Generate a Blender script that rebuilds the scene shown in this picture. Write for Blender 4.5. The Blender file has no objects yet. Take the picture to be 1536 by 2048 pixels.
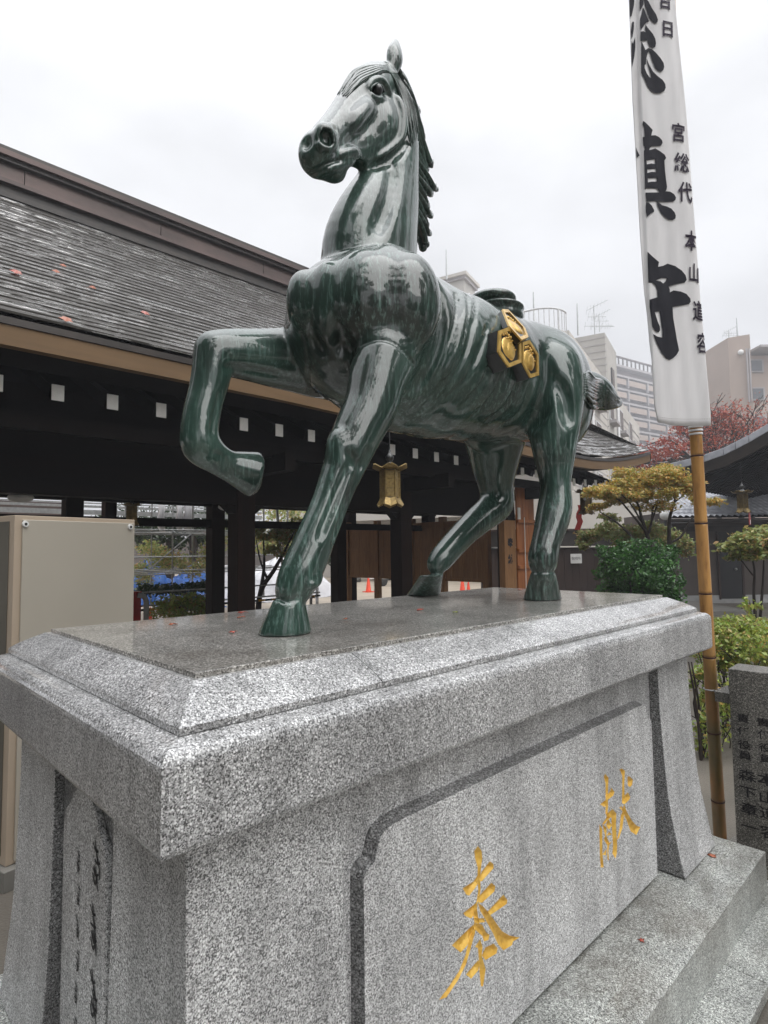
import bpy, math, random
import numpy as np
from math import sin, cos, pi, radians, sqrt, atan2
from mathutils import Vector, Matrix
from mathutils.geometry import delaunay_2d_cdt
rnd = random.Random(7)
# ---------------------------------------------------------------- camera, sky, sun, exposure
sc = bpy.context.scene
COL = sc.collection
CAMP = Vector((-.5505, -1.1021, 1.6496))
_yaw, _pit, _rol = .7735, .0627, -.0126
_f = Vector((sin(_yaw)*cos(_pit), cos(_yaw)*cos(_pit), sin(_pit)))
_r = Vector((cos(_yaw), -sin(_yaw), 0)); _u = _r.cross(_f)
_r2 = _r*cos(_rol)+_u*sin(_rol); _u2 = -_r*sin(_rol)+_u*cos(_rol)
camd = bpy.data.cameras.new('camera'); cam = bpy.data.objects.new('camera', camd); COL.objects.link(cam)
camd.sensor_fit = 'HORIZONTAL'; camd.sensor_width = 36; camd.lens = 27.44
camd.clip_start = .05; camd.clip_end = 1500
_m = Matrix((( _r2.x, _u2.x, -_f.x, CAMP.x), (_r2.y, _u2.y, -_f.y, CAMP.y), (_r2.z, _u2.z, -_f.z, CAMP.z), (0, 0, 0, 1)))
cam.matrix_world = _m
sc.camera = cam
SUN_EL, SUN_ROT = radians(46), radians(176)
w = bpy.data.worlds.new('World'); sc.world = w; w.use_nodes = True
nt = w.node_tree; nt.nodes.clear(); LK = nt.links.new
def wn(t, **k):
    n = nt.nodes.new(t)
    for a, b in k.items(): setattr(n, a, b)
    return n
out = wn('ShaderNodeOutputWorld'); bg = wn('ShaderNodeBackground')
sky = wn('ShaderNodeTexSky', sky_type='NISHITA', sun_disc=False, sun_elevation=SUN_EL, sun_rotation=SUN_ROT)
hs = wn('ShaderNodeHueSaturation'); hs.inputs['Saturation'].default_value = .12; LK(sky.outputs[0], hs.inputs['Color'])
sk2 = wn('ShaderNodeMixRGB', blend_type='MULTIPLY'); sk2.inputs[0].default_value = 1; sk2.inputs[2].default_value = (.008, .008, .008, 1)
LK(hs.outputs[0], sk2.inputs[1])
tc = wn('ShaderNodeTexCoord'); sp = wn('ShaderNodeSeparateXYZ'); LK(tc.outputs['Generated'], sp.inputs[0])
pz = wn('ShaderNodeMath', operation='POWER', use_clamp=True); LK(sp.outputs['Z'], pz.inputs[0]); pz.inputs[1].default_value = 6
mr = wn('ShaderNodeMapRange'); LK(pz.outputs[0], mr.inputs[0])      # overcast dome, brighter towards the zenith
for i, v in enumerate((0, 1, .55, 2.7)): mr.inputs[1+i].default_value = v
noi = wn('ShaderNodeTexNoise'); noi.inputs['Scale'].default_value = 2.6; noi.inputs['Detail'].default_value = 5; noi.inputs['Roughness'].default_value = .5
mp = wn('ShaderNodeMapping'); mp.inputs['Scale'].default_value = (1, 1, 2.2); LK(tc.outputs['Generated'], mp.inputs[0]); LK(mp.outputs[0], noi.inputs['Vector'])
m2 = wn('ShaderNodeMapRange'); LK(noi.outputs[0], m2.inputs[0])
for i, v in enumerate((.36, .62, .84, 1.06)): m2.inputs[1+i].default_value = v
mu = wn('ShaderNodeMath', operation='MULTIPLY'); LK(mr.outputs[0], mu.inputs[0]); LK(m2.outputs[0], mu.inputs[1])
tint = wn('ShaderNodeMixRGB', blend_type='MULTIPLY'); tint.inputs[0].default_value = 1; tint.inputs[2].default_value = (.965, .975, 1.0, 1)
LK(mu.outputs[0], tint.inputs[1])
ad = wn('ShaderNodeMixRGB', blend_type='ADD'); ad.inputs[0].default_value = 1; LK(tint.outputs[0], ad.inputs[1]); LK(sk2.outputs[0], ad.inputs[2])
LK(ad.outputs[0], bg.inputs[0]); bg.inputs[1].default_value = 1.0; LK(bg.outputs[0], out.inputs[0])
sl = bpy.data.lights.new('sun', 'SUN'); sl.energy = 1.5; sl.angle = radians(60); sl.color = (1, .985, .96)
so = bpy.data.objects.new('sun', sl); COL.objects.link(so)
so.rotation_euler = Vector((sin(SUN_ROT)*cos(SUN_EL), cos(SUN_ROT)*cos(SUN_EL), sin(SUN_EL))).to_track_quat('Z', 'Y').to_euler()
so.location = (0, 0, 30)
sc.view_settings.view_transform = 'Standard'; sc.view_settings.look = 'None'
sc.view_settings.exposure = .78; sc.view_settings.gamma = 1; sc.view_settings.use_curve_mapping = False
sc.cycles.max_bounces = 8; sc.cycles.volume_bounces = 0

# ---------------------------------------------------------------- materials
def mat(name):
    m = bpy.data.materials.new(name); m.use_nodes = True; t = m.node_tree; t.nodes.clear()
    o = t.nodes.new('ShaderNodeOutputMaterial'); b = t.nodes.new('ShaderNodeBsdfPrincipled'); t.links.new(b.outputs[0], o.inputs[0])
    return m, t, b
def nd(t, ty, ins=(), **k):
    n = t.nodes.new(ty)
    for a, b in k.items(): setattr(n, a, b)
    for a, v in (ins.items() if isinstance(ins, dict) else ()):
        if isinstance(v, bpy.types.NodeSocket): t.links.new(v, n.inputs[a])
        else: n.inputs[a].default_value = v
    return n
def coords(t, scale=(1, 1, 1), rot=(0, 0, 0)):
    c = nd(t, 'ShaderNodeTexCoord'); return nd(t, 'ShaderNodeMapping', {'Vector': c.outputs['Object'], 'Scale': scale, 'Rotation': rot}).outputs[0]
def ramp(t, fac, stops, interp='LINEAR'):
    r = nd(t, 'ShaderNodeValToRGB', {'Fac': fac}); r.color_ramp.interpolation = interp
    e = r.color_ramp.elements
    while len(e) < len(stops): e.new(.5)
    for q, (p, c) in zip(e, stops): q.position = p; q.color = (*c, 1) if len(c) == 3 else c
    return r.outputs[0]
def g3(v): return (v, v, v)
def noise(t, vec, scale, detail=4, rough=.5): return nd(t, 'ShaderNodeTexNoise', {'Vector': vec, 'Scale': scale, 'Detail': detail, 'Roughness': rough}).outputs[0]
def mix(t, fac, a, b, mode='MIX'): return nd(t, 'ShaderNodeMixRGB', {'Fac': fac, 'Color1': a, 'Color2': b}, blend_type=mode).outputs[0]
def bump(t, b, h, strength=.3, dist=.01):
    n = nd(t, 'ShaderNodeBump', {'Height': h, 'Strength': strength, 'Distance': dist}); t.links.new(n.outputs[0], b.inputs['Normal']); return n
def setp(t, b, **k):
    for a, v in k.items():
        a = a.replace('_', ' ')
        if isinstance(v, bpy.types.NodeSocket): t.links.new(v, b.inputs[a])
        else: b.inputs[a].default_value = v
def c4(c): return (*c, 1)
def plain(name, c1, c2=None, scale=8, rough=.6, metal=0, bmp=0, bscale=None, stretch=(1, 1, 1), coat=0, detail=5, spec=.4, emit=None):
    m, t, b = mat(name); c2 = c2 or tuple(v*.75 for v in c1)
    v = coords(t, stretch); n = noise(t, v, scale, detail)
    setp(t, b, Base_Color=ramp(t, n, [(.32, c1), (.68, c2)]), Roughness=rough, Metallic=metal, Coat_Weight=coat, Coat_Roughness=.08)
    b.inputs['Specular IOR Level'].default_value = spec
    if bmp: bump(t, b, noise(t, v, bscale or scale*4, 4), bmp, .01)
    return m
def granite(name, dark=.09, mid=.58, light=1.0, rough=.34, scale=190, coat=.0, stain=.0, wetvar=False, tint=(1, 1, 1)):
    m, t, b = mat(name); v = coords(t)
    T = lambda x: tuple(x*q for q in tint)
    d = nd(t, 'ShaderNodeTexVoronoi', {'Vector': v, 'Scale': scale*2.2}); sd = nd(t, 'ShaderNodeSeparateColor', {'Color': d.outputs['Color']}).outputs[1]
    c = ramp(t, sd, [(0, T(dark)), (.22, T(mid*.42)), (.55, T(mid*.95)), (.85, T(mid*1.45)), (1, T(light*.85))])
    a = nd(t, 'ShaderNodeTexVoronoi', {'Vector': v, 'Scale': scale}); sa = nd(t, 'ShaderNodeSeparateColor', {'Color': a.outputs['Color']}).outputs[0]
    ins_ = ramp(t, a.outputs['Distance'], [(.40, g3(1)), (.50, g3(0))])
    c = mix(t, nd(t, 'ShaderNodeMath', {0: ins_, 1: ramp(t, sa, [(.80, g3(0)), (.83, g3(.9))])}, operation='MULTIPLY').outputs[0], c, (*T(light), 1))
    c = mix(t, nd(t, 'ShaderNodeMath', {0: ins_, 1: ramp(t, sa, [(.10, g3(.85)), (.13, g3(0))])}, operation='MULTIPLY').outputs[0], c, (*T(dark*.8), 1))
    n = noise(t, v, 3.5, 6, .6)
    c = mix(t, 1, c, ramp(t, n, [(.3, g3(.82)), (.7, g3(1.08))]), 'MULTIPLY')
    st_ = noise(t, coords(t, (1, 1, .12)), 7, 6, .65); c = mix(t, 1, c, ramp(t, st_, [(.36, g3(.72)), (.55, g3(1.0)), (.72, g3(1.06))]), 'MULTIPLY')
    if stain:
        n2 = noise(t, v, 1.9, 6, .65); c = mix(t, ramp(t, n2, [(.48, g3(0)), (.72, g3(stain))]), c, (.085, .062, .04, 1))
    r = ramp(t, noise(t, v, 9, 5), [(.35, g3(rough*.5)), (.65, g3(min(1, rough*1.4)))]) if wetvar else rough
    setp(t, b, Base_Color=c, Roughness=r, Coat_Weight=coat, Coat_Roughness=.04 if name != 'granite_top' else .07)
    bump(t, b, sd, .06, .002)
    return m
M = {}
M['granite'] = granite('granite', rough=.42, coat=.12)
M['granite_panel'] = granite('granite_panel', dark=.12, mid=.66, light=1.0, rough=.5, scale=205)
M['granite_wet'] = granite('granite_wet', dark=.06, mid=.47, light=1.0, rough=.3, scale=190, coat=.7)
M['granite_top'] = granite('granite_top', dark=.05, mid=.36, light=.85, rough=.36, scale=170, coat=.8, stain=.4, tint=(1, .97, .9))
M['granite_plinth'] = granite('granite_plinth', dark=.09, mid=.44, light=.9, rough=.38, scale=165, coat=.3, stain=.6, tint=(.97, 1, .95))
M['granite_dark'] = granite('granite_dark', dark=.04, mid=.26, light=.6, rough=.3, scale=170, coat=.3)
M['granite_monument'] = granite('granite_monument', dark=.03, mid=.15, light=.38, rough=.45, scale=170, stain=.2, tint=(1, .95, .85))
def m_bronze():
    m, t, b = mat('lacquered_bronze'); v = coords(t); vs = coords(t, (1, 1, .14))
    n1 = noise(t, v, 4.5, 5, .6); n2 = noise(t, coords(t, (1, 1, .07)), 85, 6, .7); n3 = noise(t, v, 1.7, 3)
    base = ramp(t, n1, [(.3, (.015, .026, .021)), (.5, (.021, .050, .038)), (.7, (.050, .092, .074))])
    base = mix(t, ramp(t, n3, [(.45, g3(0)), (.65, g3(.6))]), base, (.018, .018, .016, 1))
    n4 = noise(t, v, 2.6, 4)
    fac = nd(t, 'ShaderNodeMath', {0: ramp(t, n2, [(.50, g3(0)), (.66, g3(1))]), 1: ramp(t, n4, [(.42, g3(.12)), (.62, g3(.75))])}, operation='MULTIPLY').outputs[0]
    c = mix(t, fac, base, (.15, .25, .215, 1))
    setp(t, b, Base_Color=c, Roughness=.5, Metallic=.0, Coat_Weight=1, Coat_Roughness=.0, Coat_IOR=1.66)
    b.inputs['Specular IOR Level'].default_value = .18
    h = nd(t, 'ShaderNodeMath', {0: noise(t, v, 11, 3), 1: noise(t, vs, 55, 5)}, operation='ADD').outputs[0]
    bump(t, b, h, .35, .006)
    cn = nd(t, 'ShaderNodeBump', {'Height': noise(t, coords(t, (1, 1, .5)), 16, 5, .62), 'Strength': .22, 'Distance': .006}); t.links.new(cn.outputs[0], b.inputs['Coat Normal'])
    return m
M['bronze'] = m_bronze()
def m_gold():
    m, t, b = mat('gilded_metal'); v = coords(t); n = noise(t, v, 30, 5)
    setp(t, b, Base_Color=ramp(t, n, [(.3, (.48, .29, .06)), (.6, (.80, .52, .14))]), Metallic=.55, Roughness=.42, Coat_Weight=.5, Coat_Roughness=.1); bump(t, b, noise(t, v, 80, 4), .2, .003); return m
M['gold'] = m_gold()
M['gold_paint'] = plain('gold_leaf_paint', (.88, .58, .13), (.66, .36, .05), 45, .38, .15, .25, 120)
M['old_brass'] = plain('aged_brass', (.20, .135, .045), (.09, .07, .03), 30, .4, .6)
M['lantern_brass'] = plain('lantern_brass', (.38, .27, .10), (.22, .15, .06), 40, .42, .5)
M['black_metal'] = plain('black_metal', (.008, .009, .01), (.015, .016, .016), 20, .3, .2, coat=.6)
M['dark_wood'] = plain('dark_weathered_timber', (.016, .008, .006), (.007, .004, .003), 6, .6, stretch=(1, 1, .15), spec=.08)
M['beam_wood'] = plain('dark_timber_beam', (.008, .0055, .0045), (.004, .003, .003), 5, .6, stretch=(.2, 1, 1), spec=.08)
M['panel_wood'] = plain('brown_timber_panel', (.30, .15, .055), (.20, .095, .035), 7, .6, stretch=(4, 4, .5))
M['orange_wood'] = plain('orange_stained_timber', (.42, .15, .04), (.28, .095, .03), 6, .55, stretch=(4, 4, .4))
M['fascia'] = plain('tan_fascia_board', (.19, .112, .05), (.14, .083, .037), 4, .6, stretch=(.3, 2, 2))
M['white_paint'] = plain('white_painted_rafter_end', (.88, .87, .84), (.80, .79, .76), 20, .6)
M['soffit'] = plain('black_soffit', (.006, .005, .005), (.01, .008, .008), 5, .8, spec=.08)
def m_shingle(name, c1, c2):
    m, t, b = mat(name); v = coords(t, (.9, 3, 3)); n = noise(t, v, 7, 6, .65); n2 = noise(t, coords(t, (.7, 5.5, 7.5)), 2.4, 5, .72)
    wet = ramp(t, n2, [(.535, g3(0)), (.56, g3(1))])  # glints of the wet sheen painted in as bright metal patches
    setp(t, b, Base_Color=mix(t, wet, ramp(t, n, [(.3, c1), (.7, c2)]), (.80, .79, .78, 1)), Roughness=ramp(t, wet, [(0, g3(.6)), (1, g3(.16))]), Metallic=wet)
    b.inputs['Specular IOR Level'].default_value = .2; bump(t, b, n, .4, .01); return m
M['shingle'] = m_shingle('wet_copper_shingle', (.034, .031, .028), (.075, .069, .062))
M['ridge_copper'] = plain('brown_copper_sheet', (.115, .078, .07), (.06, .044, .04), 3, .38, .2, .1, stretch=(.4, 3, 1))
M['ridge_dark'] = plain('dark_copper_sheet', (.05, .04, .034), (.028, .024, .022), 4, .4)
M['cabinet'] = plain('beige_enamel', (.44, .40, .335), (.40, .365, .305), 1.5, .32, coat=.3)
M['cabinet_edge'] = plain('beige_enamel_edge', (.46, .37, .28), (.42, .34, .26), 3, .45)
M['cabinet_side'] = plain('dark_enamel_side', (.12, .11, .085), (.10, .09, .07), 3, .5)  # darker than the front panel's beige
M['steel'] = plain('galvanised_steel', (.42, .43, .43), (.30, .31, .31), 14, .4, .6)
M['zinc'] = plain('zinc_sheet', (.5, .5, .5), (.38, .38, .38), 6, .4, .5)
M['white_plastic'] = plain('white_plastic', (.75, .75, .73), (.66, .66, .64), 9, .5)
M['cone'] = plain('orange_red_plastic', (.75, .065, .02), (.62, .05, .015), 8, .45)
M['red'] = plain('red_enamel', (.42, .025, .02), (.34, .02, .016), 8, .4)
M['yellow'] = plain('yellow_plastic', (.80, .42, .02), (.7, .36, .02), 8, .5)
M['black_plastic'] = plain('black_plastic', (.02, .02, .02), (.03, .03, .03), 8, .5)
M['blue_tarp'] = plain('blue_tarpaulin', (.035, .13, .40), (.025, .085, .30), 5, .45, bmp=.8, bscale=9)
M['white_tarp'] = plain('white_tarpaulin', (.66, .66, .68), (.5, .5, .53), 3, .6, bmp=.8, bscale=8)
M['orange_net'] = plain('orange_board', (.55, .23, .07), (.42, .17, .05), 3, .7)
M['sand'] = plain('wet_sand', (.42, .36, .29), (.33, .28, .22), 1.2, .55, bmp=.2, bscale=60)
M['ground'] = plain('wet_gravel_ground', (.17, .15, .125), (.10, .09, .075), 1.5, .45, bmp=.6, bscale=90)
M['paving'] = plain('wet_stone_paving', (.24, .23, .21), (.17, .165, .15), 3, .35, coat=.3, bmp=.2, bscale=80)
M['bamboo'] = None
def m_bamboo():
    m, t, b = mat('bamboo_culm'); v = coords(t, (6, 6, 1.2)); n = noise(t, v, 5, 6, .6)
    g = nd(t, 'ShaderNodeSeparateXYZ', {'Vector': coords(t)}).outputs[2]
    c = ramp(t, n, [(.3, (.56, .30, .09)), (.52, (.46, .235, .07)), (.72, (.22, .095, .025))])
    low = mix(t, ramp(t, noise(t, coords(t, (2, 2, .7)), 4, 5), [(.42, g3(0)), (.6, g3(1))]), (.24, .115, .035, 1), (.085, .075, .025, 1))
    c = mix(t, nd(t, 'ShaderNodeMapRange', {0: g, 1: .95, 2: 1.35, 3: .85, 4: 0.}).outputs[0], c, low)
    setp(t, b, Base_Color=c, Roughness=.35, Coat_Weight=.4, Coat_Roughness=.15); return m
M['bamboo'] = m_bamboo()
M['node_ring'] = plain('bamboo_node', (.07, .025, .012), (.04, .016, .01), 30, .6)
def m_cloth():
    m, t, b = mat('damp_white_cotton'); v = coords(t); n = noise(t, coords(t, (5, 5, .8)), 2.2, 5, .6)
    setp(t, b, Base_Color=ramp(t, n, [(.35, (.86, .845, .85)), (.6, (.77, .755, .76)), (.75, (.66, .635, .635))]), Roughness=.85)
    b.inputs['Subsurface Weight'].default_value = 0
    bump(t, b, noise(t, v, 420, 2), .1, .001); return m
M['cloth'] = m_cloth()
M['ink'] = plain('black_dye', (.013, .013, .02), (.02, .02, .028), 9, .8)
M['ink_small'] = plain('purple_black_dye', (.04, .028, .05), (.03, .024, .04), 9, .8)
M['ink_stone'] = plain('black_inlay', (.01, .009, .012), (.014, .012, .014), 9, .6)
M['plaster'] = plain('grey_brown_plaster', (.115, .095, .085), (.085, .07, .062), 1.8, .8, bmp=.1)
M['fence_board'] = plain('brown_fence_panel', (.052, .031, .024), (.036, .022, .018), 2.2, .7, stretch=(1, 1, .3))
M['door'] = plain('charcoal_door', (.022, .023, .025), (.017, .018, .02), 3, .35)
M['kawara'] = plain('silver_roof_tile', (.42, .43, .47), (.30, .31, .345), 6, .3, coat=.5)
M['apartment'] = plain('cream_render', (.52, .49, .45), (.43, .405, .37), .5, .85)
M['apartment_side'] = plain('grey_tiled_render', (.44, .42, .39), (.36, .345, .32), .8, .85)
M['apartment_brown'] = plain('dull_brown_tile', (.22, .18, .17), (.18, .15, .14), .3, .85)
M['apartment_band'] = plain('grey_concrete_band', (.38, .36, .36), (.32, .3, .3), .3, .85)
M['tan_wall'] = plain('tan_render', (.40, .32, .27), (.34, .27, .225), .3, .85)
M['glass'] = plain('dull_window_glass', (.06, .065, .07), (.10, .105, .115), .6, .1, coat=.4)
M['frame_white'] = plain('window_frame', (.6, .6, .6), (.5, .5, .5), 5, .6)
M['bark'] = plain('dark_wet_bark', (.035, .024, .018), (.016, .011, .009), 14, .6, bmp=.6, bscale=40, stretch=(1, 1, .3))
def m_leaf(name, cols, rough=.45):
    m, t, b = mat(name); g = nd(t, 'ShaderNodeNewGeometry').outputs['Random Per Island']
    setp(t, b, Base_Color=ramp(t, g, [(i/(len(cols)-1), c) for i, c in enumerate(cols)]), Roughness=rough)
    o = t.nodes['Material Output']; tr = nd(t, 'ShaderNodeBsdfTranslucent', {'Color': ramp(t, g, [(i/(len(cols)-1), tuple(min(1, v*1.6) for v in c)) for i, c in enumerate(cols)])})
    ms = nd(t, 'ShaderNodeMixShader', {0: .25, 1: b.outputs[0], 2: tr.outputs[0]}); t.links.new(ms.outputs[0], o.inputs[0]); return m
M['leaf_orange'] = m_leaf('maple_leaf_orange', [(.50, .30, .06), (.40, .34, .08), (.24, .28, .06), (.58, .28, .07), (.32, .34, .09), (.62, .40, .10)])
M['leaf_mixed'] = m_leaf('maple_leaf_mixed', [(.20, .27, .08), (.30, .33, .12), (.14, .21, .06), (.36, .22, .10), (.26, .31, .12)])
M['leaf_camellia'] = m_leaf('camellia_leaf', [(0.025, 0.075, 0.019), (0.044, 0.125, 0.027), (0.075, 0.188, 0.044), (0.019, 0.056, 0.015)], .18)
M['leaf_azalea'] = m_leaf('azalea_leaf', [(0.174, 0.275, 0.043), (0.29, 0.377, 0.072), (0.406, 0.435, 0.102), (0.116, 0.174, 0.036), (0.464, 0.29, 0.087)], .35)
M['leaf_yellowgreen'] = m_leaf('pale_green_leaf', [(0.196, 0.266, 0.07), (0.308, 0.336, 0.112), (0.126, 0.182, 0.042), (0.392, 0.35, 0.126), (0.378, 0.224, 0.098)])
M['leaf_red'] = m_leaf('red_cherry_leaf', [(.36, .045, .025), (.24, .04, .022), (.42, .10, .04), (.18, .035, .025)])
M['leaf_dark'] = m_leaf('evergreen_leaf', [(.012, .030, .008), (.02, .04, .01), (.03, .055, .014), (.02, .045, .012)], .3)
M['leaf_fallen'] = plain('fallen_red_leaf', (.42, .045, .025), (.30, .07, .03), 90, .3, coat=.5)
M['leaf_fallen_tan'] = plain('fallen_orange_leaf', (.45, .13, .06), (.32, .09, .04), 90, .35, coat=.4)
M['rock'] = plain('garden_rock', (.10, .09, .08), (.05, .047, .042), 3, .7, bmp=.8, bscale=9)

# ---------------------------------------------------------------- building helpers
ORG = {}
def tag(o, label=None, cat=None, group=None, kind=None):
    if label: o['label'] = label
    if cat: o['category'] = cat
    if group: o['group'] = group
    if kind: o['kind'] = kind
    return o
def thing(name, label, cat, loc=(0, 0, 0), group=None):
    o = bpy.data.objects.new(name, None); COL.objects.link(o); o.location = loc; o.empty_display_size = .2
    ORG[o.name] = Vector(loc); return tag(o, label, cat, group)
class MB:
    def __init__(s): s.v = []; s.f = []; s.m = []; s.mi = 0
    def add(s, V, F):
        n = len(s.v); s.v += [tuple(p) for p in V]; s.f += [tuple(i+n for i in q) for q in F]; s.m += [s.mi]*len(F); return s
    def box(s, x0, x1, y0, y1, z0, z1):
        V = [(x, y, z) for x in (x0, x1) for y in (y0, y1) for z in (z0, z1)]
        return s.add(V, [(0, 1, 3, 2), (4, 6, 7, 5), (0, 4, 5, 1), (2, 3, 7, 6), (0, 2, 6, 4), (1, 5, 7, 3)])
    def obox(s, c, ax, h):
        c = Vector(c); a = [Vector(q).normalized()*e for q, e in zip(ax, h)]
        if a[0].cross(a[1]).dot(a[2]) < 0: a[0] = -a[0]
        V = [c+a[0]*i+a[1]*j+a[2]*k for i in (-1, 1) for j in (-1, 1) for k in (-1, 1)]
        return s.add(V, [(0, 1, 3, 2), (4, 6, 7, 5), (0, 4, 5, 1), (2, 3, 7, 6), (0, 2, 6, 4), (1, 5, 7, 3)])
    def bar(s, a, b, w, h=None, up=(0, 0, 1)):
        a = Vector(a); b = Vector(b); d = b-a; u = Vector(up); sd = d.cross(u)
        if sd.length < 1e-6: sd = d.cross(Vector((1, 0, 0)))
        sd.normalize(); u = sd.cross(d).normalized(); return s.obox((a+b)/2, (d, sd, u), (d.length/2, w/2, (h or w)/2))
    def tube(s, P, R, seg=8, cap=True, sq=(1, 1)):
        P = [Vector(p) for p in P]; n = len(P)
        R = [R]*n if not hasattr(R, '__len__') else R
        V = []; up = None
        for i, p in enumerate(P):
            d = (P[min(i+1, n-1)]-P[max(i-1, 0)]).normalized()
            if up is None:
                up = Vector((0, 0, 1)) if abs(d.z) < .9 else Vector((1, 0, 0))
            a = d.cross(up).normalized(); up = a.cross(d).normalized()
            for k in range(seg):
                t = 2*pi*k/seg; V.append(p+(a*cos(t)*sq[0]+up*sin(t)*sq[1])*R[i])
        F = [(i*seg+k, i*seg+(k+1) % seg, (i+1)*seg+(k+1) % seg, (i+1)*seg+k) for i in range(n-1) for k in range(seg)]
        if cap: F += [tuple(range(seg))[::-1], tuple((n-1)*seg+k for k in range(seg))]
        return s.add(V, F)
    def lathe(s, prof, c=(0, 0, 0), seg=16, rot=0, sx=1, sy=1):
        V = [(c[0]+r*cos(2*pi*k/seg+rot)*sx, c[1]+r*sin(2*pi*k/seg+rot)*sy, c[2]+z) for r, z in prof for k in range(seg)]
        n = len(prof)
        F = [(i*seg+k, i*seg+(k+1) % seg, (i+1)*seg+(k+1) % seg, (i+1)*seg+k) for i in range(n-1) for k in range(seg)]
        F += [tuple(range(seg))[::-1], tuple((n-1)*seg+k for k in range(seg))]
        return s.add(V, F)
    def prism(s, poly, d):
        # poly: 3D loop, extruded by vector d
        d = Vector(d); P = [Vector(p) for p in poly]; n = len(P)
        return s.add(P+[p+d for p in P], [tuple(range(n))[::-1], tuple(range(n, 2*n))]+[(i, (i+1) % n, n+(i+1) % n, n+i) for i in range(n)])
    def ball(s, c, r, seg=12, rings=8):
        r = (r, r, r) if not hasattr(r, '__len__') else r
        V = [(c[0], c[1], c[2]-r[2])]
        for i in range(1, rings):
            a = -pi/2+pi*i/rings
            V += [(c[0]+r[0]*cos(a)*cos(2*pi*k/seg), c[1]+r[1]*cos(a)*sin(2*pi*k/seg), c[2]+r[2]*sin(a)) for k in range(seg)]
        V.append((c[0], c[1], c[2]+r[2])); L = len(V)-1
        F = [(0, 1+(k+1) % seg, 1+k) for k in range(seg)]
        F += [(1+i*seg+k, 1+i*seg+(k+1) % seg, 1+(i+1)*seg+(k+1) % seg, 1+(i+1)*seg+k) for i in range(rings-2) for k in range(seg)]
        F += [(1+(rings-2)*seg+k, 1+(rings-2)*seg+(k+1) % seg, L) for k in range(seg)]
        return s.add(V, F)
    def build(s, name, m, parent=None, smooth=False, bevel=0, kind=None, loc=None):
        org = Vector((0, 0, 0))
        if parent is not None: org = ORG.get(parent.name, org)
        elif loc is not None: org = Vector(loc)
        me = bpy.data.meshes.new(name); me.from_pydata([tuple(Vector(p)-org) for p in s.v], [], s.f)
        for x in (m if isinstance(m, (list, tuple)) else [m]): me.materials.append(x)
        if isinstance(m, (list, tuple)): me.polygons.foreach_set('material_index', s.m)
        if smooth: me.polygons.foreach_set('use_smooth', [True]*len(me.polygons))
        me.update()
        o = bpy.data.objects.new(name, me); COL.objects.link(o)
        if parent is not None: o.parent = parent
        else: o.location = org
        ORG[o.name] = org
        if bevel:
            b = o.modifiers.new('bevel', 'BEVEL'); b.width = bevel; b.segments = 2; b.limit_method = 'ANGLE'; b.angle_limit = radians(35)
        if kind: o['kind'] = kind
        return o
def share(o, name, parent, off, rot=None):
    # another object using the same mesh
    c = o.copy(); c.name = name; COL.objects.link(c); c.parent = parent; c.location = Vector(o.location)+Vector(off); ORG[c.name] = ORG[o.name]
    if rot: c.rotation_euler = rot
    return c
def np_mesh(name, V, F, m, parent=None, smooth=False, loc=None, fs=4):
    org = Vector((0, 0, 0))
    if parent is not None: org = ORG.get(parent.name, org)
    elif loc is not None: org = Vector(loc)
    V = np.asarray(V, np.float32)-np.array(org, np.float32); F = np.asarray(F, np.int32)
    me = bpy.data.meshes.new(name); me.vertices.add(len(V)); me.vertices.foreach_set('co', V.ravel())
    me.loops.add(F.size); me.loops.foreach_set('vertex_index', F.ravel())
    me.polygons.add(len(F)); me.polygons.foreach_set('loop_start', np.arange(0, F.size, fs, dtype=np.int32)); me.polygons.foreach_set('loop_total', np.full(len(F), fs, np.int32))
    if smooth: me.polygons.foreach_set('use_smooth', np.ones(len(F), bool))
    me.update(calc_edges=True); me.validate(); me.materials.append(m)
    o = bpy.data.objects.new(name, me); COL.objects.link(o)
    if parent is not None: o.parent = parent
    else: o.location = org
    ORG[o.name] = org
    return o
def glyph(body, size, place, name, m, parent, bold=0., depth=0.):
    # outlines of characters, set on a surface by place(u, v) -> point (u right, v up, centred)
    cu = bpy.data.curves.new('glyph', 'FONT'); cu.body = body; cu.size = size; cu.align_x = 'CENTER'; cu.align_y = 'CENTER'; cu.offset = bold; cu.resolution_u = 3
    o = bpy.data.objects.new('glyph', cu); COL.objects.link(o); me = o.to_mesh()
    B = MB(); B.add([place(v.co.x, v.co.y) for v in me.vertices], [tuple(p.vertices) for p in me.polygons])
    o.to_mesh_clear(); bpy.data.objects.remove(o)
    return B.build(name, m, parent)

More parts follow.
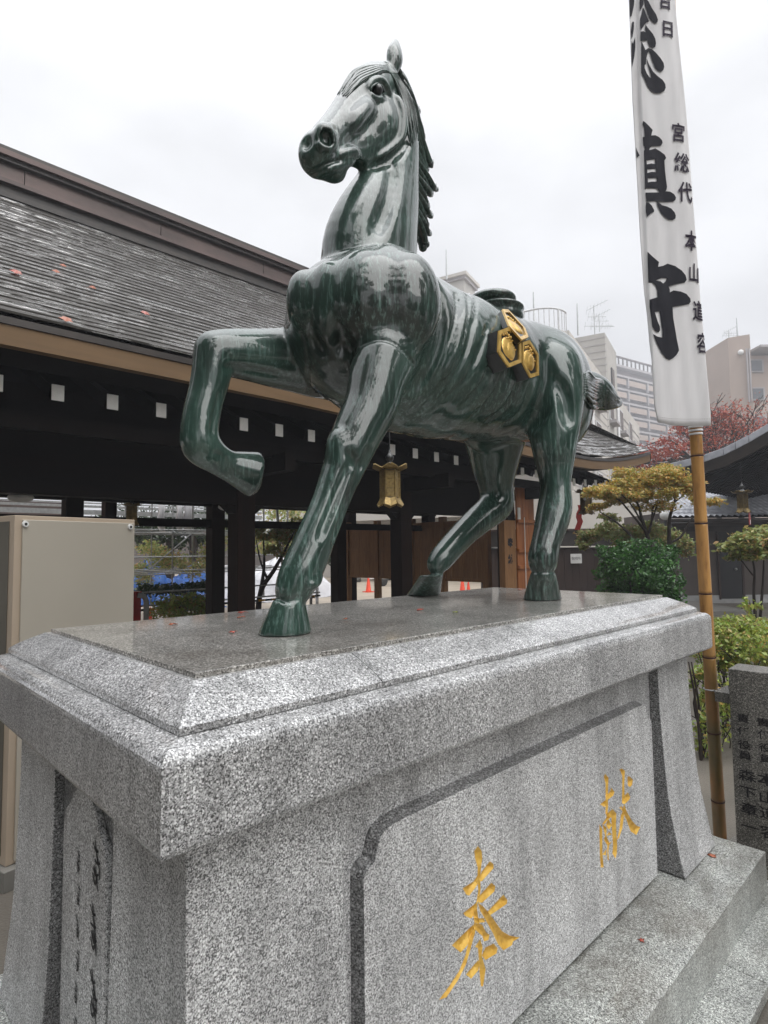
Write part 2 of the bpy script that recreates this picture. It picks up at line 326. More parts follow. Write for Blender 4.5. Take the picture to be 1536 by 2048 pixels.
def smin(a,b,k):
    h=np.maximum(k-np.abs(a-b),0)/k
    return np.minimum(a,b)-h*h*k*.25
class Field:
    def __init__(s,xs,ys,zs):
        s.c=[np.asarray(v,np.float32) for v in (xs,ys,zs)]
        s.F=np.full([len(v) for v in s.c],.5,np.float32)
    def _blk(s,lo,hi):
        sl=[];cs=[]
        for v,l,h in zip(s.c,lo,hi):
            i=max(np.searchsorted(v,l)-1,0);j=min(np.searchsorted(v,h)+1,len(v))
            if j-i<2: return None,None
            sl.append(slice(i,j));cs.append(v[i:j])
        return tuple(sl),(cs[0][:,None,None],cs[1][None,:,None],cs[2][None,None,:])
    def _put(s,sl,d,k,sub):
        A=s.F[sl]
        s.F[sl]=-smin(-A,d,k) if sub else smin(A,d,k)
    def cone(s,a,b,ra,rb,k=.03,q=1.,sub=False):
        # round cone between two balls; q squashes it in Y
        a=np.array(a,float);b=np.array(b,float);r=max(ra,rb);m=k+.015
        lo=np.minimum(a,b)-r-m;hi=np.maximum(a,b)+r+m
        if q>1: lo[1]-=r*(q-1);hi[1]+=r*(q-1)
        sl,c=s._blk(lo,hi)
        if sl is None:return
        u=b-a;u[1]/=q;L=float(u@u)
        X=c[0]-a[0];Y=(c[1]-a[1])/q;Z=c[2]-a[2]
        t=np.clip((X*u[0]+Y*u[1]+Z*u[2])/max(L,1e-9),0,1)
        d=np.sqrt((X-t*u[0])**2+(Y-t*u[1])**2+(Z-t*u[2])**2)-(ra+(rb-ra)*t)
        s._put(sl,(d*min(1,(1+q)/2)).astype(np.float32),k,sub)
    def chain(s,P,k=.03,q=1.,n=4,sub=False):
        # smooth curve through (x,y,z,r) points
        P=np.array(P,float);N=len(P);n=int(n)
        E=np.vstack([2*P[0]-P[1],P,2*P[-1]-P[-2]]);S=[]
        for i in range(N-1):
            p0,p1,p2,p3=E[i:i+4]
            for j in range(n):
                t=j/n
                S.append(.5*(2*p1+(p2-p0)*t+(2*p0-5*p1+4*p2-p3)*t*t+(3*p1-p0-3*p2+p3)*t**3))
        S.append(P[-1])
        for i in range(len(S)-1): s.cone(S[i][:3],S[i+1][:3],S[i][3],S[i+1][3],k,q,sub)
    def ell(s,c,r,k=.03,sub=False,M=None):
        # ellipsoid, M rows = axes
        c=np.array(c,float);r=np.array(r,float);M=np.eye(3) if M is None else np.array(M,float)
        e=np.sqrt(((M.T*r)**2).sum(1))+k+.015
        sl,g=s._blk(c-e,c+e)
        if sl is None:return
        X,Y,Z=(g[i]-c[i] for i in range(3))
        l=[M[i][0]*X+M[i][1]*Y+M[i][2]*Z for i in range(3)]
        k0=np.sqrt(sum((l[i]/r[i])**2 for i in range(3)));k1=np.sqrt(sum((l[i]/r[i]**2)**2 for i in range(3)))
        d=k0*(k0-1)/np.maximum(k1,1e-6)
        s._put(sl,d.astype(np.float32),k,sub)
    def hoof(s,a,b,ra,rb,k=.01,tilt=None,ex=(1,1)):
        # flat-ended frustum from sole centre a (radius ra) to crown b (radius rb)
        a=np.array(a,float);b=np.array(b,float);r=max(ra,rb)*1.2+.03
        sl,c=s._blk(np.minimum(a,b)-r,np.maximum(a,b)+r)
        if sl is None:return
        u=b-a
        n=np.array([0,0,1.]) if tilt is None else np.array(tilt,float);n/=np.linalg.norm(n)
        X,Y,Z=(c[i]-a[i] for i in range(3))
        h=float(u@n);t=(X*n[0]+Y*n[1]+Z*n[2])/h
        tc=np.clip(t,-.1,1.1)
        x,y,z=X-tc*u[0],Y-tc*u[1],Z-tc*u[2]
        w=x*n[0]+y*n[1]+z*n[2];x,y,z=x-w*n[0],y-w*n[1],z-w*n[2]
        e1=np.cross([0,1.,0],n);e1/=np.linalg.norm(e1)
        p=(x*e1[0]+y*e1[1]+z*e1[2])/ex[0];o=y/ex[1]
        rr=np.sqrt(p*p+o*o)-(ra+(rb-ra)*tc)
        d=np.maximum(np.maximum(rr,-t*h),(t-1)*h)
        s._put(sl,d.astype(np.float32),k,False)
    def mesh(s):
        F=s.F;xs,ys,zs=s.c
        I=F<0
        n=I[:-1].astype(np.int8)+I[1:];n=n[:,:-1]+n[:,1:];n=n[:,:,:-1]+n[:,:,1:]
        act=np.argwhere((n>0)&(n<8));del n
        idx=np.full([d-1 for d in F.shape],-1,np.int32)
        idx[tuple(act.T)]=np.arange(len(act))
        i,j,k=act.T
        C=[(a,b,c) for a in(0,1) for b in(0,1) for c in(0,1)]
        acc=np.zeros((len(act),3));cnt=np.zeros(len(act))
        for p in C:
            for ax in range(3):
                if p[ax]:continue
                q=list(p);q[ax]=1
                f0=F[i+p[0],j+p[1],k+p[2]];f1=F[i+q[0],j+q[1],k+q[2]]
                m=(f0<0)!=(f1<0);t=np.where(m,f0/np.where(m,f0-f1,1),0)
                P0=np.stack([xs[i+p[0]],ys[j+p[1]],zs[k+p[2]]],1);P1=np.stack([xs[i+q[0]],ys[j+q[1]],zs[k+q[2]]],1)
                acc+=(P0+(P1-P0)*t[:,None])*m[:,None];cnt+=m
        V=acc/cnt[:,None]
        Q=[]
        for ax in range(3):
            A=np.moveaxis(I,ax,0)
            m=A[:-1]!=A[1:]
            m=np.moveaxis(m,0,ax)
            o=[a for a in range(3) if a!=ax]
            e=np.argwhere(m)
            ok=(e[:,o[0]]>0)&(e[:,o[1]]>0)&(e[:,o[0]]<I.shape[o[0]]-1)&(e[:,o[1]]<I.shape[o[1]]-1)
            e=e[ok]
            def g(d0,d1):
                v=e.copy();v[:,o[0]]-=d0;v[:,o[1]]-=d1
                return idx[tuple(v.T)]
            q=np.stack([g(0,0),g(1,0),g(1,1),g(0,1)],1)
            fl=I[tuple(e.T)]
            if ax==1: fl=~fl
            q[fl]=q[fl][:,::-1]
            Q.append(q)
        Q=np.vstack(Q)
        return V,Q[:,::-1]
D={"HORSE":[["chain",[[[0.9,0.52,2.47,0.28],[1.15,0.52,2.44,0.315],[1.5,0.52,2.455,0.32],[1.85,0.52,2.48,0.3],[2.06,0.52,2.52,0.27]]],{"k":0.02,"q":0.88,"n":2.0}],["ell",[[2.07,0.52,2.49],[0.3,0.25,0.29]],
{"k":0.08}],["ell",[[0.9,0.37,2.51],[0.2,0.17,0.235]],{"k":0.05}],["ell",[[1.0,0.4,2.57],[0.2,0.16,0.17]],{"k":0.06}],["ell",[[0.92,0.68,2.52],[0.18,0.15,0.25]],{"k":0.05}],["ell",[[0.83,0.52,2.42],[0.16,
0.13,0.2]],{"k":0.04}],["ell",[[2.12,0.36,2.43],[0.27,0.14,0.29]],{"k":0.07}],["ell",[[1.93,0.68,2.42],[0.27,0.14,0.28]],{"k":0.07}],["ell",[[1.22,0.52,2.66],[0.22,0.13,0.15]],{"k":0.06}],["chain",[[[0.9936,
0.52,2.6438,0.2119],[0.9796,0.52,2.7804,0.2],[1.0074,0.51,2.9085,0.1721],[1.0548,0.505,3.0389,0.1407],[1.0895,0.5,3.1778,0.112],[1.0955,0.5,3.3402,0.1106],[1.0894,0.5,3.4764,0.0985]]],{"k":0.03,"q":0.66}],
["chain",[[[0.8752,0.33,2.3475,0.1197],[0.8104,0.31,2.2405,0.0971],[0.7644,0.3,2.1275,0.0849],[0.6963,0.3,2.0146,0.0744],[0.6572,0.3,1.9374,0.0636],[0.6172,0.3,1.8579,0.0547],[0.5766,0.3,1.7703,0.0506],
[0.5414,0.3,1.7055,0.0513],[0.5073,0.3,1.6397,0.0534],[0.4724,0.3,1.5761,0.054],[0.4422,0.3,1.5258,0.0432]]],{"k":0.02,"q":0.9}],["hoof",[[0.4312,0.317,1.41],[0.4335,0.3,1.5092],0.076,0.043],{"k":0.006,
"ex":[1.05,0.95]}],["chain",[[[0.8743,0.68,2.3766,0.1303],[0.7606,0.69,2.3702,0.1147],[0.6411,0.7,2.3578,0.0979],[0.508,0.7,2.3426,0.0795],[0.408,0.7,2.3269,0.0648]]],{"k":0.02,"q":0.9}],["chain",[[[0.408,
0.7,2.3304,0.0631],[0.4011,0.7,2.2595,0.0628],[0.3815,0.7,2.1733,0.0572],[0.364,0.7,2.1025,0.0567],[0.3574,0.7,2.0376,0.0581],[0.3666,0.7,1.9968,0.0599],[0.4251,0.7,1.9589,0.0475],[0.4666,0.7,1.9404,0.0465]]],
{"k":0.012,"q":0.9}],["hoof",[[0.5634,0.7,1.9205],[0.4552,0.7,1.9428],0.0817,0.0497],{"k":0.006,"tilt":[-0.1082,0.0,0.0223],"ex":[1.0,0.9]}],["chain",[[[0.5612,0.7,1.9669,0.0196],[0.5674,0.7,1.9173,0.0214],
[0.5553,0.7,1.87,0.0212]]],{"k":0.02}],["chain",[[[2.0059,0.34,2.5127,0.1518],[1.9758,0.32,2.3548,0.1398],[1.9517,0.3,2.2263,0.1093],[1.9327,0.29,2.1268,0.0847],[1.9323,0.29,2.0438,0.0705],[1.9158,0.28,
1.9122,0.0535],[1.9063,0.28,1.8302,0.0602],[1.8656,0.28,1.7483,0.0572],[1.7983,0.28,1.6349,0.0471],[1.7818,0.28,1.5684,0.049]]],{"k":0.04,"q":0.95}],["hoof",[[1.8367,0.3178,1.41],[1.7839,0.28,1.5306],0.087,
0.055],{"k":0.012,"ex":[1.1,0.95]}],["chain",[[[2.1504,0.7,2.4579,0.1926],[2.0642,0.71,2.3083,0.1619],[2.074,0.72,2.2019,0.1352],[2.0791,0.73,2.0945,0.1056],[2.1023,0.74,1.9745,0.0762],[2.1079,0.74,1.8847,
0.0734],[1.9801,0.745,1.8104,0.0634],[1.8556,0.75,1.7402,0.0539],[1.7258,0.755,1.6515,0.0498],[1.6151,0.76,1.5678,0.0436]]],{"k":0.04,"q":0.95}],["hoof",[[1.705,0.9253,1.41],[1.5865,0.765,1.5207],0.088,
0.056],{"k":0.02,"ex":[1.05,0.95]}],["chain",[[[1.1448,0.505,3.6305,0.0189],[1.1946,0.51,3.5732,0.0234],[1.2421,0.515,3.501,0.0237],[1.2681,0.515,3.3903,0.026],[1.2745,0.515,3.2583,0.0259],[1.2733,0.515,
3.079,0.0258],[1.2826,0.515,2.9383,0.0193]]],{"k":0.012}],["chain",[[[2.5371,0.5,2.5869,0.0631],[2.7006,0.5,2.5973,0.083],[2.8273,0.5,2.5809,0.0912],[2.9468,0.5,2.5645,0.0684],[3.0731,0.5,2.5604,0.035],
[3.1469,0.5,2.5695,0.0194]]],{"k":0.02}],["chain",[[[1.0273,0.5,3.5121,0.0887],[0.9348,0.49,3.4248,0.0819],[0.8528,0.475,3.3027,0.0698],[0.7585,0.46,3.1637,0.0598],[0.6832,0.45,3.0574,0.058]]],{"k":0.02,
"q":0.8}],["chain",[[[1.0439,0.49,3.4098,0.0725],[0.9956,0.485,3.3065,0.091],[0.9305,0.48,3.2159,0.0656],[0.8146,0.465,3.0985,0.0462],[0.7273,0.455,2.9998,0.0428]]],{"k":0.03,"q":0.72}],["chain",[[[1.051,
0.46,3.5648,0.0181],[1.0665,0.46,3.625,0.0344],[1.0783,0.465,3.6739,0.0264],[1.0873,0.47,3.7258,0.0061]]],{"k":0.012,"q":0.6}],["ell",[[0.6609,0.45,3.0175],[0.068,0.06,0.075]],{"k":0.03}],["chain",[[[1.0119,
0.435,3.5552,0.0079],[1.0211,0.435,3.6024,0.0138],[1.0412,0.44,3.6558,0.006]]],{"k":0.008,"sub":True}],["ell",[[0.9251,0.4182,3.3888],[0.03,0.022,0.024]],{"k":0.012,"sub":True}],["chain",[[[0.8746,0.4169,
3.3674,0.0075],[0.9027,0.4189,3.4102,0.0113],[0.9423,0.4187,3.4389,0.0115],[0.9772,0.4215,3.4363,0.0097],[0.9981,0.4265,3.4186,0.0078]]],{"k":0.012}],["chain",[[[0.886,0.4157,3.3495,0.0066],[0.9205,0.4194,
3.3531,0.0076],[0.9617,0.4232,3.3821,0.0058]]],{"k":0.01}],["chain",[[[0.8904,0.4267,3.3111,0.0112],[0.8356,0.4228,3.2406,0.0128],[0.7925,0.4189,3.1815,0.009]]],{"k":0.04}],["chain",[[[1.0434,0.4244,3.426,
0.0079],[1.0612,0.4179,3.3718,0.0099],[1.0644,0.4167,3.3108,0.0119],[1.0504,0.4209,3.2483,0.0118],[1.0002,0.4329,3.1872,0.0097],[0.9488,0.4446,3.1404,0.0077]]],{"k":0.02}],["chain",[[[1.0872,0.4201,3.4079,
0.008],[1.0983,0.4182,3.3395,0.012],[1.0809,0.4171,3.2573,0.0119],[1.0158,0.4268,3.1713,0.0117],[0.9389,0.4486,3.1039,0.0115]]],{"k":0.02,"sub":True}],["ell",[[0.6573,0.3951,3.0555],[0.045,0.03,0.048]],
{"k":0.02}],["chain",[[[0.6606,0.4044,3.1016,0.0086],[0.6927,0.3949,3.1057,0.0104],[0.7025,0.3935,3.0809,0.0105],[0.68,0.3882,3.0345,0.0103],[0.6461,0.3872,3.0032,0.0085],[0.6238,0.3939,3.0134,0.0068]]],
{"k":0.01}],["ell",[[0.6481,0.3838,3.0413],[0.024,0.02,0.028]],{"k":0.01,"sub":True}],["ell",[[0.5987,0.4301,3.027],[0.02,0.02,0.026]],{"k":0.012,"sub":True}],["chain",[[[0.8217,0.4262,3.0746,0.0073],[0.7735,
0.418,3.0458,0.009],[0.7124,0.4091,2.9977,0.0087],[0.6641,0.4101,2.963,0.0086],[0.6472,0.4385,2.9459,0.0103],[0.6436,0.4822,2.9528,0.0122]]],{"k":0.008,"sub":True}],["chain",[[[0.8252,0.4243,3.0906,0.011],
[0.7865,0.4189,3.0748,0.0126],[0.7327,0.4112,3.0321,0.0106]]],{"k":0.02}],["chain",[[[0.8067,0.426,3.0523,0.0073],[0.738,0.4179,3.0012,0.0088],[0.6808,0.4173,2.9599,0.0087]]],{"k":0.015}],["chain",[[[0.8708,
0.47,3.0927,0.0169],[0.7973,0.46,3.0153,0.0183]]],{"k":0.03,"sub":True}],["chain",[[[1.0116,0.4125,3.1298,0.0117],[0.962,0.3876,2.9769,0.017],[0.8938,0.379,2.8301,0.0184],[0.7673,0.3115,2.6735,0.0137]]],
{"k":0.04,"sub":True}],["chain",[[[0.6642,0.4413,2.5982,0.0103],[0.6415,0.4238,2.5238,0.0136],[0.6343,0.4261,2.4533,0.0135],[0.6383,0.4429,2.3904,0.0119],[0.6662,0.4464,2.3288,0.0103]]],{"k":0.04,"sub":True}],
["chain",[[[0.7101,0.3374,2.6023,0.0084],[0.6739,0.3577,2.5202,0.0134],[0.6653,0.369,2.4445,0.0134],[0.6818,0.3689,2.3807,0.0134],[0.7146,0.3722,2.321,0.0119]]],{"k":0.05,"sub":True}],["ell",[[0.6774,0.4179,
2.4979],[0.05,0.05,0.13]],{"k":0.05}],["ell",[[0.6368,0.5021,2.5129],[0.06,0.05,0.1]],{"k":0.05}],["ell",[[0.7621,0.3336,2.5133],[0.09,0.07,0.14]],{"k":0.06}],["ell",[[0.9176,0.2341,2.5097],[0.1,0.07,0.15]],
{"k":0.06}],["chain",[[[1.0674,0.2452,2.6139,0.0092],[1.0654,0.2317,2.5151,0.0146],[1.059,0.2433,2.4051,0.0164],[1.038,0.2704,2.3144,0.0146],[1.0144,0.3295,2.2299,0.011]]],{"k":0.05,"sub":True}],["chain",
[[[0.7248,0.3432,2.2955,0.005],[0.7255,0.3185,2.3149,0.005],[0.7389,0.2862,2.3316,0.005],[0.7644,0.2531,2.3373,0.0049],[0.7982,0.2288,2.329,0.005],[0.8441,0.2161,2.3043,0.005],[0.9085,0.2355,2.2767,0.0052]]],
{"k":0.006,"sub":True}],["chain",[[[0.6307,0.5003,2.3993,0.0052],[0.646,0.4982,2.355,0.0052],[0.6722,0.5193,2.3042,0.0053],[0.7214,0.5881,2.2665,0.0055],[0.7744,0.6713,2.2486,0.0057]]],{"k":0.006,"sub":True}],
["chain",[[[1.3246,0.3179,2.6815,0.0102],[1.2532,0.2607,2.577,0.0098],[1.2042,0.2397,2.4884,0.0096],[1.1626,0.2383,2.3907,0.0094],[1.1352,0.2614,2.3045,0.0094],[1.1095,0.31,2.2242,0.0094],[1.0922,0.3767,
2.1667,0.0096]]],{"k":0.014,"sub":True}],["chain",[[[1.4367,0.3605,2.7293,0.0085],[1.3101,0.2643,2.5942,0.008],[1.2535,0.2388,2.5009,0.0078],[1.2107,0.2375,2.4017,0.0076],[1.1791,0.2582,2.3127,0.0076],
[1.1477,0.3028,2.2295,0.0076],[1.1247,0.3648,2.1696,0.0077]]],{"k":0.014,"sub":True}],["chain",[[[1.2336,0.3029,2.6491,0.0079],[1.1763,0.2545,2.5534,0.0076],[1.1348,0.2378,2.4697,0.0075],[1.1041,0.2436,
2.3785,0.0074],[1.0834,0.2714,2.2962,0.0074],[1.0635,0.3244,2.2189,0.0075],[1.0523,0.3968,2.164,0.0076]]],{"k":0.014,"sub":True}],["chain",[[[1.2775,0.3048,2.6548,0.01],[1.2223,0.2592,2.5579,0.0116],[1.1741,
0.2407,2.4615,0.0113],[1.141,0.2478,2.3691,0.0093],[1.1213,0.2743,2.2951,0.0075]]],{"k":0.02}],["chain",[[[1.2866,0.2317,2.4377,0.0039],[1.2671,0.2381,2.3754,0.0058],[1.2499,0.2555,2.3167,0.0066],[1.2151,
0.2807,2.2664,0.0058],[1.1683,0.3154,2.2162,0.0038]]],{"k":0.016,"sub":True}],["chain",[[[1.3725,0.2346,2.4079,0.004],[1.3552,0.2433,2.3504,0.006],[1.3381,0.2615,2.2953,0.0068],[1.3086,0.2861,2.2496,0.006],
[1.2707,0.3239,2.2051,0.004]]],{"k":0.016,"sub":True}],["chain",[[[1.4664,0.2398,2.3777,0.0041],[1.4561,0.2539,2.3265,0.0062],[1.4445,0.2769,2.2768,0.007],[1.4207,0.3074,2.2315,0.0062],[1.3834,0.3482,2.1859,
0.0041]]],{"k":0.016,"sub":True}],["chain",[[[1.5795,0.2541,2.3502,0.0043],[1.5718,0.2704,2.3034,0.0064],[1.5612,0.2949,2.2575,0.0073],[1.5347,0.3185,2.2229,0.0064],[1.4947,0.353,2.1882,0.0043]]],{"k":0.016,
"sub":True}],["chain",[[[1.2607,0.2457,2.5346,0.0039],[1.2354,0.2356,2.4658,0.0058],[1.2129,0.2368,2.4021,0.0065],[1.1924,0.2487,2.3422,0.0057],[1.1616,0.2714,2.2833,0.0038]]],{"k":0.016,"sub":True}],["chain",
[[[1.6797,0.255,2.3585,0.0044],[1.6868,0.2748,2.308,0.0066],[1.6937,0.305,2.2586,0.0076],[1.6795,0.3317,2.2272,0.0067],[1.6489,0.3688,2.195,0.0045]]],{"k":0.016,"sub":True}],["chain",[[[1.3596,0.2458,2.5408,
0.004],[1.322,0.2314,2.4763,0.0059],[1.2921,0.2315,2.4191,0.0067],[1.2754,0.2371,2.377,0.0058],[1.2446,0.251,2.3343,0.0039]]],{"k":0.016,"sub":True}],["chain",[[[1.8147,0.2542,2.5462,0.0092],[1.8214,0.2435,
2.4522,0.016],[1.8114,0.2534,2.36,0.0206],[1.8061,0.2889,2.2735,0.0207],[1.8218,0.3422,2.2149,0.014]]],{"k":0.05,"sub":True}],["chain",[[[1.863,0.2107,2.4069,0.0114],[1.8818,0.1871,2.3131,0.0137],[1.8929,
0.1839,2.2223,0.0114]]],{"k":0.05,"sub":True}],["ell",[[0.6097,0.2921,1.9695],[0.03,0.03,0.05]],{"k":0.03}],["chain",[[[0.6197,0.2422,1.9453,0.0046],[0.6378,0.2353,1.9153,0.0046],[0.6756,0.2405,1.9116,
0.0047]]],{"k":0.02,"sub":True}],["chain",[[[0.6163,0.2388,1.906,0.0061],[0.5805,0.2444,1.8352,0.0075],[0.5429,0.2464,1.7586,0.0074],[0.5036,0.2446,1.6845,0.0058]]],{"k":0.02,"sub":True}],["chain",[[[0.5088,
0.2523,1.5758,0.0058],[0.4933,0.2512,1.5549,0.0072],[0.4691,0.2478,1.5463,0.0057]]],{"k":0.015}],["chain",[[[0.4198,0.6394,2.2613,0.0067],[0.5175,0.6493,2.2719,0.0087],[0.6155,0.6422,2.2722,0.009]]],{"k":0.02,
"sub":True}],["chain",[[[0.4023,0.6468,2.1664,0.005],[0.3844,0.6462,2.0879,0.0066],[0.3723,0.6397,2.0272,0.0049]]],{"k":0.015,"sub":True}],["chain",[[[0.3846,0.6454,1.9716,0.0049],[0.4202,0.6508,1.9593,
0.0058],[0.4242,0.6642,1.9192,0.005]]],{"k":0.01,"sub":True}],["chain",[[[0.6854,0.2343,1.9513,0.0063],[0.648,0.2476,1.8631,0.0077],[0.6101,0.2567,1.7691,0.0076],[0.5667,0.2577,1.6776,0.0075]]],{"k":0.02,
"sub":True}],["chain",[[[1.7301,0.2963,1.4972,0.0044],[1.735,0.308,1.4592,0.0066],[1.74,0.3072,1.4238,0.0044]]],{"k":0.008,"sub":True}],["chain",[[[1.7353,0.2647,1.498,0.0044],[1.7397,0.2759,1.4603,0.0066],
[1.7492,0.2778,1.4247,0.0044]]],{"k":0.008,"sub":True}],["chain",[[[1.7599,0.24,1.4975,0.0044],[1.7617,0.2496,1.4601,0.0066],[1.7731,0.2525,1.4244,0.0044]]],{"k":0.008,"sub":True}],["chain",[[[1.7964,0.2317,
1.4961,0.0044],[1.7901,0.2367,1.459,0.0066],[1.801,0.2392,1.4232,0.0044]]],{"k":0.008,"sub":True}],["chain",[[[0.3973,0.3019,1.5144,0.0042],[0.4064,0.2687,1.5057,0.0042],[0.4409,0.2572,1.5123,0.0042]]],
{"k":0.008,"sub":True}],["chain",[[[0.4286,0.6527,1.9654,0.0042],[0.4406,0.6573,1.9283,0.0042],[0.451,0.6788,1.8974,0.0034]]],{"k":0.006,"sub":True}]],"HEX":[[[[1.3565,0.1878,2.5011],[1.4362,0.1938,2.5388],
[1.5217,0.193,2.5029],[1.5035,0.1833,2.4049],[1.3992,0.1758,2.3599],[1.3328,0.1785,2.4092]],[0.0303,-0.9952,0.0936]],[[[1.5009,0.2667,2.653],[1.566,0.2816,2.6748],[1.6083,0.2282,2.5911],[1.5677,0.1865,
2.5273],[1.4655,0.1566,2.4827],[1.4375,0.1958,2.5441]],[0.0102,-0.8406,0.5415]],[[[1.5267,0.19,2.4965],[1.5866,0.1933,2.5211],[1.657,0.1948,2.4763],[1.6508,0.1916,2.3827],[1.5772,0.1877,2.3555],[1.5154,
0.1868,2.4106]],[0.0416,-0.9986,0.0317]]],"MANE":[[[1.0574,0.46,3.621,0.0071],[1.0821,0.462,3.603,0.011],[1.1432,0.48,3.5893,0.012],[1.1792,0.49,3.573,0.0097],[1.191,0.492,3.5919,0.0034]],[[1.0611,0.4667,
3.6254,0.0071],[1.0859,0.4687,3.6073,0.011],[1.1512,0.4867,3.5961,0.0121],[1.1917,0.4967,3.5851,0.0097],[1.2036,0.4987,3.6042,0.0034]],[[1.0626,0.4733,3.6213,0.0071],[1.0874,0.4753,3.6031,0.011],[1.1568,
0.4933,3.5939,0.0121],[1.2016,0.5033,3.5878,0.0098],[1.2135,0.5053,3.6069,0.0034]],[[1.0763,0.48,3.6203,0.0071],[1.1013,0.482,3.6019,0.0111],[1.1662,0.5,3.5908,0.0122],[1.2062,0.51,3.5855,0.0098],[1.2181,
0.512,3.6046,0.0034]],[[1.0732,0.4867,3.6239,0.0071],[1.0981,0.4887,3.6054,0.0111],[1.1648,0.5067,3.5938,0.0122],[1.2067,0.5167,3.591,0.0098],[1.2186,0.5187,3.6101,0.0034]],[[1.0848,0.4933,3.6212,0.0072],
[1.1098,0.4953,3.6026,0.0112],[1.1764,0.5133,3.5995,0.0123],[1.2182,0.5233,3.6067,0.0099],[1.2301,0.5253,3.6259,0.0035]],[[1.0886,0.5,3.6325,0.0072],[1.1137,0.502,3.6138,0.0112],[1.1783,0.52,3.6112,0.0123],
[1.218,0.53,3.6214,0.0099],[1.23,0.532,3.6407,0.0035]],[[1.076,0.46,3.6052,0.0071],[1.1009,0.462,3.587,0.011],[1.1527,0.48,3.5566,0.0121],[1.1788,0.49,3.5256,0.0097],[1.1906,0.492,3.5443,0.0034]],[[1.0804,
0.4667,3.6095,0.0071],[1.1054,0.4687,3.5912,0.0111],[1.1588,0.4867,3.5605,0.0121],[1.1866,0.4967,3.5321,0.0097],[1.1984,0.4987,3.5508,0.0034]],[[1.0871,0.4733,3.6044,0.0071],[1.1122,0.4753,3.5859,0.0111],
[1.1698,0.4933,3.5597,0.0122],[1.202,0.5033,3.5383,0.0098],[1.2139,0.5053,3.5571,0.0034]],[[1.0924,0.48,3.6054,0.0072],[1.1176,0.482,3.5868,0.0111],[1.181,0.5,3.565,0.0122],[1.2191,0.51,3.5505,0.0098],
[1.2312,0.512,3.5695,0.0034]],[[1.099,0.4867,3.6086,0.0072],[1.1242,0.4887,3.5898,0.0112],[1.1849,0.5067,3.5694,0.0123],[1.2202,0.5167,3.5588,0.0099],[1.2322,0.5187,3.5778,0.0034]],[[1.1079,0.4933,3.6098,
0.0072],[1.1332,0.4953,3.5909,0.0112],[1.1919,0.5133,3.5739,0.0123],[1.225,0.5233,3.5688,0.0099],[1.237,0.5253,3.5879,0.0035]],[[1.1158,0.5,3.6177,0.0073],[1.1412,0.502,3.5987,0.0113],[1.1945,0.52,3.5808,
0.0124],[1.222,0.53,3.5772,0.0099],[1.234,0.532,3.5963,0.0035]],[[1.0996,0.46,3.5901,0.0071],[1.1249,0.462,3.5716,0.0111],[1.1883,0.48,3.5481,0.0122],[1.226,0.49,3.5238,0.0098],[1.238,0.492,3.5427,0.0034]],
[[1.1064,0.4667,3.5921,0.0072],[1.1318,0.4687,3.5735,0.0111],[1.1948,0.4867,3.5477,0.0122],[1.2322,0.4967,3.5244,0.0098],[1.2443,0.4987,3.5433,0.0034]],[[1.1125,0.4733,3.5874,0.0072],[1.1379,0.4753,3.5686,
0.0112],[1.2059,0.4933,3.5501,0.0123],[1.2484,0.5033,3.536,0.0099],[1.2606,0.5053,3.5551,0.0035]],[[1.1166,0.48,3.5953,0.0072],[1.1421,0.482,3.5765,0.0112],[1.215,0.5,3.5513,0.0124],[1.2627,0.51,3.535,
0.01],[1.275,0.512,3.5541,0.0035]],[[1.1224,0.4867,3.5916,0.0072],[1.1479,0.4887,3.5726,0.0113],[1.2149,0.5067,3.5527,0.0124],[1.2563,0.5167,3.5431,0.01],[1.2685,0.5187,3.5622,0.0035]],[[1.1246,0.4933,
3.5903,0.0073],[1.1502,0.4953,3.5712,0.0113],[1.2189,0.5133,3.5555,0.0124],[1.2623,0.5233,3.5525,0.01],[1.2745,0.5253,3.5717,0.0035]],[[1.1306,0.5,3.5979,0.0073],[1.1563,0.502,3.5787,0.0113],[1.2251,0.52,
3.5651,0.0125],[1.2686,0.53,3.5666,0.01],[1.2809,0.532,3.5859,0.0035]],[[1.1156,0.46,3.5618,0.0072],[1.1411,0.462,3.543,0.0111],[1.1885,0.48,3.5072,0.0122],[1.2095,0.49,3.4715,0.0097],[1.2215,0.492,3.4901,
0.0034]],[[1.1218,0.4667,3.5619,0.0072],[1.1473,0.4687,3.543,0.0112],[1.1991,0.4867,3.5122,0.0122],[1.2244,0.4967,3.4838,0.0098],[1.2365,0.4987,3.5025,0.0034]],[[1.127,0.4733,3.5632,0.0072],[1.1526,0.4753,
3.5442,0.0112],[1.2059,0.4933,3.5126,0.0123],[1.233,0.5033,3.4865,0.0098],[1.2451,0.5053,3.5052,0.0034]],[[1.1354,0.48,3.5717,0.0073],[1.1612,0.482,3.5526,0.0113],[1.2182,0.5,3.5173,0.0124],[1.249,0.51,
3.4912,0.0099],[1.2612,0.512,3.51,0.0035]],[[1.1398,0.4867,3.5715,0.0073],[1.1656,0.4887,3.5522,0.0113],[1.2202,0.5067,3.5177,0.0124],[1.2485,0.5167,3.4949,0.0099],[1.2607,0.5187,3.5138,0.0035]],[[1.1555,
0.4933,3.575,0.0073],[1.1815,0.4953,3.5556,0.0114],[1.2272,0.5133,3.5228,0.0124],[1.2464,0.5233,3.5036,0.0099],[1.2585,0.5253,3.5224,0.0035]],[[1.1587,0.5,3.5716,0.0073],[1.1848,0.502,3.552,0.0114],[1.2317,
0.52,3.529,0.0125],[1.252,0.53,3.5209,0.01],[1.2642,0.532,3.5399,0.0035]],[[1.1366,0.46,3.5508,0.0072],[1.1624,0.462,3.5319,0.0112],[1.2142,0.48,3.4959,0.0123],[1.2393,0.49,3.4606,0.0098],[1.2515,0.492,
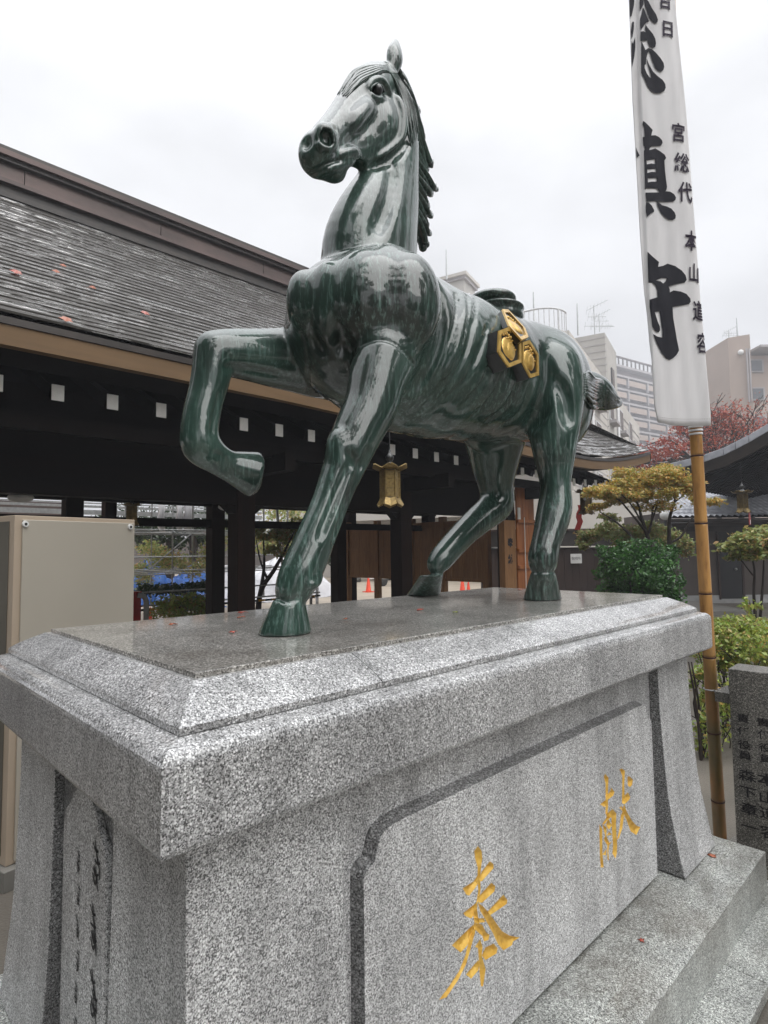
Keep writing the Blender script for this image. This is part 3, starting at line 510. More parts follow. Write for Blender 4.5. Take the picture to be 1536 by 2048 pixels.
3.4792,0.0034]],[[1.141,0.4667,3.5401,0.0072],[1.1668,0.4687,3.521,0.0112],[1.2189,0.4867,3.4893,0.0123],[1.2445,0.4967,3.4604,0.0098],[1.2567,0.4987,3.4791,0.0034]],[[1.1487,0.4733,3.5443,0.0073],[1.1747,
0.4753,3.5251,0.0113],[1.2329,0.4933,3.494,0.0124],[1.2647,0.5033,3.469,0.0099],[1.277,0.5053,3.4878,0.0035]],[[1.1622,0.48,3.5588,0.0073],[1.1884,0.482,3.5395,0.0114],[1.2415,0.5,3.5015,0.0124],[1.268,
0.51,3.473,0.01],[1.2804,0.512,3.4919,0.0035]],[[1.1576,0.4867,3.5455,0.0073],[1.1836,0.4887,3.526,0.0114],[1.2435,0.5067,3.4999,0.0125],[1.277,0.5167,3.4847,0.01],[1.2894,0.5187,3.5037,0.0035]],[[1.1697,
0.4933,3.5547,0.0073],[1.196,0.4953,3.5351,0.0114],[1.2535,0.5133,3.5089,0.0125],[1.2846,0.5233,3.4963,0.01],[1.297,0.5253,3.5153,0.0035]],[[1.1714,0.5,3.5553,0.0074],[1.1977,0.502,3.5355,0.0115],[1.2534,
0.52,3.5137,0.0125],[1.2827,0.53,3.5076,0.0101],[1.2951,0.532,3.5267,0.0035]],[[1.1453,0.46,3.5148,0.0072],[1.1712,0.462,3.4955,0.0112],[1.2117,0.48,3.4545,0.0122],[1.2252,0.49,3.4144,0.0098],[1.2373,0.492,
3.4327,0.0034]],[[1.1563,0.4667,3.5213,0.0073],[1.1824,0.4687,3.5019,0.0113],[1.2226,0.4867,3.4604,0.0123],[1.2358,0.4967,3.4227,0.0098],[1.2479,0.4987,3.4412,0.0034]],[[1.1638,0.4733,3.5171,0.0073],[1.19,
0.4753,3.4975,0.0113],[1.2321,0.4933,3.4605,0.0124],[1.2471,0.5033,3.4293,0.0099],[1.2593,0.5053,3.4479,0.0034]],[[1.1707,0.48,3.5203,0.0073],[1.1969,0.482,3.5006,0.0114],[1.2419,0.5,3.4594,0.0124],[1.2599,
0.51,3.4279,0.0099],[1.2721,0.512,3.4465,0.0035]],[[1.1784,0.4867,3.5237,0.0073],[1.2048,0.4887,3.5039,0.0114],[1.2486,0.5067,3.4673,0.0125],[1.2654,0.5167,3.4423,0.01],[1.2777,0.5187,3.4609,0.0035]],[[1.1803,
0.4933,3.52,0.0074],[1.2066,0.4953,3.5,0.0114],[1.2505,0.5133,3.4696,0.0125],[1.2674,0.5233,3.4525,0.01],[1.2797,0.5253,3.4713,0.0035]],[[1.1944,0.5,3.5239,0.0074],[1.221,0.502,3.5037,0.0115],[1.263,0.52,
3.4747,0.0126],[1.2778,0.53,3.4616,0.01],[1.2902,0.532,3.4804,0.0035]],[[1.1531,0.46,3.4956,0.0072],[1.1791,0.462,3.4761,0.0112],[1.2318,0.48,3.4411,0.0123],[1.2577,0.49,3.4069,0.0099],[1.2699,0.492,3.4254,
0.0034]],[[1.1699,0.4667,3.495,0.0073],[1.1961,0.4687,3.4753,0.0113],[1.2495,0.4867,3.4467,0.0124],[1.2759,0.4967,3.4207,0.0099],[1.2883,0.4987,3.4393,0.0035]],[[1.1689,0.4733,3.4958,0.0073],[1.1951,0.4753,
3.476,0.0113],[1.2508,0.4933,3.4447,0.0124],[1.2796,0.5033,3.4194,0.01],[1.292,0.5053,3.438,0.0035]],[[1.1748,0.48,3.4956,0.0073],[1.201,0.482,3.4757,0.0114],[1.2587,0.5,3.4435,0.0125],[1.2895,0.51,3.4206,
0.01],[1.302,0.512,3.4392,0.0035]],[[1.1922,0.4867,3.5014,0.0074],[1.2187,0.4887,3.4813,0.0115],[1.2727,0.5067,3.4514,0.0125],[1.2996,0.5167,3.433,0.01],[1.3121,0.5187,3.4518,0.0035]],[[1.1991,0.4933,3.4984,
0.0074],[1.2257,0.4953,3.4782,0.0115],[1.2787,0.5133,3.4556,0.0126],[1.3045,0.5233,3.4461,0.0101],[1.3171,0.5253,3.465,0.0035]],[[1.2061,0.5,3.5067,0.0074],[1.2328,0.502,3.4863,0.0115],[1.2805,0.52,3.4595,
0.0126],[1.3011,0.53,3.4488,0.0101],[1.3136,0.532,3.4677,0.0035]],[[1.1612,0.46,3.4572,0.0072],[1.1873,0.462,3.4374,0.0113],[1.2405,0.48,3.3949,0.0123],[1.2666,0.49,3.3549,0.0099],[1.279,0.492,3.3732,0.0034]],
[[1.1674,0.4667,3.4686,0.0073],[1.1936,0.4687,3.4488,0.0113],[1.2499,0.4867,3.4001,0.0124],[1.2795,0.4967,3.3578,0.0099],[1.2919,0.4987,3.3761,0.0035]],[[1.1765,0.4733,3.4679,0.0073],[1.2028,0.4753,3.4479,
0.0114],[1.2562,0.4933,3.3975,0.0124],[1.2828,0.5033,3.3565,0.0099],[1.2952,0.5053,3.3748,0.0035]],[[1.1816,0.48,3.464,0.0073],[1.2079,0.482,3.4438,0.0114],[1.2657,0.5,3.3963,0.0125],[1.2968,0.51,3.3609,
0.01],[1.3093,0.512,3.3793,0.0035]],[[1.1977,0.4867,3.4722,0.0074],[1.2243,0.4887,3.4519,0.0115],[1.2802,0.5067,3.4084,0.0126],[1.3091,0.5167,3.3789,0.0101],[1.3217,0.5187,3.3974,0.0035]],[[1.1998,0.4933,
3.4674,0.0074],[1.2264,0.4953,3.447,0.0115],[1.2823,0.5133,3.4051,0.0126],[1.3112,0.5233,3.38,0.0101],[1.3238,0.5253,3.3985,0.0035]],[[1.2064,0.5,3.4659,0.0074],[1.2331,0.502,3.4453,0.0115],[1.2869,0.52,
3.4088,0.0126],[1.3136,0.53,3.3909,0.0101],[1.3262,0.532,3.4095,0.0035]],[[1.1743,0.46,3.4309,0.0073],[1.2005,0.462,3.4108,0.0113],[1.2667,0.48,3.3633,0.0124],[1.3062,0.49,3.32,0.01],[1.3188,0.492,3.3382,
0.0035]],[[1.1721,0.4667,3.4335,0.0073],[1.1983,0.4687,3.4133,0.0113],[1.2744,0.4867,3.3666,0.0125],[1.3245,0.4967,3.3274,0.01],[1.3373,0.4987,3.3458,0.0035]],[[1.1805,0.4733,3.4392,0.0073],[1.2069,0.4753,
3.419,0.0114],[1.2812,0.4933,3.3701,0.0125],[1.3294,0.5033,3.3318,0.0101],[1.3421,0.5053,3.3502,0.0035]],[[1.1871,0.48,3.4364,0.0073],[1.2135,0.482,3.416,0.0114],[1.2897,0.5,3.3651,0.0126],[1.3399,0.51,
3.3282,0.0101],[1.3528,0.512,3.3466,0.0035]],[[1.1963,0.4867,3.4359,0.0074],[1.2229,0.4887,3.4153,0.0115],[1.2997,0.5067,3.3737,0.0126],[1.3505,0.5167,3.3475,0.0102],[1.3633,0.5187,3.3661,0.0036]],[[1.1996,
0.4933,3.4401,0.0074],[1.2262,0.4953,3.4194,0.0115],[1.3048,0.5133,3.3802,0.0127],[1.3575,0.5233,3.359,0.0102],[1.3704,0.5253,3.3777,0.0036]],[[1.2108,0.5,3.4334,0.0074],[1.2375,0.502,3.4125,0.0115],[1.3091,
0.52,3.3796,0.0127],[1.3543,0.53,3.3663,0.0102],[1.3672,0.532,3.385,0.0036]],[[1.1758,0.46,3.4009,0.0073],[1.2021,0.462,3.3807,0.0113],[1.2475,0.48,3.3316,0.0123],[1.2656,0.49,3.2859,0.0098],[1.278,0.492,
3.3039,0.0034]],[[1.1795,0.4667,3.4045,0.0073],[1.2058,0.4687,3.3841,0.0113],[1.2588,0.4867,3.3339,0.0124],[1.2847,0.4967,3.2904,0.0099],[1.2971,0.4987,3.3085,0.0035]],[[1.182,0.4733,3.3978,0.0073],[1.2084,
0.4753,3.3773,0.0114],[1.2636,0.4933,3.3328,0.0124],[1.2919,0.5033,3.2971,0.01],[1.3044,0.5053,3.3152,0.0035]],[[1.1936,0.48,3.4006,0.0073],[1.2201,0.482,3.3799,0.0114],[1.2802,0.5,3.3357,0.0125],[1.3135,
0.51,3.3035,0.01],[1.3261,0.512,3.3217,0.0035]],[[1.199,0.4867,3.3974,0.0074],[1.2255,0.4887,3.3766,0.0115],[1.279,0.5067,3.3343,0.0125],[1.3054,0.5167,3.3062,0.01],[1.318,0.5187,3.3244,0.0035]],[[1.2094,
0.4933,3.4053,0.0074],[1.2361,0.4953,3.3843,0.0115],[1.2874,0.5133,3.3411,0.0126],[1.3115,0.5233,3.3148,0.0101],[1.3241,0.5253,3.3331,0.0035]],[[1.2129,0.5,3.3956,0.0074],[1.2396,0.502,3.3745,0.0115],[1.2935,
0.52,3.3402,0.0126],[1.3203,0.53,3.3244,0.0101],[1.3329,0.532,3.3428,0.0035]],[[1.1724,0.46,3.3638,0.0072],[1.1986,0.462,3.3433,0.0113],[1.2503,0.48,3.3138,0.0123],[1.2749,0.49,3.285,0.0099],[1.2872,0.492,
3.3029,0.0034]],[[1.1804,0.4667,3.3589,0.0073],[1.2067,0.4687,3.3382,0.0113],[1.2627,0.4867,3.3111,0.0124],[1.2917,0.4967,3.2874,0.0099],[1.3042,0.4987,3.3054,0.0035]],[[1.1828,0.4733,3.3538,0.0073],[1.2091,
0.4753,3.333,0.0113],[1.2687,0.4933,3.3108,0.0124],[1.3014,0.5033,3.2943,0.01],[1.3139,0.5053,3.3124,0.0035]],[[1.1977,0.48,3.3639,0.0073],[1.2242,0.482,3.3429,0.0114],[1.2821,0.5,3.3144,0.0125],[1.3129,
0.51,3.2953,0.01],[1.3255,0.512,3.3135,0.0035]],[[1.1977,0.4867,3.3624,0.0074],[1.2242,0.4887,3.3413,0.0114],[1.2824,0.5067,3.3191,0.0125],[1.3136,0.5167,3.3081,0.0101],[1.3262,0.5187,3.3264,0.0035]],[[1.2121,
0.4933,3.3669,0.0074],[1.2388,0.4953,3.3457,0.0115],[1.2911,0.5133,3.3202,0.0126],[1.3162,0.5233,3.309,0.0101],[1.3288,0.5253,3.3273,0.0035]],[[1.2211,0.5,3.369,0.0074],[1.2479,0.502,3.3476,0.0116],[1.2964,
0.52,3.3262,0.0126],[1.3175,0.53,3.3209,0.0101],[1.3301,0.532,3.3392,0.0035]],[[1.1691,0.46,3.3165,0.0072],[1.1952,0.462,3.2957,0.0112],[1.2507,0.48,3.2664,0.0123],[1.2793,0.49,3.2384,0.0099],[1.2917,0.492,
3.2562,0.0034]],[[1.1836,0.4667,3.3243,0.0073],[1.2099,0.4687,3.3034,0.0113],[1.2627,0.4867,3.2674,0.0124],[1.2883,0.4967,3.2365,0.0099],[1.3007,0.4987,3.2542,0.0035]],[[1.1917,0.4733,3.3316,0.0073],[1.2181,
0.4753,3.3105,0.0114],[1.2774,0.4933,3.2746,0.0125],[1.3097,0.5033,3.2468,0.01],[1.3223,0.5053,3.2647,0.0035]],[[1.1948,0.48,3.3295,0.0073],[1.2212,0.482,3.3083,0.0114],[1.2845,0.5,3.2701,0.0125],[1.321,
0.51,3.2435,0.01],[1.3337,0.512,3.2614,0.0035]],[[1.2003,0.4867,3.3292,0.0074],[1.2269,0.4887,3.3079,0.0114],[1.2906,0.5067,3.2741,0.0126],[1.3275,0.5167,3.254,0.0101],[1.3402,0.5187,3.272,0.0035]],[[1.2096,
0.4933,3.3195,0.0074],[1.2363,0.4953,3.2979,0.0115],[1.2969,0.5133,3.274,0.0126],[1.3306,0.5233,3.2651,0.0101],[1.3433,0.5253,3.2832,0.0035]],[[1.2213,0.5,3.3318,0.0074],[1.2482,0.502,3.3102,0.0115],[1.3037,
0.52,3.2845,0.0127],[1.3321,0.53,3.2764,0.0101],[1.3448,0.532,3.2946,0.0035]],[[1.1718,0.46,3.2832,0.0072],[1.198,0.462,3.2621,0.0112],[1.2793,0.48,3.2412,0.0124],[1.3349,0.49,3.2221,0.01],[1.3477,0.492,
3.24,0.0035]],[[1.1765,0.4667,3.286,0.0073],[1.2027,0.4687,3.2648,0.0113],[1.2845,0.4867,3.2397,0.0125],[1.3404,0.4967,3.22,0.0101],[1.3533,0.4987,3.2379,0.0035]],[[1.1945,0.4733,3.2881,0.0073],[1.221,
0.4753,3.2667,0.0114],[1.3002,0.4933,3.241,0.0125],[1.3534,0.5033,3.2234,0.0101],[1.3663,0.5053,3.2414,0.0035]],[[1.1919,0.48,3.2901,0.0073],[1.2183,0.482,3.2686,0.0114],[1.3079,0.5,3.2448,0.0126],[1.3723,
0.51,3.2324,0.0102],[1.3854,0.512,3.2505,0.0036]],[[1.2028,0.4867,3.292,0.0074],[1.2294,0.4887,3.2704,0.0114],[1.3137,0.5067,3.2473,0.0126],[1.3723,0.5167,3.2379,0.0102],[1.3853,0.5187,3.2561,0.0036]],
[[1.2167,0.4933,3.2961,0.0074],[1.2435,0.4953,3.2743,0.0115],[1.3224,0.5133,3.2532,0.0127],[1.3752,0.5233,3.248,0.0102],[1.3882,0.5253,3.2662,0.0036]],[[1.2192,0.5,3.283,0.0074],[1.2459,0.502,3.261,0.0115],
[1.3246,0.52,3.2497,0.0127],[1.3772,0.53,3.2558,0.0103],[1.3902,0.532,3.2741,0.0036]],[[1.1751,0.46,3.244,0.0072],[1.2012,0.462,3.2227,0.0112],[1.2649,0.48,3.2066,0.0124],[1.3018,0.49,3.1907,0.0099],[1.3143,
0.492,3.2083,0.0035]],[[1.1851,0.4667,3.2474,0.0073],[1.2114,0.4687,3.2259,0.0113],[1.273,0.4867,3.2046,0.0124],[1.3077,0.4967,3.1868,0.01],[1.3203,0.4987,3.2044,0.0035]],[[1.192,0.4733,3.2496,0.0073],
[1.2184,0.4753,3.228,0.0113],[1.2843,0.4933,3.2056,0.0125],[1.3235,0.5033,3.1901,0.01],[1.3362,0.5053,3.2078,0.0035]],[[1.1985,0.48,3.2476,0.0073],[1.2249,0.482,3.2258,0.0114],[1.2929,0.5,3.2051,0.0125],
[1.3342,0.51,3.1939,0.0101],[1.3469,0.512,3.2117,0.0035]],[[1.2087,0.4867,3.2533,0.0074],[1.2353,0.4887,3.2314,0.0114],[1.299,0.5067,3.2113,0.0126],[1.3358,0.5167,3.2032,0.0101],[1.3486,0.5187,3.2211,0.0035]],
[[1.2087,0.4933,3.253,0.0074],[1.2353,0.4953,3.231,0.0115],[1.2998,0.5133,3.214,0.0126],[1.3376,0.5233,3.2114,0.0101],[1.3503,0.5253,3.2293,0.0035]],[[1.2184,0.5,3.2477,0.0074],[1.2451,0.502,3.2255,0.0115],
[1.3082,0.52,3.2165,0.0126],[1.3444,0.53,3.2235,0.0102],[1.3572,0.532,3.2414,0.0035]],[[1.1814,0.46,3.2091,0.0072],[1.2076,0.462,3.1875,0.0112],[1.2717,0.48,3.1879,0.0124],[1.3089,0.49,3.186,0.0099],[1.3215,
0.492,3.2036,0.0035]],[[1.1866,0.4667,3.2091,0.0073],[1.2129,0.4687,3.1873,0.0113],[1.2808,0.4867,3.1897,0.0124],[1.3219,0.4967,3.1926,0.01],[1.3346,0.4987,3.2103,0.0035]],[[1.1882,0.4733,3.2162,0.0073],
[1.2145,0.4753,3.1943,0.0113],[1.2822,0.4933,3.1875,0.0125],[1.3233,0.5033,3.1854,0.01],[1.336,0.5053,3.203,0.0035]],[[1.1972,0.48,3.2156,0.0073],[1.2237,0.482,3.1936,0.0114],[1.2937,0.5,3.1897,0.0125],
[1.3372,0.51,3.1931,0.0101],[1.35,0.512,3.2109,0.0035]],[[1.2064,0.4867,3.2072,0.0073],[1.233,0.4887,3.185,0.0114],[1.3027,0.5067,3.1912,0.0126],[1.3458,0.5167,3.206,0.0101],[1.3586,0.5187,3.2239,0.0035]],
[[1.2145,0.4933,3.216,0.0074],[1.2411,0.4953,3.1936,0.0115],[1.3065,0.5133,3.1989,0.0126],[1.3449,0.5233,3.2153,0.0101],[1.3577,0.5253,3.2332,0.0035]],[[1.2213,0.5,3.211,0.0074],[1.2481,0.502,3.1885,0.0115],
[1.3118,0.52,3.1995,0.0127],[1.3486,0.53,3.2235,0.0102],[1.3614,0.532,3.2415,0.0036]],[[1.1791,0.46,3.1759,0.0072],[1.2053,0.462,3.154,0.0112],[1.2582,0.48,3.1388,0.0123],[1.2839,0.49,3.1233,0.0099],[1.2963,
0.492,3.1406,0.0034]],[[1.1837,0.4667,3.1703,0.0072],[1.2099,0.4687,3.1482,0.0113],[1.2622,0.4867,3.1347,0.0123],[1.2872,0.4967,3.1233,0.0099],[1.2996,0.4987,3.1405,0.0035]],[[1.1927,0.4733,3.1794,0.0073],
[1.2191,0.4753,3.1573,0.0113],[1.2752,0.4933,3.1403,0.0124],[1.3043,0.5033,3.129,0.0099],[1.3168,0.5053,3.1463,0.0035]],[[1.2022,0.48,3.1706,0.0073],[1.2287,0.482,3.1482,0.0114],[1.2849,0.5,3.1318,0.0125],
[1.3139,0.51,3.1239,0.01],[1.3265,0.512,3.1412,0.0035]],[[1.2069,0.4867,3.1788,0.0073],[1.2335,0.4887,3.1563,0.0114],[1.2887,0.5067,3.1397,0.0125],[1.3167,0.5167,3.1343,0.01],[1.3293,0.5187,3.1517,0.0035]],
[[1.2136,0.4933,3.1752,0.0074],[1.2402,0.4953,3.1526,0.0115],[1.2923,0.5133,3.1414,0.0125],[1.3172,0.5233,3.1433,0.01],[1.3298,0.5253,3.1607,0.0035]],[[1.2215,0.5,3.1729,0.0074],[1.2482,0.502,3.1501,0.0115],
[1.2979,0.52,3.1446,0.0126],[1.3204,0.53,3.1538,0.0101],[1.3329,0.532,3.1713,0.0035]],[[1.1772,0.46,3.1367,0.0072],[1.2033,0.462,3.1146,0.0112],[1.2637,0.48,3.1009,0.0123],[1.2972,0.49,3.0874,0.0099],[1.3097,
0.492,3.1045,0.0035]],[[1.1834,0.4667,3.1317,0.0072],[1.2096,0.4687,3.1094,0.0113],[1.2741,0.4867,3.0983,0.0124],[1.3119,0.4967,3.09,0.0099],[1.3245,0.4987,3.1071,0.0035]],[[1.1935,0.4733,3.1355,0.0073],
[1.2198,0.4753,3.1131,0.0113],[1.282,0.4933,3.0997,0.0124],[1.3172,0.5033,3.0922,0.01],[1.3299,0.5053,3.1094,0.0035]],[[1.1975,0.48,3.1291,0.0073],[1.2239,0.482,3.1065,0.0113],[1.2923,0.5,3.096,0.0125],
[1.3341,0.51,3.0941,0.01],[1.3468,0.512,3.1114,0.0035]],[[1.2007,0.4867,3.133,0.0073],[1.2271,0.4887,3.1103,0.0114],[1.2977,0.5067,3.1012,0.0125],[1.3419,0.5167,3.1034,0.0101],[1.3546,0.5187,3.1208,0.0035]],
[[1.2086,0.4933,3.1329,0.0074],[1.2352,0.4953,3.1101,0.0114],[1.298,0.5133,3.1028,0.0126],[1.334,0.5233,3.1089,0.0101],[1.3467,0.5253,3.1263,0.0035]],[[1.221,0.5,3.1294,0.0074],[1.2477,0.502,3.1064,0.0115],
[1.3065,0.52,3.1037,0.0126],[1.3382,0.53,3.1163,0.0101],[1.3509,0.532,3.1337,0.0035]],[[1.1795,0.46,3.097,0.0072],[1.2057,0.462,3.0746,0.0112],[1.251,0.48,3.0479,0.0123],[1.2691,0.49,3.0229,0.0098],[1.2814,
0.492,3.0396,0.0034]],[[1.1866,0.4667,3.0999,0.0072],[1.2128,0.4687,3.0773,0.0113],[1.2594,0.4867,3.0489,0.0123],[1.2786,0.4967,3.0253,0.0098],[1.2909,0.4987,3.042,0.0034]],[[1.1939,0.4733,3.0968,0.0073],
[1.2203,0.4753,3.0741,0.0113],[1.2735,0.4933,3.0528,0.0124],[1.2997,0.5033,3.0383,0.0099],[1.3121,0.5053,3.0552,0.0035]],[[1.1977,0.48,3.0932,0.0073],[1.224,0.482,3.0704,0.0113],[1.2785,0.5,3.0489,0.0124],
[1.3058,0.51,3.0371,0.01],[1.3183,0.512,3.054,0.0035]],[[1.2083,0.4867,3.0944,0.0073],[1.2348,0.4887,3.0714,0.0114],[1.2855,0.5067,3.0505,0.0125],[1.309,0.5167,3.0418,0.01],[1.3215,0.5187,3.0587,0.0035]],
[[1.2074,0.4933,3.0964,0.0073],[1.2338,0.4953,3.0733,0.0114],[1.2882,0.5133,3.0541,0.0125],[1.3156,0.5233,3.0499,0.01],[1.3281,0.5253,3.0669,0.0035]],[[1.2226,0.5,3.0949,0.0074],[1.2493,0.502,3.0716,0.0115],
[1.298,0.52,3.0596,0.0126],[1.3194,0.53,3.0639,0.0101],[1.332,0.532,3.081,0.0035]],[[1.1778,0.46,3.0555,0.0072],[1.2039,0.462,3.0329,0.0112],[1.2606,0.48,3.0157,0.0123],[1.2903,0.49,2.9995,0.0098],[1.3027,
0.492,3.0162,0.0034]],[[1.1874,0.4667,3.0628,0.0072],[1.2136,0.4687,3.04,0.0112],[1.2682,0.4867,3.018,0.0123],[1.2956,0.4967,3.0004,0.0099],[1.3081,0.4987,3.017,0.0035]],[[1.1909,0.4733,3.0661,0.0073],
[1.2172,0.4753,3.0432,0.0113],[1.2761,0.4933,3.0193,0.0124],[1.308,0.5033,3.0031,0.0099],[1.3206,0.5053,3.0198,0.0035]],[[1.1917,0.48,3.0626,0.0073],[1.2179,0.482,3.0396,0.0113],[1.2836,0.5,3.0197,0.0124],
[1.3227,0.51,3.0102,0.01],[1.3353,0.512,3.0271,0.0035]],[[1.203,0.4867,3.0558,0.0073],[1.2294,0.4887,3.0325,0.0114],[1.2913,0.5067,3.0203,0.0125],[1.3263,0.5167,3.0197,0.01],[1.3389,0.5187,3.0366,0.0035]],
[[1.2168,0.4933,3.0633,0.0074],[1.2434,0.4953,3.0399,0.0114],[1.2965,0.5133,3.0234,0.0125],[1.3223,0.5233,3.0216,0.01],[1.3349,0.5253,3.0385,0.0035]],[[1.2228,0.5,3.0532,0.0074],[1.2495,0.502,3.0296,0.0115],
[1.3015,0.52,3.0238,0.0126],[1.3263,0.53,3.0337,0.0101],[1.3389,0.532,3.0507,0.0035]],[[1.1785,0.46,3.0256,0.0072],[1.2046,0.462,3.0027,0.0112],[1.2516,0.48,2.9736,0.0122],[1.2714,0.49,2.9472,0.0098],[1.2837,
0.492,2.9636,0.0034]],[[1.1858,0.4667,3.0254,0.0072],[1.212,0.4687,3.0023,0.0112],[1.2562,0.4867,2.974,0.0123],[1.2731,0.4967,2.9508,0.0098],[1.2854,0.4987,2.9671,0.0034]],[[1.1835,0.4733,3.0314,0.0072],
[1.2096,0.4753,3.0083,0.0112],[1.2672,0.4933,2.9744,0.0123],[1.298,0.5033,2.9501,0.0099],[1.3104,0.5053,2.9665,0.0035]],[[1.197,0.48,3.0314,0.0073],[1.2233,0.482,3.0081,0.0113],[1.2752,0.5,2.9724,0.0124],
[1.3,0.51,2.949,0.0099],[1.3124,0.512,2.9655,0.0035]],[[1.2085,0.4867,3.0267,0.0073],[1.235,0.4887,3.0032,0.0114],[1.2861,0.5067,2.976,0.0124],[1.3101,0.5167,2.9625,0.01],[1.3226,0.5187,2.9791,0.0035]],
[[1.2131,0.4933,3.0197,0.0073],[1.2396,0.4953,2.9961,0.0114],[1.2878,0.5133,2.9775,0.0125],[1.3087,0.5233,2.9738,0.01],[1.3212,0.5253,2.9904,0.0035]],[[1.2125,0.5,3.02,0.0074],[1.239,0.502,2.9963,0.0114],
[1.2861,0.52,2.9792,0.0125],[1.306,0.53,2.9796,0.01],[1.3184,0.532,2.9963,0.0035]],[[0.9959,0.4253,3.5129,0.0047],[1.0288,0.4253,3.4887,0.0059],[1.0602,0.4239,3.4392,0.0064],[1.0773,0.4169,3.3696,0.0064],
[1.0945,0.4167,3.3026,0.0052],[1.1057,0.4182,3.2768,0.002]],[[1.0001,0.4253,3.5145,0.0047],[1.0305,0.4232,3.489,0.0059],[1.0628,0.4215,3.4413,0.0064],[1.0821,0.4149,3.3736,0.0064],[1.0917,0.4144,3.3019,
0.0052],[1.112,0.4185,3.2568,0.002]],[[1.0044,0.4254,3.5164,0.0047],[1.037,0.4257,3.4947,0.0059],[1.0709,0.4243,3.4496,0.0064],[1.0928,0.4183,3.3837,0.0064],[1.1078,0.4178,3.3259,0.0052],[1.119,0.4186,
3.2683,0.002]],[[1.0088,0.4256,3.5183,0.0047],[1.0394,0.4242,3.4957,0.0059],[1.0741,0.4224,3.4523,0.0064],[1.098,0.4166,3.3882,0.0064],[1.1108,0.4154,3.3188,0.0052],[1.1274,0.42,3.2776,0.002]],[[1.0133,
0.426,3.5205,0.0047],[1.0478,0.4285,3.5037,0.006],[1.082,0.425,3.4603,0.0064],[1.1085,0.4198,3.3982,0.0064],[1.1254,0.4199,3.35,0.0052],[1.1377,0.4231,3.2896,0.002]],[[1.0185,0.4269,3.5233,0.0047],[1.0517,
0.4285,3.5064,0.006],[1.0854,0.4234,3.4633,0.0064],[1.1153,0.4194,3.4043,0.0065],[1.1251,0.4185,3.3516,0.0053],[1.1481,0.4264,3.2954,0.002]],[[1.0248,0.429,3.5275,0.0047],[1.061,0.4335,3.5154,0.006],[1.0941,
0.4266,3.4722,0.0064],[1.1285,0.4249,3.4171,0.0065],[1.147,0.4265,3.3616,0.0053],[1.1588,0.4296,3.3117,0.002]],[[1.0314,0.4313,3.532,0.0047],[1.0648,0.4333,3.518,0.006],[1.0999,0.4272,3.4779,0.0065],[1.1376,
0.4267,3.4257,0.0065],[1.1624,0.4306,3.3668,0.0053],[1.1728,0.4354,3.3472,0.0021]],[[1.0383,0.4338,3.5369,0.0048],[1.0725,0.4368,3.5251,0.006],[1.1124,0.4339,3.491,0.0065],[1.152,0.433,3.4397,0.0065],[1.1639,
0.4335,3.391,0.0053],[1.1819,0.438,3.3256,0.0021]]],"FORE":[[[1.0094,0.425,3.5103,0.0043],[0.9674,0.4216,3.4916,0.0058],[0.9173,0.4196,3.4469,0.0061],[0.8614,0.4228,3.3947,0.006],[0.8219,0.4262,3.346,0.0052],
[0.7803,0.4279,3.2841,0.0016]],[[1.0073,0.4251,3.512,0.0043],[0.9618,0.4198,3.4897,0.0058],[0.9118,0.4177,3.4458,0.0061],[0.8536,0.4228,3.3931,0.006],[0.8211,0.4242,3.3472,0.0052],[0.7766,0.4344,3.2912,
0.0016]],[[1.0054,0.4253,3.5139,0.0043],[0.9613,0.423,3.4939,0.0058],[0.9135,0.4215,3.4523,0.0061],[0.8537,0.4277,3.3991,0.006],[0.8168,0.4291,3.3451,0.0052],[0.7769,0.433,3.2889,0.0016]],[[1.0033,0.4254,
3.5156,0.0043],[0.9555,0.4209,3.4915,0.0058],[0.9047,0.4204,3.4496,0.0061],[0.8467,0.4281,3.3983,0.006],[0.8071,0.4341,3.347,0.0052],[0.7778,0.4397,3.3014,0.0016]],[[1.0012,0.4255,3.5173,0.0043],[0.9549,
0.4241,3.4956,0.0058],[0.898,0.4261,3.4524,0.0061],[0.8494,0.4324,3.4054,0.006],[0.8151,0.4326,3.3508,0.0052],[0.7716,0.4402,3.2924,0.0016]],[[0.9995,0.426,3.5195,0.0043],[0.9493,0.4223,3.4936,0.0058],
[0.8974,0.4243,3.4541,0.0061],[0.8418,0.4347,3.4053,0.006],[0.8073,0.4414,3.3588,0.0052],[0.7707,0.4372,3.2871,0.0016]],[[0.9978,0.4264,3.5216,0.0043],[0.9493,0.426,3.4984,0.0058],[0.8987,0.4292,3.4611,
0.0061],[0.8423,0.4419,3.413,0.006],[0.808,0.4482,3.3641,0.0052],[0.7734,0.4459,3.302,0.0016]],[[0.9965,0.4274,3.5244,0.0043],[0.9446,0.4251,3.4974,0.0058],[0.8942,0.4284,3.4611,0.0061],[0.84,0.4418,3.4145,
0.006],[0.8069,0.439,3.3547,0.0052],[0.7776,0.458,3.3174,0.0016]],[[0.9958,0.4288,3.5277,0.0043],[0.9451,0.4294,3.5028,0.0058],[0.8932,0.4344,3.4675,0.0061],[0.8404,0.4522,3.4241,0.006],[0.8098,0.4605,
3.3778,0.0052],[0.7672,0.4565,3.2998,0.0016]],[[0.9955,0.4306,3.5315,0.0043],[0.9403,0.4283,3.5017,0.0058],[0.8828,0.438,3.4668,0.0061],[0.8391,0.4539,3.4274,0.006],[0.8061,0.454,3.3704,0.0052],[0.7721,
0.4644,3.3117,0.0016]],[[0.9949,0.4322,3.535,0.0043],[0.9405,0.4323,3.5068,0.0058],[0.8886,0.4421,3.476,0.0061],[0.8443,0.4685,3.4425,0.006],[0.8135,0.4692,3.3886,0.0052],[0.7723,0.4703,3.3161,0.0017]]],
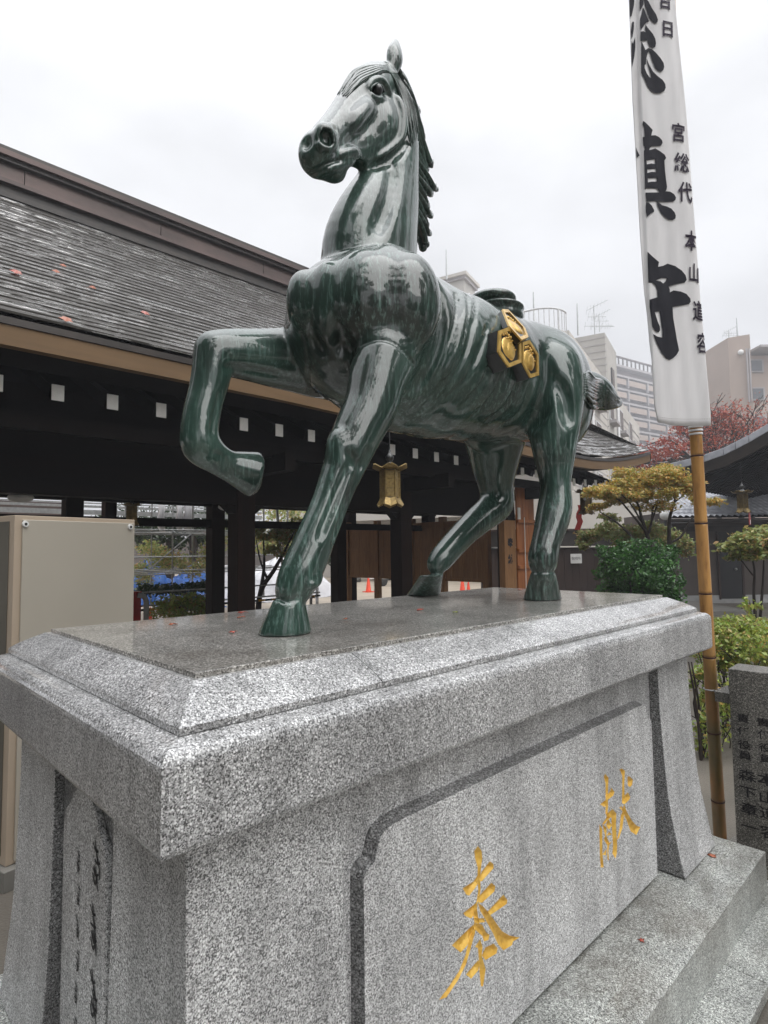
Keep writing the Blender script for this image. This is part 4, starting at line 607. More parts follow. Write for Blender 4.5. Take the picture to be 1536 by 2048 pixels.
"TAIL":[[[2.0415,0.1831,2.4622,0.0062],[2.1608,0.2211,2.5066,0.0084],[2.2496,0.2339,2.4938,0.0106],[2.7129,0.4099,2.6102,0.0117],[2.7869,0.4034,2.5751,0.0101],[2.9925,0.427,2.555,0.0037]],[[2.0369,0.1812,
2.4528,0.0061],[2.1369,0.21,2.4854,0.0083],[2.2402,0.2299,2.4778,0.0106],[2.7042,0.4061,2.6012,0.0117],[2.7826,0.4017,2.5664,0.0101],[2.9529,0.422,2.5444,0.0037]],[[2.0349,0.1805,2.4442,0.0061],[2.104,
0.1943,2.4644,0.0082],[2.2445,0.2322,2.4725,0.0106],[2.7083,0.4083,2.5939,0.0117],[2.7898,0.4053,2.5608,0.0101],[2.918,0.4201,2.5351,0.0036]],[[2.0336,0.1801,2.4359,0.0061],[2.0913,0.1885,2.45,0.0082],
[2.2337,0.2274,2.4581,0.0106],[2.7076,0.4089,2.5704,0.0117],[2.7864,0.404,2.5523,0.0101],[2.976,0.4282,2.5437,0.0037]],[[2.0301,0.1786,2.4269,0.0061],[2.0903,0.1884,2.4392,0.0082],[2.24,0.2304,2.4619,0.0106],
[2.7124,0.4111,2.5746,0.0117],[2.7964,0.4088,2.5475,0.0101],[2.9533,0.4249,2.5363,0.0037]],[[2.0291,0.1785,2.4187,0.0061],[2.0841,0.1855,2.4323,0.0082],[2.2331,0.2276,2.4472,0.0106],[2.7128,0.4118,2.5578,
0.0117],[2.7959,0.4089,2.5398,0.0101],[3.003,0.4331,2.5433,0.0037]],[[2.0282,0.1783,2.4105,0.0061],[2.0823,0.185,2.4205,0.0081],[2.2376,0.2304,2.4305,0.0106],[2.7231,0.417,2.5521,0.0117],[2.8071,0.4142,
2.5352,0.0101],[2.9923,0.4325,2.5385,0.0037]],[[2.0274,0.1782,2.4023,0.0061],[2.0716,0.1802,2.4072,0.0081],[2.2315,0.2274,2.431,0.0106],[2.7287,0.4201,2.5375,0.0117],[2.8081,0.415,2.5279,0.0101],[2.9446,
0.4286,2.5268,0.0037]],[[2.0266,0.1781,2.3942,0.0061],[2.0729,0.181,2.4012,0.0081],[2.2377,0.231,2.4148,0.0106],[2.7387,0.425,2.5346,0.0118],[2.8211,0.4211,2.5237,0.0101],[3.0255,0.4401,2.5396,0.0037]],
[[2.026,0.1781,2.3861,0.0061],[2.067,0.1784,2.3913,0.0081],[2.232,0.2282,2.4133,0.0106],[2.74,0.4259,2.5266,0.0118],[2.8235,0.4225,2.5167,0.0102],[2.9907,0.4363,2.5302,0.0037]],[[2.0256,0.1782,2.3781,0.0061],
[2.0675,0.1792,2.3764,0.0081],[2.2375,0.2313,2.4023,0.0106],[2.7594,0.4355,2.5179,0.0118],[2.8383,0.4295,2.5128,0.0102],[2.9493,0.4342,2.52,0.0037]],[[2.0254,0.1783,2.3701,0.0061],[2.0613,0.1763,2.371,
0.0081],[2.2355,0.2308,2.3921,0.0106],[2.747,0.4294,2.5212,0.0118],[2.8437,0.4322,2.5065,0.0102],[2.9513,0.4359,2.5177,0.0037]],[[2.0231,0.1775,2.3616,0.0061],[2.0708,0.1815,2.3592,0.0081],[2.2454,0.2365,
2.3687,0.0106],[2.7716,0.4415,2.5098,0.0119],[2.8599,0.4398,2.5029,0.0103],[2.9635,0.4379,2.5172,0.0037]],[[2.0232,0.1778,2.3537,0.0061],[2.1532,0.2221,2.3753,0.0084],[2.2394,0.2334,2.3722,0.0106],[2.7889,
0.4502,2.4972,0.0119],[2.8648,0.4423,2.4964,0.0103],[3.0142,0.4454,2.524,0.0037]],[[2.0229,0.1779,2.3457,0.0061],[2.1609,0.2263,2.3645,0.0084],[2.2519,0.2403,2.3506,0.0106],[2.7936,0.4524,2.4989,0.0119],
[2.885,0.4517,2.4937,0.0103],[3.0169,0.4466,2.5217,0.0037]],[[2.0228,0.1782,2.3378,0.0061],[2.1545,0.2235,2.3552,0.0084],[2.2472,0.2382,2.3446,0.0106],[2.8054,0.4583,2.4898,0.012],[2.8915,0.455,2.4875,
0.0104],[3.0478,0.4537,2.5252,0.0038]]],"EYE":[0.9304,0.4236,3.395,0.0218],"LID":[[[0.8836,0.4131,3.3545,0.0037],[0.89,0.4113,3.3786,0.0049],[0.9163,0.4114,3.4055,0.0057],[0.9473,0.4133,3.4144,0.0058],
[0.9673,0.4204,3.4038,0.0042]],[[0.8836,0.4131,3.3545,0.0037],[0.905,0.4141,3.3532,0.0045],[0.9373,0.4175,3.3692,0.0046],[0.9676,0.4206,3.402,0.0042]]],"HO":[[[0.8027,0.8228],[0.786,0.815],[0.788,0.7944],
[0.7992,0.7662],[0.7967,0.7352],[0.7995,0.7022],[0.7905,0.6781],[0.7831,0.6615],[0.7757,0.6449],[0.7792,0.6297],[0.8018,0.6159],[0.7947,0.6447],[0.7915,0.6698],[0.8042,0.6804],[0.8105,0.7018],[0.8102,0.73],
[0.814,0.7567],[0.822,0.782],[0.8193,0.8032]],[[0.8567,0.7619],[0.8742,0.7464],[0.8737,0.7362],[0.8162,0.7217],[0.8026,0.7289],[0.8171,0.7474]],[[0.7998,0.746],[0.7791,0.7361],[0.7316,0.7373],[0.7452,0.7163],
[0.7593,0.7066],[0.7851,0.716],[0.8025,0.725]],[[0.8614,0.7011],[0.8796,0.6845],[0.8761,0.6715],[0.8174,0.665],[0.8004,0.6708],[0.7976,0.6871]],[[0.9181,0.6454],[0.9384,0.6212],[0.9334,0.6128],[0.8472,
0.6163],[0.83,0.6296],[0.8806,0.6388]],[[0.7904,0.6762],[0.732,0.6733],[0.7401,0.6622],[0.7657,0.6445],[0.7826,0.6498],[0.7954,0.6642]],[[0.7957,0.674],[0.8205,0.6537],[0.8646,0.6027],[0.9064,0.5495],[0.943,
0.5207],[0.9967,0.491],[0.9612,0.4956],[0.9554,0.4878],[0.9114,0.4937],[0.8866,0.5216],[0.8629,0.5628],[0.8294,0.6139],[0.8064,0.6477]],[[0.7717,0.6252],[0.6816,0.614],[0.7179,0.5782],[0.7471,0.5838],[0.7811,
0.6073]],[[0.7792,0.6297],[0.7554,0.5955],[0.7366,0.5618],[0.7102,0.5365],[0.6695,0.5194],[0.6274,0.5063],[0.6567,0.4972],[0.7064,0.5158],[0.739,0.5377],[0.7596,0.5664],[0.7808,0.5996],[0.7883,0.6198]],
[[0.7938,0.6222],[0.8152,0.6061],[0.8315,0.5789],[0.8473,0.5658],[0.8425,0.5539],[0.8203,0.56],[0.814,0.5768],[0.7811,0.6092],[0.7802,0.6195]],[[0.8036,0.5736],[0.8143,0.5489],[0.8087,0.5278],[0.8257,0.4841],
[0.8124,0.4453],[0.8023,0.4504],[0.797,0.4902],[0.7951,0.5303],[0.7926,0.555],[0.7795,0.565]],[[0.8653,0.5342],[0.8841,0.5126],[0.8784,0.5009],[0.8252,0.5081],[0.8087,0.5278],[0.8266,0.5412]],[[0.7915,
0.5242],[0.7382,0.5133],[0.7602,0.4909],[0.7939,0.4976],[0.798,0.5171]],[[0.7789,0.6396],[0.8227,0.6208],[0.8292,0.6079],[0.7817,0.6247]]],"KEN":[[[1.5831,0.8071],[1.6086,0.7866],[1.5981,0.719],[1.598,
0.6867],[1.5908,0.6592],[1.5741,0.6645],[1.5781,0.7142],[1.5827,0.7721],[1.5703,0.7998]],[[1.6302,0.7434],[1.6538,0.7218],[1.644,0.7109],[1.5874,0.7087],[1.5787,0.7221],[1.6142,0.7333]],[[1.5757,0.7149],
[1.5333,0.7118],[1.5677,0.6916],[1.5842,0.6989]],[[1.5222,0.6457],[1.5443,0.6237],[1.5397,0.5357],[1.5454,0.4864],[1.5222,0.4941],[1.519,0.5432]],[[1.5954,0.6551],[1.5455,0.6391],[1.5593,0.6319],[1.6129,
0.6414]],[[1.6337,0.6648],[1.6635,0.639],[1.6566,0.6028],[1.6602,0.5251],[1.655,0.4942],[1.6412,0.4819],[1.6181,0.5075],[1.6256,0.5372],[1.6195,0.615],[1.6213,0.6361],[1.5828,0.6511],[1.5776,0.6634]],[[1.5943,
0.642],[1.6227,0.6085],[1.5971,0.6008],[1.5745,0.6243]],[[1.5455,0.6391],[1.5798,0.6145],[1.5751,0.5868],[1.5993,0.5517],[1.5876,0.5291],[1.5884,0.4942],[1.5767,0.5012],[1.5786,0.5536],[1.5529,0.5811],
[1.5657,0.59]],[[1.5967,0.5955],[1.6201,0.5769],[1.5775,0.586]],[[1.6181,0.5533],[1.5864,0.5445],[1.575,0.5549]],[[1.5739,0.542],[1.5372,0.534],[1.5662,0.5209]],[[1.7252,0.7886],[1.7508,0.7732],[1.7408,
0.722],[1.7385,0.6661],[1.7305,0.6517],[1.714,0.6623],[1.7254,0.7603],[1.7028,0.7917]],[[1.7867,0.7435],[1.8197,0.72],[1.811,0.7022],[1.7897,0.6996],[1.7699,0.7109],[1.7702,0.7452]],[[1.7704,0.6862],[1.7904,
0.6621],[1.7785,0.6542],[1.7344,0.6505],[1.7205,0.6603],[1.7332,0.6818]],[[1.7343,0.6494],[1.7544,0.6161],[1.7984,0.568],[1.8381,0.5366],[1.8728,0.5206],[1.8319,0.5024],[1.7813,0.5337],[1.7453,0.5908],
[1.7093,0.6386]],[[1.7151,0.6284],[1.7315,0.6176],[1.7098,0.5688],[1.6774,0.5438],[1.6592,0.5429],[1.6842,0.5773],[1.7012,0.6216]],[[1.6869,0.6539],[1.7131,0.6514],[1.7091,0.6359]]],"BL":[[[-0.2997,2.2461],
[-0.2772,2.2114],[-0.2598,2.1732],[-0.239,2.1385],[-0.2293,2.1108],[-0.2321,2.0969],[-0.2408,2.0924],[-0.2529,2.0969],[-0.2737,2.1246],[-0.2841,2.1559],[-0.2945,2.1871],[-0.2997,2.2183],[-0.3067,2.2461]],
[[-0.3223,2.2461],[-0.3032,2.2461],[-0.3032,2.1975],[-0.3136,2.1767],[-0.3233,2.1593],[-0.3251,2.2044]],[[-0.3067,2.1836],[-0.2963,2.1663],[-0.2876,2.142],[-0.2737,2.1056],[-0.2859,2.1031],[-0.2963,2.0917],
[-0.3181,2.0587],[-0.3223,2.0865],[-0.3223,2.1177],[-0.3136,2.1489]],[[-0.2928,2.0917],[-0.2772,2.0691],[-0.2546,2.0379],[-0.2425,2.0101],[-0.239,1.9858],[-0.2425,1.9685],[-0.2529,1.965],[-0.2685,1.972],
[-0.2789,1.9893],[-0.2824,2.0084],[-0.3015,2.0032],[-0.3202,2.0015],[-0.3202,2.0518],[-0.3049,2.0552],[-0.2911,2.05],[-0.2952,2.0726]],[[-0.3154,1.998],[-0.3084,1.9893],[-0.2928,1.9546],[-0.2772,1.9657],
[-0.2598,1.9598],[-0.239,1.9373],[-0.2147,1.906],[-0.1991,1.8817],[-0.1956,1.8609],[-0.2008,1.8436],[-0.213,1.8349],[-0.2286,1.8408],[-0.2425,1.8574],[-0.2564,1.8956],[-0.2685,1.9373],[-0.2755,1.9511],
[-0.2824,1.9338],[-0.2876,1.913],[-0.2911,1.8783],[-0.298,1.8748],[-0.3161,1.8748]],[[-0.3161,1.8755],[-0.2987,1.8755],[-0.2973,1.8574],[-0.2876,1.8332],[-0.2737,1.8123],[-0.2633,1.8071],[-0.265,1.8262],
[-0.2772,1.8644],[-0.2859,1.8921],[-0.2869,1.9112],[-0.2737,1.8783],[-0.2529,1.8401],[-0.2321,1.8158],[-0.2043,1.7915],[-0.1904,1.7707],[-0.1877,1.7499],[-0.1956,1.7325],[-0.2147,1.7228],[-0.239,1.7238],
[-0.2633,1.7377],[-0.2841,1.7638],[-0.298,1.7985],[-0.3154,1.8332]],[[-0.3709,2.2461],[-0.3449,2.2461],[-0.3483,2.2044],[-0.3553,2.1697],[-0.3605,2.1472],[-0.3691,2.1437]],[[-0.357,2.1177],[-0.3473,2.1177],
[-0.3483,2.0795],[-0.3553,2.0379],[-0.3605,2.0257],[-0.3639,2.0656]],[[-0.3605,2.0171],[-0.3535,1.9997],[-0.3414,2.0362],[-0.3403,1.9824],[-0.3449,1.9373],[-0.357,1.8748],[-0.3605,1.913]],[[-0.3061,1.5776],
[-0.2956,1.5707],[-0.2748,1.5499],[-0.2547,1.529],[-0.2609,1.5082],[-0.2627,1.4995],[-0.2401,1.502],[-0.2193,1.4909],[-0.2054,1.4735],[-0.2027,1.4596],[-0.2106,1.4458],[-0.2401,1.444],[-0.2609,1.4423],
[-0.2714,1.4319],[-0.2731,1.4208],[-0.2401,1.4319],[-0.2124,1.4145],[-0.1915,1.3954],[-0.1846,1.3781],[-0.1933,1.3659],[-0.1898,1.3139],[-0.1846,1.2653],[-0.1791,1.2271],[-0.1811,1.2133],[-0.1863,1.2029],
[-0.1638,1.1994],[-0.143,1.1855],[-0.1326,1.1682],[-0.136,1.1543],[-0.1482,1.1456],[-0.1915,1.1473],[-0.2436,1.1501],[-0.2887,1.1501],[-0.2939,1.1959],[-0.2193,1.1977],[-0.2297,1.2167],[-0.2887,1.2195],
[-0.2956,1.2098],[-0.3009,1.418],[-0.2974,1.4249],[-0.2991,1.4423],[-0.3043,1.4458],[-0.3068,1.4926],[-0.2974,1.4926],[-0.3009,1.5429],[-0.3088,1.5603]],[[-0.2894,1.1456],[-0.2766,1.1439],[-0.2609,1.1265],
[-0.2478,1.1022],[-0.2488,1.0918],[-0.2644,1.0849],[-0.2852,1.0658],[-0.2915,1.0918],[-0.2922,1.1196]],[[-0.2349,1.148],[-0.221,1.1439],[-0.2054,1.13],[-0.1777,1.1213],[-0.1568,1.1092],[-0.1395,1.0883],
[-0.1332,1.071],[-0.136,1.0554],[-0.1516,1.0484],[-0.1707,1.0519],[-0.1915,1.0675],[-0.2124,1.0918],[-0.228,1.1196]],[[-0.3373,1.4458],[-0.3286,1.4215],[-0.3182,1.4024],[-0.3338,1.3875],[-0.3362,1.418]],
[[-0.2831,0.8812],[-0.2544,0.854],[-0.2223,0.8254],[-0.2272,0.7996],[-0.2,0.8056],[-0.1753,0.8184],[-0.1357,0.8046],[-0.1011,0.7799],[-0.0813,0.7551],[-0.0749,0.7304],[-0.0863,0.7156],[-0.1308,0.7082],
[-0.1703,0.6968],[-0.1629,0.681],[-0.1629,0.6651],[-0.1431,0.676],[-0.1061,0.6686],[-0.0764,0.6562],[-0.0566,0.6315],[-0.0541,0.6142],[-0.064,0.6018],[-0.0962,0.5959],[-0.1481,0.588],[-0.1446,0.5277],[-0.1357,
0.4782],[-0.1258,0.4189],[-0.1135,0.357],[-0.1258,0.3348],[-0.1456,0.315],[-0.1654,0.3051],[-0.1852,0.314],[-0.2099,0.3447],[-0.2346,0.3941],[-0.2544,0.4436],[-0.2297,0.4287],[-0.205,0.4238],[-0.204,0.4535],
[-0.2109,0.5029],[-0.2198,0.5647],[-0.2445,0.5598],[-0.2297,0.5128],[-0.2173,0.4831],[-0.2158,0.4634],[-0.2247,0.451],[-0.242,0.4584],[-0.2584,0.4831],[-0.2633,0.5277],[-0.2702,0.587],[-0.2712,0.6266],
[-0.2297,0.6389],[-0.2322,0.676],[-0.2396,0.7007],[-0.2569,0.7166],[-0.2767,0.7166],[-0.2801,0.7996]]],"HOLES":[[[-0.288,1.3677],[-0.2436,1.3746],[-0.2408,1.3469],[-0.2609,1.3503],[-0.2859,1.3458]],[[-0.2845,
1.3208],[-0.2374,1.3236],[-0.238,1.3052],[-0.2609,1.3052],[-0.2832,1.3]],[[-0.2811,1.2723],[-0.2332,1.274],[-0.2325,1.2549],[-0.2609,1.2532],[-0.28,1.2497]],[[-0.2396,0.7279],[-0.2099,0.7403],[-0.1788,
0.7413],[-0.1862,0.723],[-0.2,0.7116],[-0.2149,0.723]]],"BB":[[[-0.3784,2.3852],[-0.3731,2.2253],[-0.3544,1.6923],[-0.3491,1.6123],[-0.3145,0.9727],[-0.2931,0.6769],[-0.2745,0.5277],[-0.2569,0.3091],[-0.2425,
0.0586],[-0.2319,-0.0]],[[-0.1466,2.3852],[-0.1314,2.2253],[-0.0773,1.6923],[-0.0701,1.6123],[-0.024,0.9727],[0.0027,0.6023],[0.0522,0.0346],[0.0533,0.0]],[[-0.3305,2.3852],[-0.3251,2.2253],[-0.3145,1.6923],
[-0.3102,1.6123],[-0.2878,0.9727],[-0.2692,0.6263],[-0.2558,0.4131],[-0.2545,0.3065],[-0.2412,0.0586],[-0.2305,0.0]]],"BAX":[[2.8134,-0.0768,2.3264],[0.716,-0.698,-0.0126],[-0.0347,-0.0536,0.998],[0.6973,
0.7141,0.0626]]}

# ---------------------------------------------------------------- ground
g = MB(); g.add([(-60, -60, 0), (260, -60, 0), (260, 260, 0), (-60, 260, 0)], [(0, 1, 2, 3)]); g.build('ground', M['ground'])['kind'] = 'structure'
g = MB(); g.add([(-20, 8.2, .004), (40, 8.2, .004), (40, 42, .004), (-20, 42, .004)], [(0, 1, 2, 3)]); g.build('sand_yard', M['sand'])['kind'] = 'structure'
WY = .9774; ZT = 1.41
# ---------------------------------------------------------------- stone pedestal
ped = thing('stone_pedestal', 'speckled grey granite pedestal under the green horse, with two gold carved characters', 'pedestal', (1.2, .49, 0))
def ring(ox, oy, z): return [(-ox, -oy, z), (2.4+ox, -oy, z), (2.4+ox, WY+oy, z), (-ox, WY+oy, z)]
def loft(B, rings):
    V = [p for r in rings for p in r]; n = 4
    F = [(i*n+k, i*n+(k+1) % n, (i+1)*n+(k+1) % n, (i+1)*n+k) for i in range(len(rings)-1) for k in range(n)]
    F += [(3, 2, 1, 0), tuple((len(rings)-1)*n+k for k in range(4))]
    return B.add(V, F)
B = MB(); loft(B, [ring(0, 0, 1.3985), ring(0, 0, ZT-.0015), ring(-.0015, -.0015, ZT)]); B.build('top_slab', M['granite_top'], ped)
prof = [(.0895, .1214, 1.3335)] + [(.0895, .1214, 1.346)]
for t in (.06, .2, .4, .6, .8, .93, 1): prof.append((.0895-(.0895-.012)*t, .1214-(.1214-.016)*t, 1.346+.0525*(t**.82)))
full = MB(); loft(full, [ring(*p) for p in prof])
import bmesh
cuts = [-9, .395, 1.055, 1.72, 9]
for a, b_ in zip(cuts, cuts[1:]):
    bm = bmesh.new(); vs = [bm.verts.new(Vector(p)-ORG[ped.name]) for p in full.v]
    for f in full.f: bm.faces.new([vs[i] for i in f])
    for x, s in ((a+.0012, -1), (b_-.0012, 1)):
        gm = bm.verts[:]+bm.edges[:]+bm.faces[:]
        r = bmesh.ops.bisect_plane(bm, geom=gm, plane_co=(x-1.2, 0, 0), plane_no=(s, 0, 0), clear_outer=True)
        ed = [e for e in r['geom_cut'] if isinstance(e, bmesh.types.BMEdge)]
        if ed: bmesh.ops.holes_fill(bm, edges=ed)
    me = bpy.data.meshes.new('moulding_stone'); bm.to_mesh(me); bm.free(); me.materials.append(M['granite_wet'])
    o = bpy.data.objects.new('moulding_stone', me); COL.objects.link(o); o.parent = ped; ORG[o.name] = ORG[ped.name]
B = MB(); rr = [ring(.1407-.05, .168-.05, 1.150), ring(.1407-.014, .168-.014, 1.1545), ring(.1407-.004, .168-.004, 1.159), ring(.1407, .168, 1.168), ring(.1407, .168, 1.296)]
for k in range(1, 7):
    a = k/6*pi/2; rr.append(ring(.1407-.030*(1-cos(a)), .168-.030*(1-cos(a)), 1.296+.030*sin(a)))
rr.append(ring(.095, .128, 1.3295)); rr.append(ring(.085, .115, 1.333))
loft(B, rr); B.build('cap_stone', M['granite_wet'], ped)
B = MB(); B.box(.02, 2.38, -.040, WY+.040, .24, 1.1497); B.build('core', M['granite'], ped)
for x0, x1 in ((-.03, .018), (2.382, 2.43)): B = MB(); B.box(x0, x1, .05, WY-.05, .24, 1.1497); B.build('end_wall', M['granite_dark'], ped)  # recessed end strips, shade put in by a darker granite
FL = [(1.1497, 0), (1.08, 0), (.94, .002), (.81, .008), (.70, .014), (.587, .022), (.50, .033), (.45, .042), (.38, .054), (.333, .061), (.2625, .077)]
for sx, sy in ((0, 0), (1, 0), (1, 1), (0, 1)):
    B = MB(); V = []
    for z, f in FL:
        x0, x1, y0, y1 = -.055-.35*f, .305, -.081-f, .272
        q = [(x0, y0), (x1, y0), (x1, y1), (x0, y1)]
        if sx: q = [(2.4-x, y) for x, y in q]
        if sy: q = [(x, WY-y) for x, y in q]
        V += [(x, y, z) for x, y in q]
    F = [(i*4+k, i*4+(k+1) % 4, i*4+4+(k+1) % 4, i*4+4+k) for i in range(len(FL)-1) for k in range(4)]
    n = len(FL)*4-4
    B.add(V, F+[(3, 2, 1, 0), (n, n+1, n+2, n+3)]); B.m = [1 if (i < (len(FL)-1)*4 and i % 4 in (1, 2)) else 0 for i in range(len(B.f))]; B.build('corner_pillar', [M['granite'], M['granite_dark']], ped, bevel=.004)  # inward faces in darker granite: their shade is put into the colour
# long side panel with carved and gilded characters
def inset_outline(P, d):
    n = len(P); o = []
    for i in range(n):
        a, b, c = Vector(P[i-1]), Vector(P[i]), Vector(P[(i+1) % n])
        e1 = (b-a).normalized(); e2 = (c-b).normalized(); n1 = Vector((-e1.y, e1.x)); n2 = Vector((-e2.y, e2.x))
        q = (n1+n2); q = q.normalized()/max(.5, q.length/2) if q.length > 1e-4 else n1
        o.append(b+q*d)
    return [tuple(p) for p in o]
lft = [(.362, .2635), (.362, .895), (.366, .912), (.378, .926), (.399, .934), (.406, .951), (.412, .971), (.426, .989), (.454, 1.000), (.494, 1.004)]
outl = [(2.4-x, z) for x, z in lft]+lft[::-1]          # counter-clockwise seen from the front
inn = inset_outline(outl, .013)
def sdist(px, pz, poly):
    P = np.array(poly); A = P; Bq = np.roll(P, -1, 0); d = Bq-A
    t = np.clip(((px-A[:, 0])*d[:, 0]+(pz-A[:, 1])*d[:, 1])/np.maximum((d**2).sum(1), 1e-12), 0, 1)
    return np.hypot(px-A[:, 0]-t*d[:, 0], pz-A[:, 1]-t*d[:, 1]).min()
def inside(px, pz, poly):
    c = False; n = len(poly)
    for i in range(n):
        x1, y1 = poly[i]; x2, y2 = poly[i-1]
        if (y1 > pz) != (y2 > pz) and px < (x2-x1)*(pz-y1)/(y2-y1)+x1: c = not c
    return c
strokes = [s for s in D['HO']+D['KEN']]
def area(P): return sum(P[i-1][0]*P[i][1]-P[i][0]*P[i-1][1] for i in range(len(P)))
strokes = [s if area(s) > 0 else s[::-1] for s in strokes]
V2 = [Vector(p) for p in inn]; Fc = [list(range(len(inn)))]
for s in strokes:
    Fc.append(list(range(len(V2), len(V2)+len(s)))); V2 += [Vector(p) for p in s]
extra = []
for s in strokes:
    xs = [p[0] for p in s]; zs = [p[1] for p in s]
    x = min(xs)
    while x < max(xs):
        z = min(zs)
        while z < max(zs):
            if inside(x, z, s) and sdist(x, z, s) > .0022: extra.append(Vector((x, z)))
            z += .0045
        x += .0045
V2 += extra
ov, oe, of, orv, ore, orf = delaunay_2d_cdt(V2, [], Fc, 1, 1e-6)
Y0 = -.073
PV = []
for v in ov:
    d = 0
    for s in strokes:
        if inside(v.x, v.y, s): d = max(d, sdist(v.x, v.y, s))
    PV.append((v.x, Y0+min(d, .012)*.75, v.y))
stone = MB(); gold = MB(); gf = []; sf = []
for f, of_ in zip(of, orf):
    cx_ = sum(ov[i].x for i in f)/len(f); cz_ = sum(ov[i].y for i in f)/len(f)
    (gf if any(inside(cx_, cz_, s) for s in strokes) else sf).append(tuple(f))
def sub(B, faces):
    idx = {}; V = []; F = []
    for f in faces:
        q = []
        for i in f:
            if i not in idx: idx[i] = len(V); V.append(PV[i])
            q.append(idx[i])
        F.append(tuple(q))
    return B.add(V, F)
sub(stone, sf); n = len(outl)
stone.mi = 1  # sloped edge band: its shaded side is painted with the darker granite
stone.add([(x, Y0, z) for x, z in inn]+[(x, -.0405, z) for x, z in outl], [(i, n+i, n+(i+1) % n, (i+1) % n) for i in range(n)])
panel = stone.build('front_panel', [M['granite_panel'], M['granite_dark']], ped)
half = [[f for f in gf if (sum(PV[i][0] for i in f)/len(f) < 1.3) == k] for k in (True, False)]
for h, lb in zip(half, ('large gold carved character at the near end of the panel', 'smaller-looking gold carved character at the far end of the panel')):
    B = MB(); sub(B, h); o = B.build('carved_character', M['gold_paint'], ped); o['label'] = lb
# end panel with round-shouldered top and running-script inscription
for xs, xo in ((-.030, -.047), (2.43, 2.447)):
    cy = .4887; prof2 = [(cy-.158, .246), (cy+.158, .246), (cy+.158, .93), (cy+.145, .975), (cy+.11, 1.0), (cy+.085, 1.03), (cy+.05, 1.055), (cy-.05, 1.055), (cy-.085, 1.03), (cy-.11, 1.0), (cy-.145, .975), (cy-.158, .93)]
    B = MB(); B.prism([(xs, y, z) for y, z in prof2], (xo-xs, 0, 0)); B.build('end_panel', M['granite'], ped, bevel=.004)
rs = random.Random(3)
def brush(B, P, w, x):
    for i in range(len(P)-1):
        a = Vector(P[i]); b_ = Vector(P[i+1]); d = (b_-a); nrm = Vector((-d.y, d.x)).normalized()
        w0 = w*(.55+.45*sin(pi*(i+.4)/len(P))); w1 = w*(.55+.45*sin(pi*(i+1.4)/len(P)))
        B.add([(x, *(a+nrm*w0)), (x, *(a-nrm*w0)), (x, *(b_-nrm*w1)), (x, *(b_+nrm*w1))], [(0, 1, 2, 3)])
for col, (yc, sc_, ztop, nch) in enumerate(((.40, .036, .955, 6), (.515, .019, .90, 7))):
    B = MB(); z = ztop
    for c in range(nch):
        B = MB(); cx, cz = yc+rs.uniform(-.006, .006), z
        S_ = sc_
        for k in range(3):      # short crossing strokes and one trailing stroke, as in running script
            y0 = cx+rs.uniform(-.3, .3)*S_; z0 = cz-k*S_*.8
            brush(B, [(y0-S_*.55, z0+rs.uniform(-.2, .2)*S_), (y0, z0-rs.uniform(.0, .3)*S_), (y0+S_*.5, z0+rs.uniform(-.1, .4)*S_)], S_*.10, -.0482)
            brush(B, [(y0+S_*.1, z0+S_*.5), (y0-S_*rs.uniform(.1, .4), z0-S_*.2), (y0-S_*.5, z0-S_*.9)], S_*.09, -.0484)
        brush(B, [(cx+S_*.3, cz-S_*1.2), (cx-S_*.35, cz-S_*1.9), (cx+S_*.1, cz-S_*2.3), (cx+S_*.5, cz-S_*1.7)], S_*.12, -.0486)
        z -= S_*4.1
        B.build('inscription', M['ink_stone'], ped)
# plinth and base
B = MB(); rg = []
for o_, z in ((.318, .05), (.318, .232), (.30, .240), (.215, .246), (.20, .2565), (.19, .258)):
    rg.append([(-o_+.245, -o_, z), (2.4+o_-.245, -o_, z), (2.4+o_-.245, WY+o_, z), (-o_+.245, WY+o_, z)])
for r_ in rg:
    for i, p in enumerate(r_): r_[i] = (p[0]-.175 if p[0] < 1 else p[0]+.175, p[1], p[2])
loft(B, [r_ for r_ in rg]); B.build('plinth', M['granite_plinth'], ped)
for x0, x1 in ((-.75, .21), (.214, 1.198), (1.202, 2.0), (2.004, 3.05)):
    B = MB(); B.box(x0, x1, -.465, WY+.465, .004, .048); B.build('base_stone', M['granite_plinth'], ped, bevel=.003)
# ---------------------------------------------------------------- horse statue
hs_ = thing('horse_statue', 'glossy dark green bronze horse statue with one foreleg raised, standing on the granite pedestal', 'statue', (1.2, .5, ZT))
G = Field(np.concatenate([np.arange(.10, .58, .0062), np.arange(.58, 1.25, .0048), np.arange(1.25, 3.15, .0072)]), np.arange(.08, .98, .0062),
          np.concatenate([np.arange(1.392, 2.85, .0066), np.arange(2.85, 3.9, .0045)]))
for fn, a, k in D['HORSE']: getattr(G, fn)(*a, **k)
G.F[:, :, G.c[2] < ZT-.001] = np.maximum(G.F[:, :, G.c[2] < ZT-.001], .01)
HV, HQ = G.mesh()
for it in range(2):    # light smoothing
    S_ = np.zeros_like(HV); N_ = np.zeros(len(HV))
    for a, b_ in ((0, 1), (1, 2), (2, 3), (3, 0)):
        np.add.at(S_, HQ[:, a], HV[HQ[:, b_]]); np.add.at(N_, HQ[:, a], 1); np.add.at(S_, HQ[:, b_], HV[HQ[:, a]]); np.add.at(N_, HQ[:, b_], 1)
    HV = HV*.45+.55*S_/N_[:, None]
np_mesh('body', HV, HQ, M['bronze'], hs_, True)
del G
B = MB(); e = D['EYE']; B.ball(e[:3], e[3], 16, 10); B.build('eye', M['black_metal'], hs_, True)
for L_ in D['LID']:
    B = MB(); B.tube([p[:3] for p in L_], [p[3] for p in L_], 6); B.build('eyelid', M['bronze'], hs_, True)
